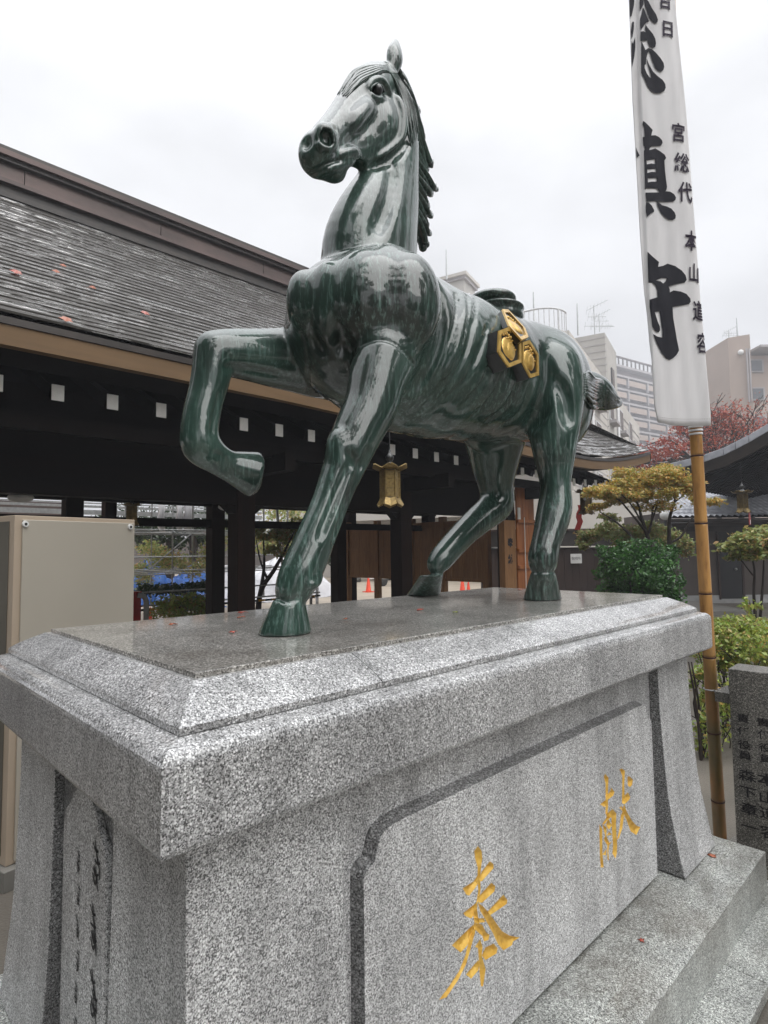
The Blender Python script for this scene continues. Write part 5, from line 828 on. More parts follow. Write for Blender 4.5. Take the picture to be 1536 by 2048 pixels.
def cr(P, n=4):
    P = [np.array(p) for p in P]; P = [2*P[0]-P[1]]+P+[2*P[-1]-P[-2]]; o = []
    for i in range(1, len(P)-2):
        p0, p1, p2, p3 = P[i-1:i+3]
        for j in range(n):
            t = j/n; o.append(.5*(2*p1+(p2-p0)*t+(2*p0-5*p1+4*p2-p3)*t*t+(3*p1-p0-3*p2+p3)*t**3))
    return o+[P[-2]]
for key, nm in (('MANE', 'mane'), ('FORE', 'forelock'), ('TAIL', 'tail_hair')):
    B = MB()
    for s in D[key]:
        q = cr(s, 4); B.tube([p[:3] for p in q], [max(p[3], .0015) for p in q], 6)
    B.build(nm, M['bronze'], hs_, True)
# saddle
G = Field(np.arange(1.4, 2.2, .007), np.arange(.2, .85, .007), np.arange(2.6, 3.1, .006))
G.ell((1.755, .50, 2.835), (.115, .12, .040), k=.012); G.ell((1.785, .50, 2.795), (.135, .14, .026), k=.004); G.ell((1.80, .50, 2.755), (.12, .13, .05), k=.03)
a, b_ = G.mesh(); np_mesh('saddle', a, b_, M['bronze'], hs_, True); del G
# gilt crest of three hexagons on black mounts
for corners, nrm in D['HEX']:
    P = [Vector(p) for p in corners]; nv = Vector(nrm); c = sum(P, Vector())/6
    if (P[1]-P[0]).cross(P[2]-P[1]).dot(nv) < 0: P = P[::-1]
    # direction check keeps the outer faces towards the viewer's side of the horse
    th = .024 if nv.z > .3 else .07
    B = MB(); B.prism([c+(p-c)*(1.0 if nv.z > .3 else 1.04)-nv*(th+.007) for p in P], nv*th); B.build('crest_mount', M['black_metal'], hs_)
    cr_ = MB(); inner = [c+(p-c)*.80 for p in P]; n = 6
    lo = [p-nv*.007 for p in P]
    cr_.add(P+inner+lo+[p-nv*.012 for p in inner], [(i, (i+1) % n, n+(i+1) % n, n+i) for i in range(n)]+[(2*n+i, 2*n+(i+1) % n, (i+1) % n, i) for i in range(n)]+[(n+i, n+(i+1) % n, 3*n+(i+1) % n, 3*n+i) for i in range(n)])
    pl = cr_.build('crest_hexagon', M['gold'], hs_)
    B = MB(); B.add([c+(p-c)*.80-nv*.010 for p in P], [tuple(range(6))]); B.build('recess', M['black_metal'], pl)  # black floor paints in the shadow of the gilt recess
    up = Vector((0, 0, 1)); up = (up-nv*up.dot(nv)).normalized(); sd = up.cross(nv)
    if sd.x < 0: sd = -sd
    R0 = min((p-c).length for p in P)
    def lobe(B, u, v, ru, rv, h, z0=-.011, seg=18, sq=1.):
        o = c+sd*u*R0+up*v*R0; V = []; rings = 5
        for i in range(rings+1):
            a = i/rings*pi/2
            V += [o+(sd*cos(2*pi*k/seg)*ru+up*sin(2*pi*k/seg)*rv)*R0*cos(a)**.6+nv*(z0+h*sin(a)) for k in range(seg)]
        B.add(V, [(i*seg+k, i*seg+(k+1) % seg, (i+1)*seg+(k+1) % seg, (i+1)*seg+k) for i in range(rings) for k in range(seg)])
    B = MB(); lobe(B, .08, -.16, .42, .50, .013); lobe(B, -.10, -.06, .54, .56, .010); lobe(B, 0, -.05, .66, .62, .007); B.build('relief', M['gold'], pl, True)
    B = MB()
    for q in range(5): lobe(B, -.42+.17*q, .66-.06*abs(q-2), .06, .10, .010)
    for q in range(4): lobe(B, -.40+.26*q, .50-.10*(q % 2), .10, .055, .010)
    for q in range(6): lobe(B, .0+.11*q, .44-.09*q, .075, .045, .010)
    B.build('relief', M['gold'], pl, True)

# ---------------------------------------------------------------- banner on its bamboo pole
BO = Vector(D['BAX'][0]); BR = Vector(D['BAX'][1]); BU = Vector(D['BAX'][2]); BF = Vector(D['BAX'][3])
def bpt(u, v, d=0): return BO+BR*u+BU*v-BF*d
def pix(x, y, depth): return CAMP+(_f+_r2*((x-768)/1170.7)-_u2*((y-1024)/1170.7))*depth
pole = thing('bamboo_pole', 'tall leaning bamboo pole standing beside the inscribed stone, holding up the white banner', 'pole', pix(1444, 1740, 3.22))
nodes = [1740, 1600, 1464, 1313, 1186, 1046, 911, 780, 640, 490, 330, 160, -20, -200]
def polept(y, d=3.22): t = (y-1687)/(1687-868); return pix(1441+t*49.5, y, d)
for i, (a, b_) in enumerate(zip(nodes, nodes[1:])):
    r = .0335*(1-.012*i); P = [polept(a+(b_-a)*t) for t in (0.004, .04, .5, .96, .996)]
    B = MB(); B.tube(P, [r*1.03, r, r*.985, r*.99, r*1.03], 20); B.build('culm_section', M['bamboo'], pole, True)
    B = MB(); B.tube([polept(b_+2.2), polept(b_-1.0)], [r*1.045, r*1.045], 20); B.build('node_ring', M['node_ring'], pole, True)
# cloth: front sheet, fold at the left edge and a strip turned back
LE, RE, CE = D['BB']
def edge(E, v):
    E = sorted([tuple(p) for p in E], key=lambda p: p[1])
    for (u0, v0), (u1, v1) in zip(E, E[1:]):
        if v <= v1 or (u1, v1) == E[-1]: return u0+(u1-u0)*(v-v0)/(v1-v0)
ban = MB(); vs_ = [-.045+i*(2.62/80) for i in range(81)]; nu = 48
def bsurf(s, v):
    l, r = edge(LE, v), edge(RE, v)
    low = max(0, min(1, (v-.0)/.1))
    d = .005*sin(s*8+v*1.3)*(.3+.7*s)+.004*sin(pi*s)+.0012*sin(s*21+v*1.7)
    sc_ = (edge(CE, v)-l)/(r-l)
    if s < sc_: d -= .014*min(1, (sc_-s)/.03)
    vv = v
    if v < .06: vv = v+(.06-v)*max(0, (.3-s))*.6-(.0)
    return bpt(l+(r-l)*s, vv, d)
V = [bsurf(i/nu, v) for v in vs_ for i in range(nu+1)]
F = [(j*(nu+1)+i, j*(nu+1)+i+1, (j+1)*(nu+1)+i+1, (j+1)*(nu+1)+i) for j in range(len(vs_)-1) for i in range(nu)]
ban.add(V, F)
V = []; 
for v in vs_:
    for i in range(7):
        t = i/6; p = bsurf(0, v); V.append(p+BR*(.10*t)-BF*(-.028*sin(pi*min(1, t*1.6)*.5)-.01*t))
ban.add(V, [(j*7+i, (j+1)*7+i, (j+1)*7+i+1, j*7+i+1) for j in range(len(vs_)-1) for i in range(6)])
bo = ban.build('banner', M['cloth'], None, True, loc=bpt(0, 0)); tag(bo, 'long white cloth banner with bold black brush lettering hanging down the bamboo pole', 'banner')
so_ = bo.modifiers.new('thickness', 'SOLIDIFY'); so_.thickness = .0012; so_.offset = 0
def onban(u, v, d=.0045):
    l, r = edge(LE, v), edge(RE, v); s = (u-l)/(r-l); p = bsurf(s, v); return p-BF*d
def banner_text(polys, holes, m, name, keep=lambda u, v: True):
    for P in polys:
        P = P if area(P) > 0 else P[::-1]
        hs2 = [h for h in holes if inside(sum(p[0] for p in h)/len(h), sum(p[1] for p in h)/len(h), P)]
        V2 = [Vector(p) for p in P]; Fc = [list(range(len(P)))]
        for h in hs2: Fc.append(list(range(len(V2), len(V2)+len(h)))); V2 += [Vector(p) for p in (h if area(h) > 0 else h[::-1])]
        u0, u1 = min(p[0] for p in P), max(p[0] for p in P); v0, v1 = min(p[1] for p in P), max(p[1] for p in P)
        u = u0
        while u < u1:
            v = v0
            while v < v1:
                if inside(u, v, P) and not any(inside(u, v, h) for h in hs2): V2.append(Vector((u, v)))
                v += .02
            u += .012
        ov, _, of, _, _, orf = delaunay_2d_cdt(V2, [], Fc, 2, 1e-6)
        B = MB(); B.add([onban(v.x, v.y) for v in ov], [tuple(f) for f, k in zip(of, orf) if k and not any(q > 0 for q in k)]); B.build(name, m, bo)
banner_text(D['BL'], D['HOLES'], M['ink'], 'brush_lettering')
def bpx(x, y): d = pix(x, y, 3.12)-BO; return d.dot(BR), d.dot(BU)
for ch, x, y, w_, h_ in (('吉', 1329, 6, 27, 38), ('日', 1334, 64, 28, 34), ('宮', 1355, 272, 28, 37), ('総', 1362, 332, 30, 38), ('代', 1369, 391, 28, 40), ('本', 1381, 488, 26, 40), ('山', 1386, 552, 22, 38), ('道', 1396, 628, 24, 40), ('容', 1403, 692, 22, 40)):
    cu, cv = bpx(x, y); sx = w_*3.12/1170.7; sy = h_*3.12/1170.7
    def pl_(a, b_, cu=cu, cv=cv, sx=sx, sy=sy):
        u = cu+a*sx/.95; v = cv+(b_+.03)*sy/.95-a*sx*.12
        return onban(min(u, edge(RE, v)-.001), v, .0055)
    glyph(ch, 1, pl_, 'small_lettering', M['ink_small'], bo, bold=.02)
B = MB()                                       # hem stitched along the bottom
for i in range(24):
    s = i/24; B.add([bsurf(s, -.008)-BF*.002, bsurf(s+.025, -.008)-BF*.002, bsurf(s+.025, -.0095)-BF*.002, bsurf(s, -.0095)-BF*.002], [(0, 1, 2, 3)])
B.build('hem_stitching', M['plaster'], bo)
B = MB()
for k in range(5): B.tube([polept(838+k*7)+BR*.0, polept(842+k*7)], [.042-.002*k, .040-.001*k], 16)
tag(B.build('cloth_tie', M['cloth'], None, True, loc=polept(840)), 'white cloth tie wound round the bamboo pole just under the banner hem', 'tie')
# ---------------------------------------------------------------- inscribed stone by the pole
MX = 2.86
mon = thing('inscribed_stone', 'upright grey stone slab with columns of black carved names beside the bamboo pole', 'stone marker', (MX, -.5, 0))
def onX(x, y, X=MX):
    d = _f+_r2*((x-768)/1170.7)-_u2*((y-1024)/1170.7); t = (X-CAMP.x)/d.x; return CAMP+d*t
pt = onX(1456, 1337); yl = pt.y; zt = pt.z
B = MB(); B.add([(MX, yl, 0), (MX, yl-.95, 0), (MX, yl-.95, zt), (MX, yl, zt), (MX+.17, yl+.0, 0), (MX+.17, yl-.95, 0), (MX+.17, yl-.95, zt+.003), (MX+.17, yl, zt+.003)],
      [(0, 3, 2, 1), (4, 5, 6, 7), (0, 4, 7, 3), (1, 2, 6, 5), (3, 7, 6, 2), (0, 1, 5, 4)])
B.build('slab', M['granite_monument'], mon, bevel=.004)
for txt, xs_, ys_, s0 in (('責任役員', (1486, 1487.5, 1489, 1490.5), (1438, 1464, 1491, 1512), 17), ('森下章一', (1494, 1496, 1498, 1500), (1553, 1586, 1620, 1656), 23),
                          ('責任役員', (1526, 1528.5, 1531, 1532.5), (1446, 1471, 1497, 1519), 17), ('本山道容', (1534, 1536, 1538, 1540), (1562, 1598, 1630, 1668), 25)):
    for ch, x, y in zip(txt, xs_, ys_):
        c = onX(x, y); sz = s0*(c-CAMP).dot(_f)/1170.7*1.05
        glyph(ch, 1, lambda a, b_, c=c, sz=sz: (MX-.0015, c.y-a*sz*1.35, c.z+b_*sz), 'carved_letter', M['ink_stone'], mon, bold=.012)
for y in (1378, 1698):                         # stone lugs and steel straps that hold the pole
    p = polept(y); q = onX(1456, y); zc = p.z
    B = MB(); B.box(MX+.02, MX+.14, yl+.0015, yl+.075, zc-.03, zc+.02); B.add([(MX+.02, yl+.0015, zc+.0205), (MX+.14, yl+.0015, zc+.0205), (MX+.14, yl+.075, zc+.0205), (MX+.02, yl+.075, zc+.0205), (MX+.08, yl+.03, zc+.05)], [(0, 1, 4), (1, 2, 4), (2, 3, 4), (3, 0, 4)])
    B.build('lug', M['granite_monument'], mon)
    B = MB(); P = [p+Vector((cos(a), sin(a), 0))*.038 for a in [k*pi/10 for k in range(21)]]; B.tube(P, .0035, 6); B.tube([p+(Vector((MX+.06, yl+.06, zc))-p).normalized()*.036, Vector((MX+.06, yl+.05, zc))], .005, 6)
    B.build('strap', M['steel'], mon, True)
B = MB(); B.box(MX-.09, MX+.26, yl-1.05, yl+.09, .0, .055); B.build('footing', M['granite_monument'], mon)

# ================================================================ shrine hall on the left
def pl(y0):      # height of the front roof slope, slightly hollow
    t = (y0-4.0)/3.4; return 3.48+2.72*(t*.88+.12*t*t)
YR = 7.62; XE = 12.72
hall = thing('shrine_hall', 'long open wooden shrine hall with a wet copper shingle roof behind the statue', 'hall', (3, 5.4, 0))
def flare(x): return -.14*max(0, min(1, (x-3)/6.5))+(.42*((x-9.3)/3.4)**2 if x > 9.3 else 0)
NC = 32
def xend(y): return XE-(y-4.0)*.93
for i in range(NC):
    y0 = 4.0+3.4*i/NC; y1 = 4.0+3.4*(i+1)/NC+.03; z0 = pl(y0)+.022; z1 = pl(y1)+.004
    if i == 0: y0 -= .0
    xs = [-6, 0, 3, 6, 8, 9.3]+[9.3+(xend(y0)-9.3)*k/6 for k in range(1, 7)]
    xs = [x for x in xs if x <= xend(y0)+1e-6]
    w0 = max(0, 1-(y0-4)/2.2); V = []
    for x in xs:
        f = flare(x)*w0
        V += [(x, y0+.004, z0+f-.018), (x, y0, z0+f), (min(x, xend(y1)) if x == xs[-1] else x, y1, z1+flare(x)*max(0, 1-(y1-4)/2.2)), (x, y0+.07, z0+f-.013+.04)]
    n = len(xs)
    B = MB(); B.add(V, [(k*4, (k+1)*4, (k+1)*4+1, k*4+1) for k in range(n-1)]+[(k*4+1, (k+1)*4+1, (k+1)*4+2, k*4+2) for k in range(n-1)]+[(k*4+3, (k+1)*4+3, (k+1)*4, k*4) for k in range(n-1)])
    o = B.build('shingle_course', M['shingle'], hall)
B = MB()       # far slope and hipped end
B.add([(-6, YR+.2, 6.25), (9.3, YR+.2, 6.25), (9.3, 11.4, 3.5), (-6, 11.4, 3.5)], [(0, 1, 2, 3)])
B.add([(9.3, YR+.2, 6.25), (9.3, 7.4, 6.2), (XE-.03, 4.02, 3.75), (XE, 11.3, 3.75), (9.3, 11.4, 3.5)], [(0, 1, 2, 3), (0, 3, 4)])
B.build('rear_roof_slope', M['shingle'], hall)
B = MB()       # eave fascia (upper lip and tan board), following the upswept corner
xs = [-6, 0, 3, 6, 8, 9.3, 10, 10.7, 11.4, 12, 12.4, XE]
for (ya, yb, za, zb, mt, nm) in ((3.985, 4.05, -.035, -.09, 'ridge_dark', 'eave_lip'), (4.0, 4.09, -.092, -.25, 'fascia', 'fascia_board')):
    B = MB(); V = []
    for x in xs: f = 3.48+flare(x); V += [(x, ya, f+za), (x, yb, f+za), (x, yb, f+zb), (x, ya, f+zb)]
    n = len(xs); B.add(V, [(k*4+a, k*4+(a+1) % 4, (k+1)*4+(a+1) % 4, (k+1)*4+a) for k in range(n-1) for a in range(4)]+[(0, 3, 2, 1), ((n-1)*4, (n-1)*4+1, (n-1)*4+2, (n-1)*4+3)])
    B.build(nm, M[mt], hall)
B = MB(); V = []
for y in (4.0, 5.5, 7, 9, 11.3): V += [(XE, y, 3.8-.09), (XE+.06, y, 3.8-.09), (XE+.06, y, 3.8-.25), (XE, y, 3.8-.25)]
B.add(V, [(k*4+a, k*4+(a+1) % 4, (k+1)*4+(a+1) % 4, (k+1)*4+a) for k in range(4) for a in range(4)]); B.build('fascia_board', M['fascia'], hall)
# soffit
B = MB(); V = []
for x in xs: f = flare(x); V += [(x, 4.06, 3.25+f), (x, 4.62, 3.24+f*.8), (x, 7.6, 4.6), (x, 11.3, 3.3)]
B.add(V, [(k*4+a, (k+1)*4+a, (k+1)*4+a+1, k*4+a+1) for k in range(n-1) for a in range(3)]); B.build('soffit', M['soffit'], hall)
# ridge: base lip, face, cap mouldings
for y0, y1, z0, z1, mt, nm in ((7.28, 7.96, 6.14, 6.20, 'ridge_dark', 'ridge_lip'), (7.40, 7.84, 6.20, 6.36, 'ridge_dark', 'ridge_base'), (7.33, 7.91, 6.36, 6.41, 'ridge_copper', 'ridge_lip'),
                               (7.43, 7.81, 6.41, 6.66, 'ridge_copper', 'ridge_face'), (7.36, 7.88, 6.66, 6.71, 'ridge_dark', 'ridge_lip'), (7.31, 7.93, 6.71, 6.78, 'ridge_copper', 'ridge_lip'), (7.34, 7.90, 6.78, 6.84, 'ridge_dark', 'ridge_cap')):
    B = MB(); x = -6
    while x < 9.2: B.box(x, min(x+1.815, 9.45), y0, y1, z0, z1); x += 1.82 if nm == 'ridge_face' else 99
    if nm != 'ridge_face': B = MB(); B.box(-6, 9.45, y0, y1, z0, z1); B.build(nm, M[mt], hall)
    else:
        x = -6
        while x < 9.4: B = MB(); B.box(x, min(x+1.81, 9.45), y0, y1, z0, z1); B.build('ridge_face', M[mt], hall); x += 1.82
# rafters with white painted ends
first = None
for i in range(40):
    x = -5.45+.4553*i
    if x > 12.2: break
    zc = 3.055-.0105*max(0, x) if x < 10 else 2.95-.035+.04*(x-10)**1.3
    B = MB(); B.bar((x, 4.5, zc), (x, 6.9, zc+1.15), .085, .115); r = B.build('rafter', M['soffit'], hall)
    B = MB(); B.box(x-.05, x+.05, 4.42, 4.43, zc-.085, zc+.055); B.build('rafter_end', M['white_paint'], hall, bevel=.003)
# posts
for x in (-2.7, .35, 3.30, 6.18, 9.12):
    B = MB(); B.box(x-.125, x+.125, 5.28, 5.53, 0, 2.8); B.build('post', M['dark_wood'], hall, bevel=.01)
    B = MB(); B.box(x-.2, x+.2, 5.2, 5.6, 0, .14); B.build('post_base', M['granite_dark'], hall)
for x in (-1.0, 1.93, 4.02, 6.55, 9.12):
    B = MB(); B.box(x-.11, x+.11, 7.3, 7.52, 0, 2.8); B.build('post', M['dark_wood'], hall, bevel=.01)
for x in (-2.7, .35, 3.3, 6.18, 9.12):
    B = MB(); B.box(x-.1, x+.1, 9.9, 10.12, 0, 3.2); B.build('post', M['dark_wood'], hall, bevel=.01)
# beams
for y0, y1, z0, z1 in ((5.31, 5.50, 2.22, 2.95), (5.34, 5.47, 2.955, 3.3), (7.33, 7.49, 2.35, 2.75), (7.34, 7.48, 2.02, 2.14), (9.92, 10.1, 2.75, 3.2)):
    B = MB(); B.box(-6, 9.3, y0, y1, z0, z1); B.build('beam', M['beam_wood'], hall, bevel=.006)
B = MB(); B.box(-6, 9.3, 4.62, 4.72, 2.72, 2.86); B.build('eave_purlin', M['beam_wood'], hall)
for x in (-2.7, .35, 3.30, 6.18, 9.12):
    B = MB(); B.box(x-.07, x+.07, 4.35, 9.9, 2.55, 2.75); B.build('tie_beam', M['beam_wood'], hall)
    B = MB(); B.prism([(x-.28, 5.405-.07, 2.215), (x+.28, 5.405-.07, 2.215), (x+.16, 5.405-.07, 2.11), (x-.16, 5.405-.07, 2.11)], (0, .14, 0)); B.build('bracket', M['beam_wood'], hall)
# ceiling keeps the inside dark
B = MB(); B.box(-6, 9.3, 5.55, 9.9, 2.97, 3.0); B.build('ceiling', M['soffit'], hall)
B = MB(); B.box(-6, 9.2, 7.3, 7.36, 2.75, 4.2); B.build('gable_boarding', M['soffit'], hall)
B = MB(); B.box(12.35, 12.55, 4.2, 4.6, 2.86, 3.0); B.bar((11.6, 4.42, 2.88), (12.75, 4.25, 3.04), .14, .2); B.build('corner_rafter', M['ridge_dark'], hall)
# right end wall of vertical boards, open along the floor
wx = 8.86
for j, y in enumerate((5.62, 6.72, 7.6, 8.7, 9.75)):
    B = MB(); B.box(wx-.06, wx+.06, y, y+.13, 0, 2.3); B.build('panel_post', M['panel_wood'], hall)
for a, b_ in ((5.75, 6.72), (6.85, 7.6), (7.73, 8.7), (8.83, 9.75)):
    for z0, z1 in ((1.03, 1.60), (1.68, 2.08)):
        y = a; k = int((b_-a)/.16); wd = (b_-a)/k
        for q in range(k):
            B = MB(); B.box(wx-.02-.003*(q % 2), wx+.02, y+.001, y+wd-.002, z0, z1); B.build('board', M['panel_wood'], hall); y += wd
    for z0, z1 in ((.97, 1.03), (1.60, 1.68), (2.08, 2.2)):
        B = MB(); B.box(wx-.04, wx+.04, a, b_, z0, z1); B.build('rail', M['panel_wood'], hall)
# tall orange brown boards at the hall's right end, by the last post
B = MB()
for k in range(3):
    B = MB(); B.box(8.76+.2*k, 8.955+.2*k, 4.92, 4.95, .05, 2.78); B.build('end_board', M['orange_wood'], hall)
for z in (.55, 1.25, 1.55, 2.1):
    B = MB(); B.box(8.75, 9.37, 4.88, 4.918, z, z+.06); B.build('rail', M['orange_wood'], hall)
B = MB(); B.box(8.36, 8.72, 4.93, 5.05, .05, 2.14); nb = B.build('name_board', M['panel_wood'], hall)
for ch, z in zip('奉納', (1.72, 1.42)): glyph(ch, .17, lambda a, b_, z=z: (8.54+a, 4.927, z+b_), 'board_letter', M['ink'], hall, bold=.008)
tag(nb, 'dark upright name board with faint writing')
B = MB(); B.box(8.78, 8.86, 4.90, 4.918, 2.16, 2.38); B.build('paper_label', M['white_plastic'], hall)
B = MB(); B.tube([(8.92, 4.86, 2.2), (8.92, 4.86, .02)], .008, 6); B.build('rain_cord', M['white_plastic'], hall)
# round lamps under the beam
for k, (x, lb) in enumerate(((.95, 'round white lamp under the hall beam above the beige cabinet'), (3.28, 'round white lamp under the beam beside the first dark post'), (5.15, 'round white lamp under the beam behind the standing foreleg'))):
    t = thing('round_lamp', lb, 'lamp', (x, 5.7, 2.2), 'round lamps under the hall beam')
    B = MB(); B.ball((x, 5.72, 2.215), (.12, .12, .05), 16, 8); B.build('diffuser', M['white_plastic'], t, True)
    B = MB(); B.lathe([(.06, 2.25), (.06, 2.30)], (x, 5.72, 0), 12); B.build('mount', M['black_plastic'], t)
# hanging lanterns
def lantern(c, s, label, mt='old_brass', tassel=False):
    t = thing('hanging_lantern', label, 'lantern', c, 'hanging bronze lanterns')
    x, y, z = c; h = 6; r0 = .105*s
    B = MB(); B.lathe([(r0*.96, z-.17*s), (r0*.96, z+.13*s)], (x, y, 0), 6, .3); B.build('body', M[mt], t)
    for k in range(6):
        a = 2*pi*k/6+.3; a2 = a+2*pi/6
        p = Vector((x+cos(a)*r0, y+sin(a)*r0, z)); q = Vector((x+cos(a2)*r0, y+sin(a2)*r0, z))
        B = MB(); B.bar(p-Vector((0, 0, .17*s)), p+Vector((0, 0, .14*s)), .014*s); B.build('frame_post', M[mt], t)
        m_ = (p+q)/2; d = (q-p).normalized()
        for zz in (-.16, -.06, .04, .12):
            B = MB(); B.bar(m_-d*r0*.45+Vector((0, 0, zz*s)), m_+d*r0*.45+Vector((0, 0, zz*s)), .009*s); B.build('lattice_bar', M[mt], t)
        # upturned roof petal and flared foot petal
        o = Vector((cos(a+pi/6), sin(a+pi/6), 0)); sd = Vector((-o.y, o.x, 0)); ct = Vector((x, y, 0))
        def petal(zs, rs_, ws):
            V = []
            for zz, rr, w in zip(zs, rs_, ws): V += [ct+o*rr*s+sd*w*s+Vector((0, 0, z+zz*s)), ct+o*(rr-.004)*s+Vector((0, 0, z+(zz-.012)*s)), ct+o*rr*s-sd*w*s+Vector((0, 0, z+zz*s))]
            B = MB(); B.add(V, [(i*3+j, i*3+j+1, i*3+j+4, i*3+j+3) for i in range(len(zs)-1) for j in (0, 1)]); return B
        ob = petal((.215, .165, .15, .165, .20), (.02, .09, .135, .175, .20), (.02, .062, .085, .075, .012)).build('roof_petal', M[mt], t)
        md = ob.modifiers.new('t', 'SOLIDIFY'); md.thickness = .006*s
        ob = petal((-.165, -.20, -.245, -.26), (.095, .11, .135, .15), (.056, .06, .066, .02)).build('foot_petal', M[mt], t)
        md = ob.modifiers.new('t', 'SOLIDIFY'); md.thickness = .006*s
    B = MB(); B.lathe([(.10*s, z+.15*s), (.05*s, z+.20*s), (.025*s, z+.23*s), (.045*s, z+.26*s), (.05*s, z+.285*s), (.03*s, z+.31*s), (.012*s, z+.34*s), (.012*s, z+.36*s)], (x, y, 0), 12); B.build('finial', M['black_metal'], t, True)
    B = MB(); B.tube([(x, y, z+.35*s), (x, y, z+.8*s)], .006*s, 6); B.build('chain', M['black_metal'], t)
    if tassel:
        B = MB(); B.prism([(x-.045*s, y-.12*s, z-.26*s), (x+.045*s, y-.12*s, z-.26*s), (x+.06*s, y-.12*s, z-.52*s), (x-.06*s, y-.12*s, z-.52*s)], (0, .012, 0)); B.build('paper_tag', M['red'], t)
        B = MB(); B.box(x-.02*s, x+.02*s, y-.125*s, y-.121*s, z-.50*s, z-.42*s); B.build('tag_mark', M['white_plastic'], t)
    return t
lp = pix(780, 965, 6.5); lantern(tuple(lp), 1.0, 'gilt hexagonal lantern hanging in the dark hall between the horse\'s legs', 'lantern_brass')
lp = pix(1172, 1000, 12.6); lantern(tuple(lp), 1.15, 'olive brass lantern hanging under the hall\'s upturned right corner', 'old_brass')
lp = pix(632/2.4, 1025, 6.7); lantern(tuple(lp), .55, 'small dark lantern hanging behind the top corner of the beige cabinet', 'old_brass')
# pale drain brackets near that corner
lp = pix(1192, 978, 12.4)
B = MB(); B.bar(lp-_r*.25-Vector((0, 0, .22)), lp+_r*.10+Vector((0, 0, .12)), .11, .05); tag(B.build('floodlight', M['zinc'], None, loc=lp), 'pale box floodlight fixed under the upturned right corner of the hall', 'floodlight')
# ================================================================ beige cabinet
cx0 = .195; cxr = .585; cy = 2.36
cb = thing('electrical_cabinet', 'tall beige enamelled metal cabinet standing close behind the pedestal, at the left edge', 'cabinet', (.2, cy, 0))
P0 = pix(32, 1030, 3.0); P1 = pix(272, 1040, 3.58)
fx = (P1-P0); fx.z = 0; wdt = fx.length; fx.normalize(); fy = Vector((-fx.y, fx.x, 0)); zt = P0.z+.0
if fy.y < 0: fy = -fy
def cbx(u0, u1, v0, v1, z0, z1, name, m, bev=.003):
    B = MB(); c = P0+fx*(u0+u1)/2+fy*(v0+v1)/2; c.z = (z0+z1)/2; B.obox(c, (fx, fy, (0, 0, 1)), ((u1-u0)/2, (v1-v0)/2, (z1-z0)/2)); return B.build(name, m, cb, bevel=bev)
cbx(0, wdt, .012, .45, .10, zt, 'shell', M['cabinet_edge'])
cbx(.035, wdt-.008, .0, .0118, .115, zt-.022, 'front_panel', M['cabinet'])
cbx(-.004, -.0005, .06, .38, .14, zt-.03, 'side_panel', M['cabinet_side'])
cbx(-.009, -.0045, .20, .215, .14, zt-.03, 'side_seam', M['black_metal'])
cbx(-.03, wdt+.03, -.04, .48, 0, .098, 'plinth', M['paving'])
for u in (.045, wdt-.04):
    c = P0+fx*u-fy*.002; c.z = zt-.045
    B = MB(); B.tube([c, c-fy*.008], [.017, .015], 16); b1 = B.build('bolt_cap', M['white_plastic'], cb)
    B = MB(); B.tube([c-fy*.0081, c-fy*.0125], [.007, .006], 10); B.build('bolt', M['black_plastic'], b1)
# ================================================================ yard seen through the hall
def post_cone(px, py, h, label):
    d = CAMP.z/((py-(1107-px*.0126))/1170.7); c = pix(px, py, d); c.z = 0
    t = thing('traffic_cone', label, 'cone', tuple(c), 'orange traffic cones')
    B = MB(); B.lathe([(h*.20, .03), (h*.17, .05), (h*.045, h*.97), (h*.03, h)], tuple(c), 16); B.build('cone_body', M['cone'], t, True)
    B = MB(); B.box(c.x-h*.27, c.x+h*.27, c.y-h*.27, c.y+h*.27, .004, .032); B.build('base_plate', M['cone'], t)
    return c
post_cone(300, 1243, .34, 'orange traffic cone beside the red post, left of the dark hall posts')
c1 = post_cone(737, 1184, .62, 'orange traffic cone on the sand, seen under the hall\'s board wall')
c2 = post_cone(925, 1184, .60, 'larger orange cone of the pair near the raised hind hoof')
c3 = post_cone(937, 1183, .42, 'smaller orange cone leaning at the pair near the raised hind hoof')
for a, b_, lb in ((c1, c1+Vector((2.4, -1.9, 0)), 'white cone bar running right from the middle cone'), (c2, c2+Vector((-1.3, 1.1, 0)), 'white cone bar running left from the pair of cones')):
    B = MB(); B.tube([a+Vector((0, 0, .52)), b_+Vector((0, 0, .50))], .02, 8); tag(B.build('cone_bar', M['white_plastic'], None, loc=a), lb, 'bar', 'bars between cones')
def span(y, xpix, depthY):   # point at photo column/row on the vertical plane Y = depthY
    d = _f+_r2*((xpix-768)/1170.7)-_u2*((y-1024)/1170.7); t = (depthY-CAMP.y)/d.y; return CAMP+d*t
# striped bar along the hall's far side
pa = span(1222, 262, 9.2); pb = span(1180, 640, 9.2); pb.z = pa.z
t = thing('striped_barrier', 'yellow and black striped barrier pipe with a white rail above it, beyond the hall', 'barrier', tuple(pa))
n = 26; L_ = pb-pa
for k in range(n):
    a = pa+L_*(k/n); b_ = pa+L_*((k+1)/n)
    B = MB(); B.tube([a, b_], .022, 10); B.build('yellow_band' if k % 2 == 0 else 'black_band', M['yellow' if k % 2 == 0 else 'black_plastic'], t, True)
B = MB(); B.tube([pa+Vector((-.3, 0, .07)), pb+Vector((0, 0, .07))], .016, 8); B.build('rail', M['white_plastic'], t)
B = MB(); B.tube([pa+Vector((-.3, .3, .28)), pb+Vector((0, .3, .28))], .014, 8); B.build('rail', M['steel'], t)
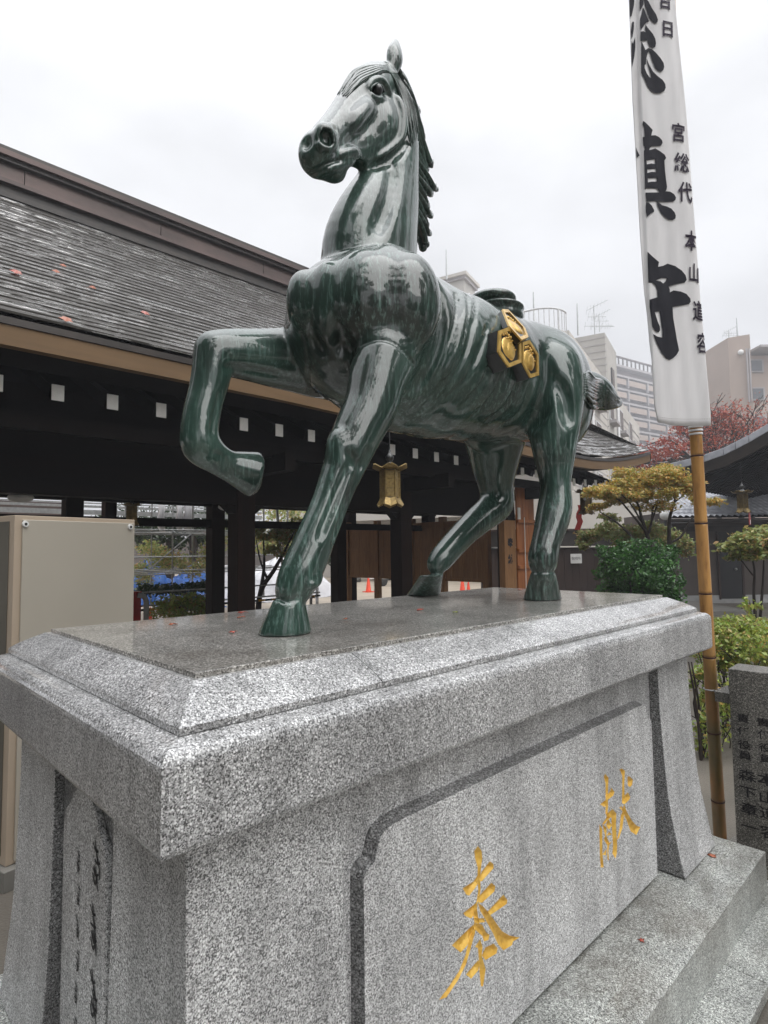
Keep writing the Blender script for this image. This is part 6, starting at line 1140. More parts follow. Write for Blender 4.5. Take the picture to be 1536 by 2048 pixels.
# red post and grey bent pipe
c = pix(272, 1243, 9.9); c.z = 0
B = MB(); B.box(c.x-.13, c.x+.06, c.y-.05, c.y+.07, 0, .96); B.box(c.x-.14, c.x+.07, c.y-.06, c.y+.08, .9605, .98)
tag(B.build('red_post', M['red'], None, loc=c), 'red rectangular post half hidden behind the beige cabinet', 'post')
B = MB(); q = c+Vector((.13, -.1, 0)); B.tube([q, q+Vector((0, 0, .80)), q+Vector((-.02, 0, .87)), q+Vector((-.07, 0, .91)), q+Vector((-.14, 0, .92))], .045, 12)
tag(B.build('bent_pipe', M['zinc'], None, True, loc=q), 'fat pale grey bent pipe standing next to the red post', 'pipe')
# scaffold
sf_ = thing('scaffold', 'grey steel pipe scaffold in the yard beyond the hall, left of the dark posts', 'scaffold', tuple(span(1220, 300, 13)))
SY = (12.4, 13.6)
x0 = span(1100, 250, 12.4).x; 
xs = [x0+.55*k for k in range(9)]
for Y in SY:
    for k, x in enumerate(xs):
        if Y == SY[0] and k % 2: continue
        B = MB(); B.tube([(x, Y, .3), (x, Y, 4.6)], (.018 if k % 4 else .026), 8); B.build('upright', M['steel'], sf_, True)
    for z in (1.12, 1.2, 1.52, 2.08, 2.16, 2.9, 3.0, 3.9):
        B = MB(); B.tube([(xs[0]-.6, Y-.03, z), (xs[-1]+.25, Y-.03, z)], .015, 8); B.build('ledger', M['steel'], sf_, True)
for k in range(0, 9, 2):
    for z in (1.16, 2.12, 3.0): B = MB(); B.tube([(xs[k], 12.3, z), (xs[k], 13.7, z)], .02, 6); B.build('transom', M['steel'], sf_, True)
for k in (1, 5): B = MB(); B.tube([(xs[k], 12.5, 1.2), (xs[k]+1.1, 12.5, 2.1)], .016, 6); B.build('brace', M['steel'], sf_, True)
for k in range(3):
    B = MB(); B.box(xs[0]-.4, xs[-1]+.2, 12.45+.38*k, 12.78+.38*k, 3.03, 3.06); B.build('deck_board', M['zinc'], sf_)
B = MB(); B.tube([span(1000+205, 572, 11.2), span(1008, 540, 11.2)+Vector((0, 0, 1.6))], .035, 8)
tag(B.build('scaffold_pole', M['steel'], None, True, loc=span(1205, 572, 11.2)), 'single pale scaffold pole standing right of the thick dark post', 'pole')
B = MB(); B.box(xs[-1]+.7, xs[-1]+.76, 12.0, 12.06, 0.02, 4.5); 
tag(B.build('scaffold_pole', M['zinc'], None, loc=(xs[-1]+.7, 12, 0)), 'square pale upright pole between the scaffold and the thin dark post', 'pole')
c = span(1220, 622, 8.6); B = MB(); B.tube([(c.x, c.y, 0), (c.x, c.y, 1.3)], .03, 8); tag(B.build('scaffold_pole', M['zinc'], None, True, loc=(c.x, c.y, 0)), 'short pale pole just right of the standing fore hoof, beyond the pedestal', 'pole')
# tarps
def heap(name, c, sx, sy, h, m, label, seed):
    r = random.Random(seed); nx, ny = 15, 9; V = []; ph = [r.uniform(0, 6) for _ in range(6)]
    for j in range(ny+1):
        for i in range(nx+1):
            u, v = i/nx*2-1, j/ny*2-1
            z = h*max(0, 1-abs(u)**3)*max(0, 1-abs(v)**3)*(.75+.18*sin(3*u+ph[0])+.12*sin(7*u+4*v+ph[1]))+.05*sin(13*u+ph[2])*sin(9*v+ph[3])*h
            V.append((c[0]+u*sx, c[1]+v*sy+.1*sin(4*u+ph[4]), max(0.01, z)+.0))
    B = MB(); B.add(V, [(j*(nx+1)+i, j*(nx+1)+i+1, (j+1)*(nx+1)+i+1, (j+1)*(nx+1)+i) for j in range(ny) for i in range(nx)])
    o = B.build(name, m, None, False, loc=(c[0], c[1], 0)); return tag(o, label, 'tarp', 'tarpaulin heaps in the yard')
def at0(px, Y): d = _f+_r2*((px-768)/1170.7); return CAMP.x+(Y-CAMP.y)/d.y*d.x
heap('tarpaulin_heap', (at0(296, 17.5), 17.5), .6, .9, 1.45, M['blue_tarp'], 'tall blue tarpaulin heap behind the scaffold, nearest the cabinet', 1)
heap('tarpaulin_heap', (at0(365, 17), 17), 1.1, .8, 1.35, M['blue_tarp'], 'blue tarpaulin heap low behind the middle of the scaffold', 2)
heap('tarpaulin_heap', (at0(392, 14.8), 14.8), .8, .5, .7, M['blue_tarp'], 'small low blue tarpaulin lying before the other heaps', 5)
heap('tarpaulin_heap', (at0(420, 17.5), 17.5), 1.5, 1.2, 1.35, M['white_tarp'], 'white tarpaulin heap behind the thin dark post', 3)
heap('tarpaulin_heap', (at0(562, 16), 16), 2.3, 1.2, 1.35, M['white_tarp'], 'long white tarpaulin heap seen between the dark post and the horse\'s foreleg', 4)
# boards above (orange sheeting beyond the scaffold)
B = MB(); B.box(at0(150, 15)-8, at0(500, 15), 15.0, 15.08, 2.98, 4.7); tag(B.build('orange_sheeting', M['orange_net'], None, loc=(0, 15, 3)), 'orange sheeting hung high on the scaffold beyond the hall', 'sheeting')
B = MB(); B.box(at0(100, 15)-8, at0(520, 15), 14.9, 14.96, 2.62, 2.74); B.box(at0(100, 15)-8, at0(520, 15), 14.9, 14.96, 2.80, 2.86); B.box(at0(100, 15)-8, at0(520, 15), 14.9, 14.96, 2.90, 2.93)
tag(B.build('rail_bundle', M['steel'], None, loc=(0, 15, 2.6), kind='stuff'), 'bundle of steel rails under the orange sheeting', 'rails')
# white hanging nets on the scaffold
for k, (px, wdd) in enumerate(((322, .11), (358, .10), (376, .16))):
    x = at0(px, 13.9); B = MB(); P = [(x, 13.9, 3.1), (x+.02, 13.9, 2.7), (x-.02, 13.9, 2.4), (x+.06, 13.9, 2.15)]
    B.tube(P, [wdd, wdd*.7, wdd*1.1, wdd*.6], 8); tag(B.build('bundled_net', M['white_tarp'], None, True, loc=P[0]), ('first', 'second', 'widest, right-hand')[k]+' white net bundle hanging on the scaffold', 'net', 'net bundles on the scaffold')
# dark sheds beyond
B = MB(); B.box(-4, 6.5, 24, 26, 0, 3.6); tag(B.build('dark_shed', M['fence_board'], None, loc=(0, 24, 0)), 'low dark shed behind the scaffold and tarpaulins', 'shed')
B = MB(); B.box(9, 40, 41.5, 43, 0, 2.6); tag(B.build('yard_wall', M['plaster'], None, loc=(9, 42, 0)), 'grey-brown wall closing the far side of the sand yard', 'wall')
# rocks in the yard seen under the board wall
rk = random.Random(9)
for k, (px, Y, r) in enumerate(((676, 19, .22), (690, 20, .3), (708, 21, .35), (752, 22, .3), (765, 20.5, .25), (905, 19, .25))):
    x = at0(px, Y); B = MB(); B.ball((x, Y, r*.35), (r, r*.8, r*.6), 10, 7)
    B.v = [(a+rk.uniform(-.1, .1)*r, b_+rk.uniform(-.1, .1)*r, c+rk.uniform(-.1, .1)*r) for a, b_, c in B.v]
    tag(B.build('garden_rock', M['rock'], None, loc=(x, Y, 0)), ('first', 'second', 'third, largest', 'fourth', 'fifth', 'last')[k]+' dark garden rock from the left across the sand yard', 'rock', 'garden rocks across the sand yard')
# parked scooter and a standing person's legs beyond the yard are tiny: scooter built simply with its main parts
c = Vector((at0(780, 17.5), 17.5, 0)); t = thing('motor_scooter', 'small dark motor scooter parked beyond the board wall, right of the middle cone', 'scooter', tuple(c))
for dx in (-.5, .5):
    B = MB(); B.tube([c+Vector((dx, -.05, .25)), c+Vector((dx, .05, .25))], .25, 18); B.build('wheel', M['black_plastic'], t)
B = MB(); B.tube([c+Vector((-.5, 0, .35)), c+Vector((-.35, 0, .7)), c+Vector((-.1, 0, .35)), c+Vector((.3, 0, .4)), c+Vector((.6, 0, .6))], [.08, .1, .12, .16, .1], 10); B.build('body', M['black_metal'], t, True)
B = MB(); B.tube([c+Vector((.05, 0, .68)), c+Vector((.6, 0, .72))], [.1, .08], 10); B.build('seat', M['black_plastic'], t, True)
B = MB(); B.tube([c+Vector((-.35, -.3, 1.0)), c+Vector((-.38, 0, .95)), c+Vector((-.35, .3, 1.0))], .02, 8); B.tube([c+Vector((-.38, 0, .95)), c+Vector((-.42, 0, .5))], .025, 8); B.build('handlebar', M['steel'], t)

# ================================================================ right-hand gate roof (near eave corner at the right edge)
GX = 14.4
def onXp(x, y, X=GX): return onX(x, y, X)
top = [onXp(*q) for q in ((1338, 927), (1360, 922), (1384, 916), (1409, 909), (1446, 896), (1470, 884), (1497, 870), (1536, 847), (1600, 803), (1680, 742))]
mid = [p-Vector((0, 0, .17)) for p in top]; 
bot = [p-Vector((0, 0, .42 if i > 1 else .22+.1*i)) for i, p in enumerate(top)]
gate = thing('gate_roof', 'dark roofed gate with an upswept verge rising out of the right edge', 'gate', tuple(top[0]-Vector((0, 0, top[0].z))))
for i in range(len(top)-1):
    B = MB(); e = Vector((0, .004, 0)); B.prism([top[i]-e, top[i+1]+e*1, mid[i+1]+e, mid[i]-e], (.25, 0, 0)); B.build('verge_tile', M['kawara'], gate, bevel=.012)
B = MB(); V = []
for a, b_ in zip(mid, bot): V += [a+Vector((.02, 0, 0)), b_+Vector((.08, 0, 0)), b_+Vector((.2, 0, 0)), a+Vector((.2, 0, 0))]
n = len(mid); B.add(V, [(k*4+a, k*4+(a+1) % 4, (k+1)*4+(a+1) % 4, (k+1)*4+a) for k in range(n-1) for a in range(4)]+[(3, 2, 1, 0)]); B.build('verge_board', M['ridge_dark'], gate)
B = MB(); V = []
for a in mid: V += [a+Vector((.2, 0, -.02)), a+Vector((9, 0, -.02)), a+Vector((9, 0, -.3)), a+Vector((.2, 0, -.3))]
B.add(V, [(k*4+a, k*4+(a+1) % 4, (k+1)*4+(a+1) % 4, (k+1)*4+a) for k in range(n-1) for a in range(4)]+[(3, 2, 1, 0)]); B.build('roof_deck', M['soffit'], gate)
y0 = top[2].y; 
for k in range(34):
    x = GX+.35+.24*k; a = Vector((x, y0+.1, 3.02)); B = MB(); B.bar(a, a+Vector((0, -3.2, 1.6)), .10, .14); B.build('rafter', M['soffit'], gate)
for x in (GX+2.2, GX+8.5):
    B = MB(); B.box(x-.15, x+.15, y0-3.9, y0-3.6, 0, 3.6); B.build('post', M['dark_wood'], gate)
lp = pix(1485, 1000, 11.6); lantern(tuple(lp), .95, 'olive brass lantern with a red paper tag, hanging from the gate roof at the right', 'old_brass', True)
# ================================================================ storehouse and wall facing the camera
RH = Vector((_r.x, _r.y, 0)); FH = Vector((sin(_yaw), cos(_yaw), 0)); UZ = Vector((0, 0, 1))
def loc(px, depth, py=None):   # ground point (or height) at photo column px and distance depth along the view
    d = RH*((px-768)/1170.7)+FH; p = CAMP+d*depth; p.z = 0
    if py is not None: p.z = CAMP.z+((1107.2-.0126*px)-py)/1170.7*depth
    return p
def wallbox(px0, px1, depth, thick, z0, z1, name, m, parent=None, dz=0, bevel=0, label=None, cat=None, kind=None):
    a = loc(px0, depth); b_ = loc(px1, depth); c = (a+b_)/2+FH*(thick/2+dz); c.z = (z0+z1)/2
    B = MB(); B.obox(c, (RH, FH, UZ), ((b_-a).length/2, thick/2, (z1-z0)/2))
    o = B.build(name, m, parent, bevel=bevel, loc=None if parent else (c.x, c.y, 0))
    if label: tag(o, label, cat)
    return o
SD = 16.7
sh = thing('storehouse', 'low grey plastered storehouse with silver tiled roof and dark door, behind the bamboo pole', 'storehouse', tuple(loc(1450, SD)))
wallbox(1343, 1720, SD, .2, 0, 2.28, 'wall', M['plaster'], sh)
wallbox(1340, 1720, SD, .02, 0, .22, 'wall_base', M['zinc'], sh, dz=-.04)
wallbox(1346, 1380, SD, .01, .45, 1.6, 'wall_patch', M['plaster'], sh, dz=-.012)
d0 = wallbox(1434, 1476, SD, .03, .12, 2.05, 'door', M['door'], sh, dz=-.05)
wallbox(1430, 1433.2, SD, .05, .1, 2.12, 'door_frame', M['fence_board'], sh, dz=-.06); wallbox(1476.8, 1481, SD, .05, .1, 2.12, 'door_frame', M['fence_board'], sh, dz=-.06)
B = MB(); q = loc(1467, SD-.08); B.ball((q.x, q.y, .95), .04, 10, 6); B.build('door_knob', M['steel'], sh, True)
wallbox(1340, 1720, SD, .25, 2.02, 2.17, 'lintel', M['ridge_dark'], sh, dz=-.1)
wallbox(1338, 1720, SD, .9, 2.30, 2.36, 'eave_board', M['fence_board'], sh, dz=-.75)
B = MB(); a = loc(1336, SD-.85); b_ = loc(1740, SD-.85); B.tube([a+UZ*2.31, b_+UZ*2.28], .055, 8); B.build('gutter', M['ridge_dark'], sh, True)
# tiled slope: waves across, steps up the slope; front rows as one joined part (tiles are under 10 px each)
a = loc(1334, SD-.9); b_ = loc(1760, SD-.9); L_ = (b_-a).length; ncol = int(L_/.16); nrow = 14; V = []; F = []
per = 6; nxp = ncol*per+1; sl_len = 3.6
for r_ in range(nrow):
    for e_ in (0, 1):
        t = (r_+e_)/nrow*sl_len
        for i in range(nxp):
            ph = i/per*2*pi; h = .022*sin(ph)+.010*sin(2*ph)
            V.append(a+RH*(i/(nxp-1)*L_)+FH*t+UZ*(2.40+t*.42+h+(.035 if e_ == 0 else 0)))
    o_ = r_*2*nxp
    F += [(o_+i, o_+i+1, o_+nxp+i+1, o_+nxp+i) for i in range(nxp-1)]
    if r_ > 0: F += [(o_-nxp+i, o_-nxp+i+1, o_+i+1, o_+i) for i in range(nxp-1)]
np_mesh('roof_tiles', [tuple(p) for p in V], F, M['kawara'], sh)['kind'] = 'stuff'
tp = loc(1334, SD-.9+sl_len); tq = loc(1760, SD-.9+sl_len); B = MB(); B.tube([a+FH*sl_len+UZ*(2.44+sl_len*.42), b_+FH*sl_len+UZ*(2.44+sl_len*.42)], .16, 10); B.build('ridge_tile', M['kawara'], sh, True)
B = MB()
V = [a+UZ*2.37, b_+UZ*2.37, b_+FH*sl_len+UZ*3.88, a+FH*sl_len+UZ*3.88]; B.add(V, [(0, 1, 2, 3)]); B.build('roof_deck', M['soffit'], sh)
wallbox(1340, 1344, SD, 3, 0, 2.6, 'side_wall', M['plaster'], sh, dz=.2)
tag(wallbox(1380, 1500, 13.6, 2.6, .004, .11, 'step', M['paving']), 'broad grey stone step before the storehouse door', 'step')
fw = thing('garden_wall', 'long brown boarded garden wall with a dark cap, behind the trees', 'wall', tuple(loc(1200, 18.2)))
wallbox(960, 1348, 18.2, .12, 0, 1.62, 'wall_base', M['plaster'], fw)
k = 0
for x in range(960, 1346, 15):
    wallbox(x+.25, x+14.7, 18.2, .03, .1, 1.58, 'board', M['fence_board'], fw, dz=-.04-(.006 if k % 2 else 0)); k += 1
wallbox(958, 1350, 18.2, .5, 1.66, 2.12, 'cap', M['ridge_dark'], fw, dz=-.2)
wallbox(958, 1350, 18.2, .62, 2.122, 2.19, 'cap_top', M['fence_board'], fw, dz=-.26)
nb = wallbox(1139, 1161, 18.0, .02, 1.13, 1.42, 'notice', M['white_plastic'], label='small white notice with black writing on the brown garden wall', cat='notice')
for j in range(3):
    a = loc(1144+6*j, 17.97); glyph('御用所'[j], .1, lambda u, v, a=a: a+RH*u+UZ*(1.275+v), 'notice_letter', M['ink'], nb)
# round garden lamp
c = loc(1330, 15, 1031); t = thing('garden_lamp', 'round white lamp globe on a post behind the orange maple', 'lamp', (c.x, c.y, 0))
B = MB(); B.ball(tuple(c), .12, 14, 10); B.build('globe', M['white_plastic'], t, True)
B = MB(); B.tube([(c.x, c.y, 0), (c.x, c.y, c.z-.1)], .03, 8); B.build('lamp_post', M['black_plastic'], t, True)
# red and white streamer
a = loc(1162, 14.5, 1010); b_ = loc(1156, 14.5, 1060); B = MB()
P = [a+(b_-a)*(i/6)+RH*.03*sin(i*1.9) for i in range(7)]
B.add([p+RH*s*.07 for p in P for s in (-1, 1)], [(i*2, i*2+1, i*2+3, i*2+2) for i in range(6)])
o = B.build('streamer', M['red'], None, loc=(a.x, a.y, 1)); tag(o, 'narrow red streamer hanging below the hall corner lantern', 'streamer'); md = o.modifiers.new('t', 'SOLIDIFY'); md.thickness = .01
# small white low house beyond the garden wall
wallbox(1085, 1330, 24, 4, 0, 3.9, 'annex', M['apartment'], label='plain white low annex behind the garden wall', cat='building')
# ================================================================ apartment blocks
def az(a): a = radians(a); return Vector((sin(a), cos(a), 0))
def facade(parent, o, d, nrm, L, zs, cols, w, h, sill=True, glass='glass', frame='frame_white'):
    for z in zs:
        for s in cols:
            c = o+d*s+UZ*(z+h/2)
            B = MB(); B.obox(c+nrm*.03, (d, nrm, UZ), (w/2+.06, .05, h/2+.06)); f_ = B.build('window', M[frame], parent)
            for e in (-.25, .25):
                B = MB(); B.obox(c+nrm*.085+d*w*e, (d, nrm, UZ), (w*.22, .01, h/2-.04)); B.build('pane', M[glass], f_)
            if sill: B = MB(); B.obox(c+nrm*.25-UZ*(h/2+.22), (d, nrm, UZ), (w/2+.12, .22, .10)); B.build('window_box', M['apartment_band'], parent)
c0 = loc(1149, 28); dR = az(74.5); dL = az(-15.5)
a1 = thing('cream_apartment', 'pale cream four-storey apartment block with a railed roof terrace, right behind the horse', 'apartment block', tuple(c0))
B = MB(); H1 = CAMP.z+(1092.7-640)/1170.7*28; LR, LL = 27, 16
q = [c0, c0+dR*LR, c0+dR*LR+dL*LL, c0+dL*LL]; B.prism([p for p in q], UZ*(H1-1.35)); B.build('wall', M['apartment'], a1)
B = MB(); B.prism([p+UZ*(H1-1.349)-dL*.04-dR*.04 for p in q], UZ*1.05); B.build('parapet', M['apartment'], a1)
# tile courses on the side facade
for k in range(26):
    B = MB(); B.obox(c0+dR*LR/2-dL*.006+UZ*(.5+.46*k), (dR, dL, UZ), (LR/2, .012, .018)); B.build('course_joint', M['apartment_band'], a1)
facade(a1, c0, dR, -dL, LR, (1.4, 4.4, 7.4, 9.95), (2.2, 7.0, 12.0, 16.2, 21.0), 1.5, 1.45)
for s in (4.9, 14.3):
    B = MB(); B.tube([c0+dR*s-dL*.12+UZ*1, c0+dR*s-dL*.12+UZ*(H1-1.2)], .09, 8); B.build('downpipe', M['frame_white'], a1, True)
# rounded roof terrace slab on the left face, deep recess under it
sl2 = []
for k in range(9): a = k/8*pi/2; sl2.append(c0-dR*(.0)+dL*(1.3-1.3*sin(a))-dR*(1.7*1-1.3+1.3*cos(a))+dR*.0)
terr = [c0+dL*LL, c0+dL*LL-dR*1.7]+sl2[::1]+[c0]
B = MB(); B.prism([p+UZ*(H1-1.7) for p in terr], UZ*1.15); B.build('terrace_slab', M['apartment'], a1)
for z in (3.2, 6.3):
    B = MB(); B.prism([p+UZ*z for p in terr], UZ*1.1); B.build('balcony', M['apartment'], a1)
edge_ = [c0+dL*LL-dR*1.62]+[p+(c0-p)*.05 for p in sl2]
rail = []
for p, q2 in zip(edge_, edge_[1:]):
    m_ = max(1, int((q2-p).length/.22))
    rail += [p+(q2-p)*(k/m_) for k in range(m_)]
rail.append(edge_[-1])
for i, p in enumerate(rail):
    B = MB(); B.tube([p+UZ*(H1-.55), p+UZ*(H1+.45)], .022 if i % 8 else .05, 5, False); B.build('baluster', M['frame_white'], a1)
B = MB(); B.tube([p+UZ*(H1+.45) for p in rail], .045, 6); B.build('handrail', M['frame_white'], a1, True)
B = MB(); c = c0+dL*5+dR*2.0; B.obox(c+UZ*(H1-.1), (dR, dL, UZ), (1.3, 2.2, .75)); B.build('roof_shed', M['apartment_band'], a1)
# stair tower
tw0 = loc(1219, 39)
tR = c0+dR*10.5
zt_ = CAMP.z+(1092-657)/1170.7*((tR-CAMP).dot(FH))
B = MB(); B.prism([tR+dL*.0-dL*.02, tR+dR*4.6-dL*.02, tR+dR*4.6+dL*4.2, tR+dL*4.2], UZ*zt_); B.build('stair_tower', M['apartment_side'], a1)
for k in range(16):
    B = MB(); B.obox(tR+dL*2.0-dR*.012+UZ*(zt_-.3-.45*k), (dL, dR, UZ), (2.1, .014, .02)); B.build('course_joint', M['apartment_band'], a1)
B = MB(); c = tR+dR*2.4-dL*.05+UZ*(zt_-2.6); B.obox(c, (dR, dL, UZ), (.5, .06, .8)); B.build('stair_window', M['glass'], a1)
def rod(px, y0, y1, depth, r, label):
    a = loc(px, depth, y0); b_ = loc(px, depth, y1); B = MB(); B.tube([a, (a+b_)/2, b_], [r*1.4, r, r*.6], 6); tag(B.build('lightning_rod', M['steel'], None, loc=tuple(a)), label, 'rod', 'lightning rods on roofs')
rod(1080, 650, 572, 30, .05, 'thin lightning rod rising from the roof terrace of the cream apartment')
rod(1169, 662, 596, 33, .05, 'lightning rod just left of the stair tower')
rod(903, 545, 482, 44, .06, 'lone lightning rod on the small cornice tower behind the horse')
rod(1494, 668, 626, 60, .06, 'lightning rod on the tan tower at the right')
def antenna(px, yb, yt, depth, label, s=1):
    a = loc(px, depth, yb); h = loc(px, depth, yt).z; t = thing('roof_antenna', label, 'antenna', tuple(a), 'television antennas on roofs')
    B = MB(); B.tube([a, (a.x, a.y, h)], .035*s, 6); B.build('mast', M['steel'], t)
    for (f, ln, tilt, ne) in ((.95, 1.6*s, .5, 6), (.6, 1.2*s, 0, 5), (.28, 1.9*s, .0, 5)):
        z = a.z+(h-a.z)*f; c = Vector((a.x, a.y, z)); d = (RH*1+UZ*tilt).normalized()
        B = MB(); B.tube([c-d*ln*.35, c+d*ln*.65], .022*s, 5); bm_ = B.build('boom', M['steel'], t)
        for k in range(ne):
            e = c+d*ln*(-.33+k/ne); B = MB(); B.tube([e-UZ*.28*s*(1-.08*k)-RH*.05, e+UZ*.28*s*(1-.08*k)+RH*.05], .012*s, 4); B.build('element', M['steel'], bm_)
antenna(1203, 660, 600, 38, 'television antenna with many arms on the stair tower')
antenna(1213, 655, 618, 37.4, 'second, shorter television antenna beside the first on the stair tower', .8)
antenna(1476, 668, 652, 60, 'small antenna on top of the tan tower', 1)
# cornice tower far behind the horse
c = loc(925, 44); t = thing('cornice_tower', 'pale small tower with a stepped cornice and arched openings, just above the horse\'s shoulder', 'tower', tuple(c))
zt2 = loc(925, 44, 545).z; dA, dB = az(74.5), az(-15.5); k1 = loc(938, 44)
def tb(h0, h1, e, name, m): B = MB(); q = [k1-dA*e-dB*e, k1+dA*(2.3+e)-dB*e, k1+dA*(2.3+e)+dB*(3.2+e), k1-dA*e+dB*(3.2+e)]; B.prism([p+UZ*h0 for p in q], UZ*(h1-h0)); return B.build(name, m, t)
tb(0, zt2, 0, 'shaft', M['apartment_side']); tb(zt2+.002, zt2+.25, .18, 'cornice', M['apartment_band']); tb(zt2+.252, zt2+.5, .32, 'cornice', M['apartment'])
for o_, d in ((k1+dA*1.1-dB*.02, dA), (k1+dB*1.0-dA*.02, dB), (k1+dB*2.2-dA*.02, dB)):
    B = MB(); nn = dB if d is dA else dA; P = [o_-d*.35, o_+d*.35]+[o_+d*.35*cos(a)+UZ*.35*sin(a)+UZ*1.0 for a in [pi*i/8 for i in range(9)]]
    B.prism([p+UZ*(zt2-2.0) for p in P], nn*.03); B.build('arched_opening', M['frame_white'], t)
# large balcony block far behind
D2 = 128; o2 = loc(1222, D2); e2 = loc(1446, D2+26); dd = (e2-o2); LL2 = dd.length; dd.normalize(); nn2 = Vector((dd.y, -dd.x, 0))
if nn2.dot(FH) > 0: nn2 = -nn2
b2 = thing('balcony_block', 'large distant brown apartment block with stacked balconies behind the banner', 'apartment block', tuple(o2))
H2 = loc(1222, D2, 727).z
B = MB(); B.prism([o2-dd*14, e2, e2-nn2*14, o2-dd*14-nn2*14], UZ*H2); B.build('wall', M['apartment_brown'], b2)
B = MB(); B.prism([o2-dd*14+nn2*1.5+UZ*(H2+.02), e2+nn2*1.5+UZ*(H2+.02), e2-nn2*14+UZ*(H2+.02), o2-dd*14-nn2*14+UZ*(H2+.02)], UZ*.5); B.build('roof_slab', M['apartment_band'], b2)
for k in range(30):
    B = MB(); B.obox(o2+dd*(LL2*k/30)+UZ*(H2+1.35)+nn2*1.2, (dd, nn2, UZ), (.12, .12, .85)); B.build('roof_post', M['ridge_copper'], b2)
B = MB(); B.obox(o2+dd*LL2*.47+UZ*(H2+2.3)+nn2*1.2, (dd, nn2, UZ), (LL2*.5, .25, .14)); B.build('roof_rail', M['ridge_copper'], b2)
for fl in range(13):
    z = H2-2.0-3.0*fl
    if z < 1: break
    B = MB(); B.obox(o2+dd*(LL2*.36)+nn2*.9+UZ*(z-.1), (dd, nn2, UZ), (LL2*.5, .9, .22)); B.build('balcony_floor', M['apartment_band'], b2)
    for s in range(7):
        cc = o2+dd*(-9+s*7.4)+nn2*1.6+UZ*(z-1.35)
        B = MB(); B.obox(cc+dd*3.4-UZ*.0, (dd, nn2, UZ), (3.2, .10, .62)); B.build('balcony_panel', M['tan_wall'], b2)
        B = MB(); B.obox(cc-dd*.15+nn2*.05-UZ*.05, (dd, nn2, UZ), (.2, .2, 1.2)); B.build('balcony_divider', M['apartment_band'], b2)
    B = MB(); B.obox(o2+dd*(LL2*.86)+nn2*.05+UZ*(z-1.2), (dd, nn2, UZ), (1.5, .08, .9)); w_ = B.build('window', M['frame_white'], b2)
    B = MB(); B.obox(o2+dd*(LL2*.86)+nn2*.15+UZ*(z-1.2), (dd, nn2, UZ), (1.3, .03, .75)); B.build('pane', M['glass'], w_)
B = MB(); B.obox(o2+dd*(LL2*.86)+nn2*.2+UZ*(H2/2), (dd, nn2, UZ), (LL2*.055, .6, H2/2-.6)); B.build('pale_bay', M['apartment'], b2)
B = MB(); B.obox(o2+dd*(LL2*.8)+UZ*(H2+1.4)-nn2*3, (dd, nn2, UZ), (4.5, 3, 1)); B.build('roof_tank', M['apartment'], b2)
# tan tower at the right edge
c = loc(1475, 60); t = thing('tan_tower', 'tan slab-sided tower block at the right edge with a round wall lamp', 'tower', tuple(c))
zt3 = loc(1475, 60, 668).z; a = loc(1474, 60); b_ = loc(1519, 59.0)
B = MB(); B.prism([a, b_, b_+FH*9, a+FH*9], UZ*zt3); B.build('shaft', M['tan_wall'], t)
a = loc(1519, 61); b_ = loc(1640, 61); B = MB(); B.prism([a, b_, b_+FH*12, a+FH*12], UZ*loc(1519, 61, 705).z); B.build('wing', M['tan_wall'], t)
B = MB(); a = loc(1521, 60.5); zz = loc(1521, 60, 691).z; B.obox(a+RH*3+UZ*zz, (RH, FH, UZ), (3, 1.5, .12)); B.build('canopy', M['apartment_band'], t)
for k in range(4):
    B = MB(); B.obox(loc(1529, 60.9)+UZ*(loc(1519, 61, 727).z-3.0*k), (RH, FH, UZ), (.75, .08, .7)); w_ = B.build('window', M['apartment_band'], t)
    B = MB(); B.obox(loc(1529, 60.8)+UZ*(loc(1519, 61, 727).z-3.0*k), (RH, FH, UZ), (.6, .03, .55)); B.build('pane', M['glass'], w_)
B = MB(); q = loc(1499, 59.3, 698); B.ball(tuple(q), .28, 12, 8); B.build('wall_lamp', M['white_plastic'], t, True)
for px in (1511, 1516): B = MB(); B.tube([loc(px, 59.0, 690), loc(px, 59.0, 800)], .08, 6); B.build('pipe', M['apartment_band'], t)
a = loc(1462, 66); b_ = loc(1510, 66); B = MB(); B.prism([a, b_, b_+FH*6, a+FH*6], UZ*loc(1462, 66, 770).z); B.build('low_wing', M['tan_wall'], t)

# ================================================================ trees and shrubs
def leaves(name, clusters, m, parent, size, seed, flat=0., squash=1., droop=0.):
    r = np.random.RandomState(seed); Vs = []
    for (c, rad, n) in clusters:
        rad = np.array(rad if hasattr(rad, '__len__') else (rad,)*3, float)
        nb = max(4, n//16); sub_ = r.normal(size=(nb, 3)); sub_ /= np.linalg.norm(sub_, axis=1)[:, None]; sub_ *= (r.rand(nb, 1)**.4)
        k = r.randint(0, nb, n); p = sub_[k]*.9+r.normal(size=(n, 3))*.17
        P = np.array(c)+p*rad
        N = r.normal(size=(n, 3)); N[:, 2] = np.abs(N[:, 2])+flat; N /= np.linalg.norm(N, axis=1)[:, None]
        A = np.cross(N, r.normal(size=(n, 3))); A /= np.linalg.norm(A, axis=1)[:, None]; A[:, 2] -= droop; Bv = np.cross(N, A)
        s = size*r.uniform(.6, 1.3, (n, 1))
        q = np.stack([P-A*s*.5, P+Bv*s*.26-A*s*.05+N*s*.05, P+A*s*.5, P-Bv*s*.26-A*s*.05+N*s*.05], 1)
        Vs.append(q.reshape(-1, 3))
    V = np.vstack(Vs); F = np.arange(len(V)).reshape(-1, 4)
    return np_mesh(name, V, F, m, parent)
def limbs(name, Ps, parent, m='bark'):
    for P in Ps:
        B = MB(); q = cr([(*Vector(p[0]), p[1]) for p in P], 3); B.tube([p[:3] for p in q], [max(.004, p[3]) for p in q], 7); B.build(name, M[m], parent, True)
def lp_(L, depth, dz=0.): return [(loc(x, depth+dz*i, y), r) for i, (x, y, r) in enumerate(L)]
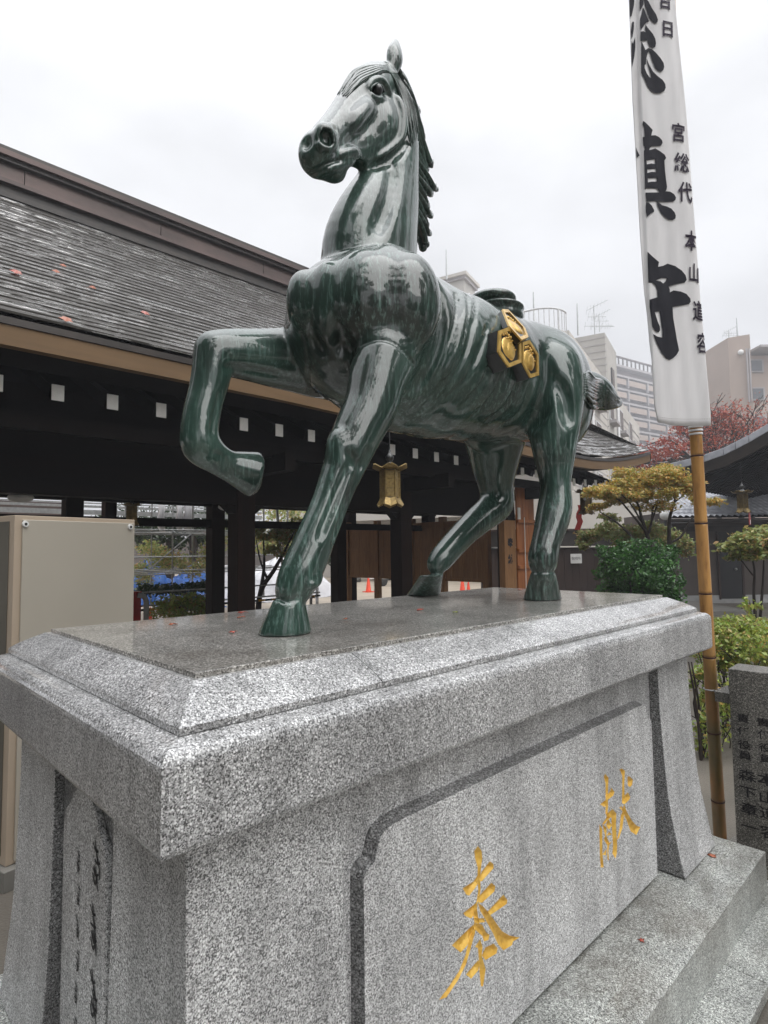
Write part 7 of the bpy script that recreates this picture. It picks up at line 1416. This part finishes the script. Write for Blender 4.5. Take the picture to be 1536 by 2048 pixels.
def cl(L, depth, dj=.5, seed=0):
    r = random.Random(seed); return [(tuple(loc(x, depth+r.uniform(-dj, dj), y)), (rx*depth/1170.7, rx*depth/1170.7, ry*depth/1170.7), n) for x, y, rx, ry, n in L]
T = 9.6
t = thing('maple_tree', 'many-stemmed maple with orange and yellow leaves right of the horse\'s hind leg', 'tree', tuple(loc(1320, T)))
limbs('trunk', [[(loc(1320, T), .10), (loc(1319, T, 1230), .085), (loc(1317, T, 1180), .075), (loc(1318, T, 1148), .07)]], t)
limbs('limb', [lp_(L, T) for L in (
 [(1318, 1150, .055), (1308, 1125, .045), (1296, 1081, .035), (1284, 1039, .026), (1277, 1008, .018), (1262, 990, .01)],
 [(1310, 1138, .03), (1300, 1108, .026), (1270, 1081, .02), (1248, 1058, .018), (1225, 1039, .014), (1200, 1024, .008)],
 [(1320, 1150, .05), (1329, 1125, .042), (1336, 1090, .034), (1339, 1039, .028), (1350, 1005, .02), (1358, 975, .012)],
 [(1338, 1086, .022), (1361, 1073, .018), (1378, 1044, .014), (1391, 1031, .008)],
 [(1296, 1067, .022), (1304, 1039, .018), (1310, 1010, .014), (1347, 999, .008)],
 [(1288, 1060, .02), (1259, 1022, .016), (1242, 1002, .012), (1230, 996, .006)],
 [(1284, 1045, .016), (1262, 1007, .012), (1240, 985, .007)], [(1350, 1005, .014), (1371, 988, .01), (1376, 972, .006)],
 [(1300, 1050, .016), (1316, 1008, .012), (1320, 975, .008)])], t)
leaves('crown', cl([(1190, 985, 24, 12, 595), (1260, 945, 40, 12, 765), (1330, 940, 40, 12, 765), (1390, 960, 22, 14, 442), (1310, 1010, 46, 16, 765), (1215, 985, 30, 16, 1530), (1250, 972, 34, 20, 1870), (1295, 962, 36, 22, 2210), (1340, 958, 36, 22, 2040), (1375, 978, 22, 18, 850), (1200, 1013, 24, 10, 680), (1282, 990, 40, 14, 1360), (1236, 1000, 30, 10, 680),
   (1340, 985, 26, 14, 850), (1425, 1003, 26, 9, 561), (1395, 1000, 16, 12, 272), (1318, 948, 30, 12, 680)], T, .5, 1), M['leaf_orange'], t, .058, 11, .5)
t = thing('small_maple', 'soft olive-green young maple with a few red leaves, under the orange maple', 'tree', tuple(loc(1250, 10.4)))
limbs('trunk', [lp_([(1250, 1240, .03), (1246, 1150, .025), (1235, 1090, .02), (1220, 1060, .01)], 10.4), lp_([(1247, 1150, .02), (1290, 1100, .014), (1320, 1070, .008)], 10.4)], t)
leaves('crown', cl([(1175, 1072, 28, 16, 1120), (1215, 1060, 32, 20, 1440), (1250, 1075, 34, 22, 1440), (1300, 1062, 36, 18, 1280), (1345, 1082, 30, 22, 1120), (1165, 1090, 16, 10, 320), (1368, 1098, 18, 18, 416), (1220, 1035, 24, 10, 320)], 10.4, .4, 2), M['leaf_mixed'], t, .07, 12, .4)
t = thing('camellia_bush', 'dense glossy dark green camellia bush behind the far end of the pedestal', 'bush', tuple(loc(1270, 8.8)))
limbs('stem', [lp_([(1260+18*k, 1320, .02), (1258+20*k, 1200, .016), (1250+24*k, 1120, .008)], 8.8) for k in range(4)], t)
leaves('crown', cl([(1225, 1125, 34, 36, 1500), (1270, 1115, 36, 34, 1500), (1318, 1120, 34, 34, 1500), (1222, 1175, 32, 30, 1100), (1270, 1180, 36, 40, 1300), (1326, 1185, 30, 44, 1400), (1300, 1150, 40, 40, 1200), (1335, 1230, 24, 30, 400), (1200, 1100, 12, 14, 160), (1240, 1088, 14, 10, 150), (1290, 1084, 16, 10, 160), (1345, 1098, 12, 14, 150), (1192, 1150, 10, 16, 140), (1358, 1160, 8, 22, 130)], 8.8, .35, 3), M['leaf_camellia'], t, .06, 13, .3)
t = thing('young_maple', 'small spreading pale green maple before the storehouse door, at the right edge', 'tree', tuple(loc(1500, 8.2)))
limbs('trunk', [lp_([(1502, 1260, .025), (1500, 1190, .02), (1504, 1140, .016), (1498, 1105, .01)], 8.2), lp_([(1508, 1250, .02), (1520, 1160, .016), (1524, 1110, .01)], 8.2), lp_([(1500, 1150, .012), (1470, 1110, .008), (1445, 1095, .005)], 8.2)], t)
leaves('crown', cl([(1455, 1096, 26, 12, 500), (1485, 1085, 32, 18, 900), (1515, 1072, 30, 18, 900), (1500, 1105, 36, 14, 700), (1540, 1090, 30, 24, 700), (1470, 1112, 20, 10, 250), (1560, 1060, 40, 30, 700), (1528, 1058, 20, 8, 200)], 8.2, .35, 4), M['leaf_yellowgreen'], t, .07, 14, .7)
# azalea hedge behind the inscribed stone
t = thing('azalea_hedge', 'bright yellow-green azalea hedge with bare twisted stems behind the inscribed stone', 'hedge', tuple(loc(1480, 4.9)))
leaves('crown', cl([(1430, 1262, 34, 26, 700), (1470, 1262, 40, 32, 1100), (1520, 1268, 44, 36, 1300), (1570, 1270, 60, 44, 1500), (1440, 1310, 40, 40, 900), (1500, 1320, 60, 44, 1400), (1405, 1345, 22, 26, 240), (1480, 1285, 70, 30, 1200), (1395, 1400, 22, 22, 90), (1412, 1470, 22, 30, 70), (1425, 1580, 24, 40, 90), (1390, 1350, 26, 30, 260), (1400, 1290, 30, 40, 500), (1450, 1380, 40, 60, 500), (1385, 1440, 20, 60, 130), (1440, 1480, 30, 80, 260), (1395, 1480, 26, 70, 320), (1405, 1390, 24, 40, 300), (1430, 1560, 20, 60, 160)], 5.0, .35, 5), M['leaf_azalea'], t, .042, 15, .3)
leaves('crown', cl([(1500, 1240, 60, 8, 300), (1440, 1240, 30, 8, 120)], 6.2, .3, 6), M['leaf_azalea'], t, .045, 16, .3)
r_ = random.Random(21); st = []
for k in range(24):
    x = 1376+4.6*k; st.append(lp_([(x+r_.uniform(-4, 8), 1700, .012), (x+r_.uniform(-10, 10), 1600, .012), (x+r_.uniform(-14, 14), 1480, .011), (x+r_.uniform(-16, 16), 1400, .009), (x+r_.uniform(-20, 20), 1320, .006)], 4.6+.07*k))
for k in range(26):
    x = 1376+4.6*k; y = r_.uniform(1350, 1560); st.append(lp_([(x, y, .005), (x+r_.uniform(-22, 22), y-34, .004), (x+r_.uniform(-30, 30), y-70, .002)], 4.6+.02*k))
limbs('stem', st, t)
t = thing('seedling', 'thin pale leafy seedling standing at the back edge of the azalea hedge', 'plant', tuple(loc(1495, 6.6)))
limbs('stem', [lp_([(1497, 1290, .008), (1494, 1240, .006), (1491, 1200, .004)], 6.6)], t); leaves('leaves', cl([(1492, 1215, 24, 20, 120)], 6.6, .15, 7), M['leaf_azalea'], t, .06, 17)
# bare cherry with red leaves far behind
t = thing('red_cherry_tree', 'large half-bare cherry tree with sparse red leaves in front of the distant blocks', 'tree', tuple(loc(1470, 27)))
rb = random.Random(5); segs = []; tips_ = []
def grow(p, d, L, r, lv):
    q = p+d*L; mid_ = (p+q)/2+Vector((rb.uniform(-.06, .06), rb.uniform(-.06, .06), rb.uniform(-.04, .06)))*L; segs.append([(p, r), (mid_, r*.85), (q, r*.65)])
    if lv >= 2: tips_.append((mid_, lv)); tips_.append((q, lv))
    if lv == 5: return
    for k in range(rb.choice((2, 3))):
        nd_ = (d+Vector((rb.uniform(-.75, .75), rb.uniform(-.75, .75), rb.uniform(-.35, .45)))).normalized(); grow(q if k else p+(q-p)*.8, nd_, L*rb.uniform(.62, .86), r*.6, lv+1)
for px, lean in ((1500, -.55), (1500, .15), (1420, -.35), (1440, .05), (1560, -.2)):
    b0 = loc(px, 27); grow(b0+UZ*2.2, Vector((RH.x*lean, RH.y*lean, 1)).normalized(), 2.0, .13, 0)
    segs.append([(b0, .2), (b0+UZ*1.2, .17), (b0+UZ*2.3, .14)])
B = MB()
for s in segs: B.tube([tuple(p) for p, _ in s], [max(.012, r) for _, r in s], 5, False)
o = B.build('branches', M['bark'], t, True); o['kind'] = 'stuff'
leaves('crown', [((p.x, p.y, p.z), (.55, .55, .38), 4 if p.z < 7.6 else 1) for p, lv in tips_ if lv >= 3], M['leaf_red'], t, .11, 18, .2)
r9 = random.Random(44); tw = []
for k in range(16):
    x = 1250+r9.uniform(0, 130); y = 940-r9.uniform(0, 60); tw.append(lp_([(1400, 930, .07), ((x+1400)/2, y+10-r9.uniform(0, 26), .045), (x, y, .02), (x-r9.uniform(10, 40), y-r9.uniform(0, 26), .01)], 26))
for k in range(12):
    x = 1420+r9.uniform(-30, 130); y = 870-r9.uniform(0, 70); tw.append(lp_([(1450, 930, .05), ((x+1450)/2, (y+930)/2, .03), (x, y, .015), (x-r9.uniform(-20, 20), y-r9.uniform(2, 14), .006)], 26))
limbs('branch', tw, t)
leaves('crown', cl([(1275, 915, 30, 20, 420), (1310, 905, 34, 24, 520), (1350, 890, 34, 26, 420), (1290, 940, 40, 14, 420), (1240, 925, 20, 14, 160), (1440, 870, 50, 34, 260), (1500, 840, 50, 44, 220), (1450, 815, 40, 30, 100), (1380, 860, 30, 30, 260)], 26, .8, 9), M['leaf_red'], t, .15, 19, .2)
# shrubs and trees beyond the hall
def bushy(name, label, cat, px, depth, clus, m, size, seed, trunks=(), group=None):
    t = thing(name, label, cat, tuple(loc(px, depth)), group); 
    if trunks: limbs('trunk', [lp_(L, depth) for L in trunks], t)
    leaves('crown', cl(clus, depth, .4, seed), M[m], t, size, seed); return t
bushy('low_shrub', 'bright yellow-green low shrub behind the striped barrier', 'shrub', 365, 10.6, [(345, 1205, 34, 18, 700), (385, 1200, 34, 18, 800), (400, 1215, 30, 14, 500), (330, 1225, 40, 14, 500), (375, 1228, 44, 12, 500)], 'leaf_azalea', .07, 31)
bushy('dark_shrub', 'dark green shrub low behind the bright one, beside the bent pipe', 'shrub', 310, 12.2, [(300, 1180, 30, 14, 500), (350, 1176, 40, 12, 600), (400, 1172, 30, 12, 500)], 'leaf_dark', .09, 32)
bushy('twisted_tree', 'small twisted tree with dark forked trunk between the thick post and the foreleg', 'tree', 520, 12.5, [(530, 1065, 30, 16, 420), (565, 1072, 34, 20, 600), (595, 1055, 28, 18, 400), (545, 1100, 22, 14, 220), (590, 1110, 22, 20, 260)], 'leaf_yellowgreen', .09, 33,
      ([(515, 1235, .07), (522, 1180, .055), (548, 1140, .045), (575, 1090, .025), (590, 1060, .01)], [(520, 1190, .05), (528, 1130, .03), (526, 1075, .014)], [(535, 1160, .03), (520, 1120, .02), (512, 1080, .01)]))
bushy('yard_tree', 'dark leafy tree beyond the scaffold, between its uprights', 'tree', 330, 20, [(300, 1070, 40, 40, 900), (345, 1060, 40, 50, 1200), (395, 1060, 30, 40, 800), (250, 1050, 60, 50, 900), (420, 1040, 40, 40, 700)], 'leaf_dark', .16, 34, ([(340, 1190, .2), (338, 1120, .17), (345, 1060, .12)], [(385, 1190, .18), (388, 1120, .16), (384, 1050, .12)]))
bushy('broad_tree', 'broad yellowish tree in the yard behind the white tarpaulin', 'tree', 560, 22, [(470, 1060, 40, 40, 900), (530, 1080, 50, 30, 900), (600, 1090, 50, 30, 800), (570, 1030, 60, 26, 800), (440, 1060, 30, 50, 600)], 'leaf_yellowgreen', .15, 35, ([(560, 1190, .18), (560, 1100, .14), (570, 1050, .1)],))
bushy('background_shrubs', 'dark mixed shrubs low behind the tarpaulins and scaffold', 'shrub', 350, 15.6, [(285, 1150, 30, 26, 700), (330, 1120, 40, 24, 900), (390, 1130, 40, 26, 900), (420, 1100, 26, 26, 500), (300, 1095, 40, 16, 500)], 'leaf_yellowgreen', .09, 37)
bushy('far_hedge', 'dark clipped hedge along the far side of the sand yard', 'hedge', 700, 30, [(660, 1112, 40, 16, 900), (720, 1112, 50, 16, 1200), (790, 1110, 50, 16, 900), (900, 1105, 60, 20, 900), (980, 1110, 50, 16, 700)], 'leaf_dark', .18, 36)
# ferny tuft of grass at the lower right corner
t_ = np.random.RandomState(3); V = []
for k in range(260):
    c = np.array([3.15+t_.uniform(-1.1, .5), -.62+t_.uniform(-.5, .1), .0]); h = t_.uniform(.03, .09); a = t_.uniform(0, 6.3); dx = np.array([cos(a), sin(a), 0]); l_ = np.array([t_.uniform(-.03, .03), t_.uniform(-.03, .03), h])
    V += [c-dx*.004, c+dx*.004, c+l_+dx*.001, c+l_-dx*.001]
tag(np_mesh('grass', V, np.arange(len(V)).reshape(-1, 4), M['leaf_azalea']), kind='stuff')
# leaves and petals fallen on the stone
def fallen(px, py, z, s, label, m, seed, rot=0):
    d = _f+_r2*((px-768)/1170.7)-_u2*((py-1024)/1170.7); c = CAMP+d*((z-CAMP.z)/d.z); r = random.Random(seed); n = 10; V = [c+UZ*.006]
    for k in range(n):
        a = 2*pi*k/n+rot; rr = s*(.55+.5*(k % 2)+r.uniform(-.1, .1)); V.append(c+Vector((cos(a)*rr, sin(a)*rr, .0015+r.uniform(0, .006))))
    B = MB(); B.add(V, [(0, 1+k, 1+(k+1) % n) for k in range(n)]); o = B.build('fallen_leaf', M[m], None, True, loc=tuple(c)); tag(o, label, 'leaf', 'leaves fallen on the granite')
    md = o.modifiers.new('t', 'SOLIDIFY'); md.thickness = .0012; return o
zt0 = ZT+.0005
fallen(485, 1226, zt0, .020, 'red fallen leaf left of the standing fore hoof, farthest back', 'leaf_fallen', 1)
fallen(482, 1236, zt0, .016, 'orange fallen leaf touching the red one left of the fore hoof', 'leaf_fallen_tan', 2)
fallen(466, 1266, zt0, .013, 'small red leaf nearest the camera, left of the fore hoof', 'leaf_fallen', 3)
fallen(346, 1250, zt0, .015, 'flat orange leaf lying alone near the left end of the top slab', 'leaf_fallen_tan', 4)
fallen(840, 1221, zt0, .016, 'red leaf on the slab in front of the far hind hoof', 'leaf_fallen', 5)
fallen(1040, 1180, zt0, .022, 'pinkish leaf at the back edge of the slab beside the near hind hoof', 'leaf_fallen_tan', 6)
fallen(910, 1226, zt0, .012, 'tiny pale green sprig leaf between the two hind hooves', 'leaf_azalea', 7)
fallen(690, 1240, zt0, .009, 'tiny tan leaf fragment in the middle of the slab', 'leaf_fallen_tan', 8)
fallen(1283, 1882, .2585, .012, 'single red petal on the plinth under the second gold character', 'leaf_fallen', 9)
fallen(1424, 1712, .2585, .020, 'orange leaf caught at the foot of the far corner pillar', 'leaf_fallen_tan', 10)
# leaves stuck on the hall roof
for k, (px, py, s, lb) in enumerate(((32, 546, .055, 'largest red round leaf on the hall roof, far left'), (112, 545, .04, 'orange leaf high on the hall roof right of the round red one'), (132, 641, .055, 'orange leaf lying just above the hall eave'), (290, 628, .05, 'red leaf on the hall roof above the raised hoof'), (185, 577, .035, 'small tan leaf midway up the hall roof'), (126, 533, .035, 'yellowish leaf topmost on the hall roof'))):
    d = _f+_r2*((px-768)/1170.7)-_u2*((py-1024)/1170.7); y = 4.0
    for it in range(400):
        p = CAMP+d*((y-CAMP.y)/d.y)
        if p.z <= pl(y)+.04: break
        y += .01
    nrm = Vector((0, -.64, .77)); a1_ = Vector((1, 0, 0)); b1_ = nrm.cross(a1_); n = 10; V = [p+nrm*.03]
    for q in range(n): a = 2*pi*q/n; rr = s*(.65+.4*(q % 2)); V.append(p+a1_*cos(a)*rr+b1_*sin(a)*rr+nrm*.012)
    B = MB(); B.add(V, [(0, 1+q, 1+(q+1) % n) for q in range(n)]); o = B.build('roof_leaf', M['leaf_fallen' if k in (0, 3) else 'leaf_fallen_tan'], None, loc=tuple(p)); tag(o, lb, 'leaf', 'leaves on the hall roof')
    md = o.modifiers.new('t', 'SOLIDIFY'); md.thickness = .003
# ================================================================ unseen grove behind the camera, shaped to darken reflections and side light
gr = random.Random(12)
for k, (x, y, h, r, lb) in enumerate(((-5.6, -.6, 9.5, 2.6, 'nearest to the pedestal\'s left end'), (-7.2, -4.6, 9.5, 2.8, 'behind and left of the camera spot'), (-9.5, -9.5, 7.5, 2.6, 'farther back on the left of the camera spot'),
    (5.5, -15.5, 5.6, 2.6, 'low one facing the pedestal\'s far half'), (9.6, -9.8, 14, 2.9, 'tall one facing the gate'), (12.0, -6.6, 12.5, 2.7, 'farther right facing the gate'), (7.0, -12.6, 12.5, 2.6, 'tall one facing the far hind hoof'), (14.6, -3.6, 10, 2.2, 'slim one at the gate side'), (-6.6, 3.4, 8.6, 2.3, 'beside the hall\'s left part'), (-4, -18, 6.5, 2.8, 'second row, far left'), (1, -19, 6, 3.0, 'second row, middle'), (9, -17.5, 7, 3.0, 'second row, right'), (15, -13, 9, 3.4, 'rightmost of the grove'), (-11.5, -1.5, 12, 3.2, 'tallest by the hall side'))):
    t = thing('evergreen_tree', 'dark evergreen of the visitors\' side grove, '+lb, 'tree', (x, y, 0), 'evergreens on the visitors\' side')
    limbs('trunk', [[(Vector((x, y, 0)), .22), (Vector((x+.1, y, h*.4)), .18), (Vector((x, y+.1, h*.8)), .08)]], t)
    C_ = []
    for j in range(10):
        a = gr.uniform(0, 6.3); f = gr.uniform(.2, .95); rr = r*(1.15-f*.65); C_.append(((x+cos(a)*rr*.55, y+sin(a)*rr*.55, h*f), (rr*.8, rr*.8, h*.14), 520))
    C_.append(((x, y, h*.5), (r*.85, r*.85, h*.38), 1500))
    leaves('crown', C_, M['leaf_dark'], t, .42, 50+k)

# unseen broad tree, added so its limbs break up reflections in the wet bronze
t = thing('added_overhang_tree', 'broad old tree with branches spreading over the visitors\' side of the pedestal', 'tree', (-4.6, -4.4, 0))
tb = Vector((-4.6, -4.4, 0)); bl = [[(tb, .34), (tb+Vector((.1, .1, 2.2)), .27), (tb+Vector((.2, .3, 4.2)), .22)]]; C_ = []; gr = random.Random(8)
for k in range(13):
    a = -2.2+k*.46; L_ = gr.uniform(2.6, 4.6); p0 = tb+Vector((.2, .3, 3.2+.12*k)); p2 = p0+Vector((cos(a)*L_, sin(a)*L_, gr.uniform(1.6, 3.4))); p1 = (p0+p2)/2+Vector((0, 0, .5))
    bl.append([(p0, .12), (p1, .07), (p2, .03)])
    for j in range(5):
        q = p1.lerp(p2, gr.uniform(.1, 1)); e = q+Vector((gr.uniform(-1, 1), gr.uniform(-1, 1), gr.uniform(-.1, .7))); bl.append([(q, .03), ((q+e)/2+Vector((0, 0, .1)), .02), (e, .008)])
        if gr.random() < .72: C_.append((tuple(e), (.7, .7, .35), 170))
limbs('limb', bl, t); leaves('crown', C_, M['leaf_dark'], t, .2, 77)
# thin wet air: rain haze round the whole place
hz = MB(); hz.box(-62, 262, -62, 262, -1, 60); hm = bpy.data.materials.new('rain_haze'); hm.use_nodes = True; ht = hm.node_tree; ht.nodes.clear()
ho = ht.nodes.new('ShaderNodeOutputMaterial'); hv = ht.nodes.new('ShaderNodeVolumePrincipled'); hv.inputs['Color'].default_value = (.92, .94, 1, 1); hv.inputs['Density'].default_value = .0035; hv.inputs['Anisotropy'].default_value = .2
ht.links.new(hv.outputs[0], ho.inputs['Volume'])
hz.build('haze', hm)['kind'] = 'stuff'
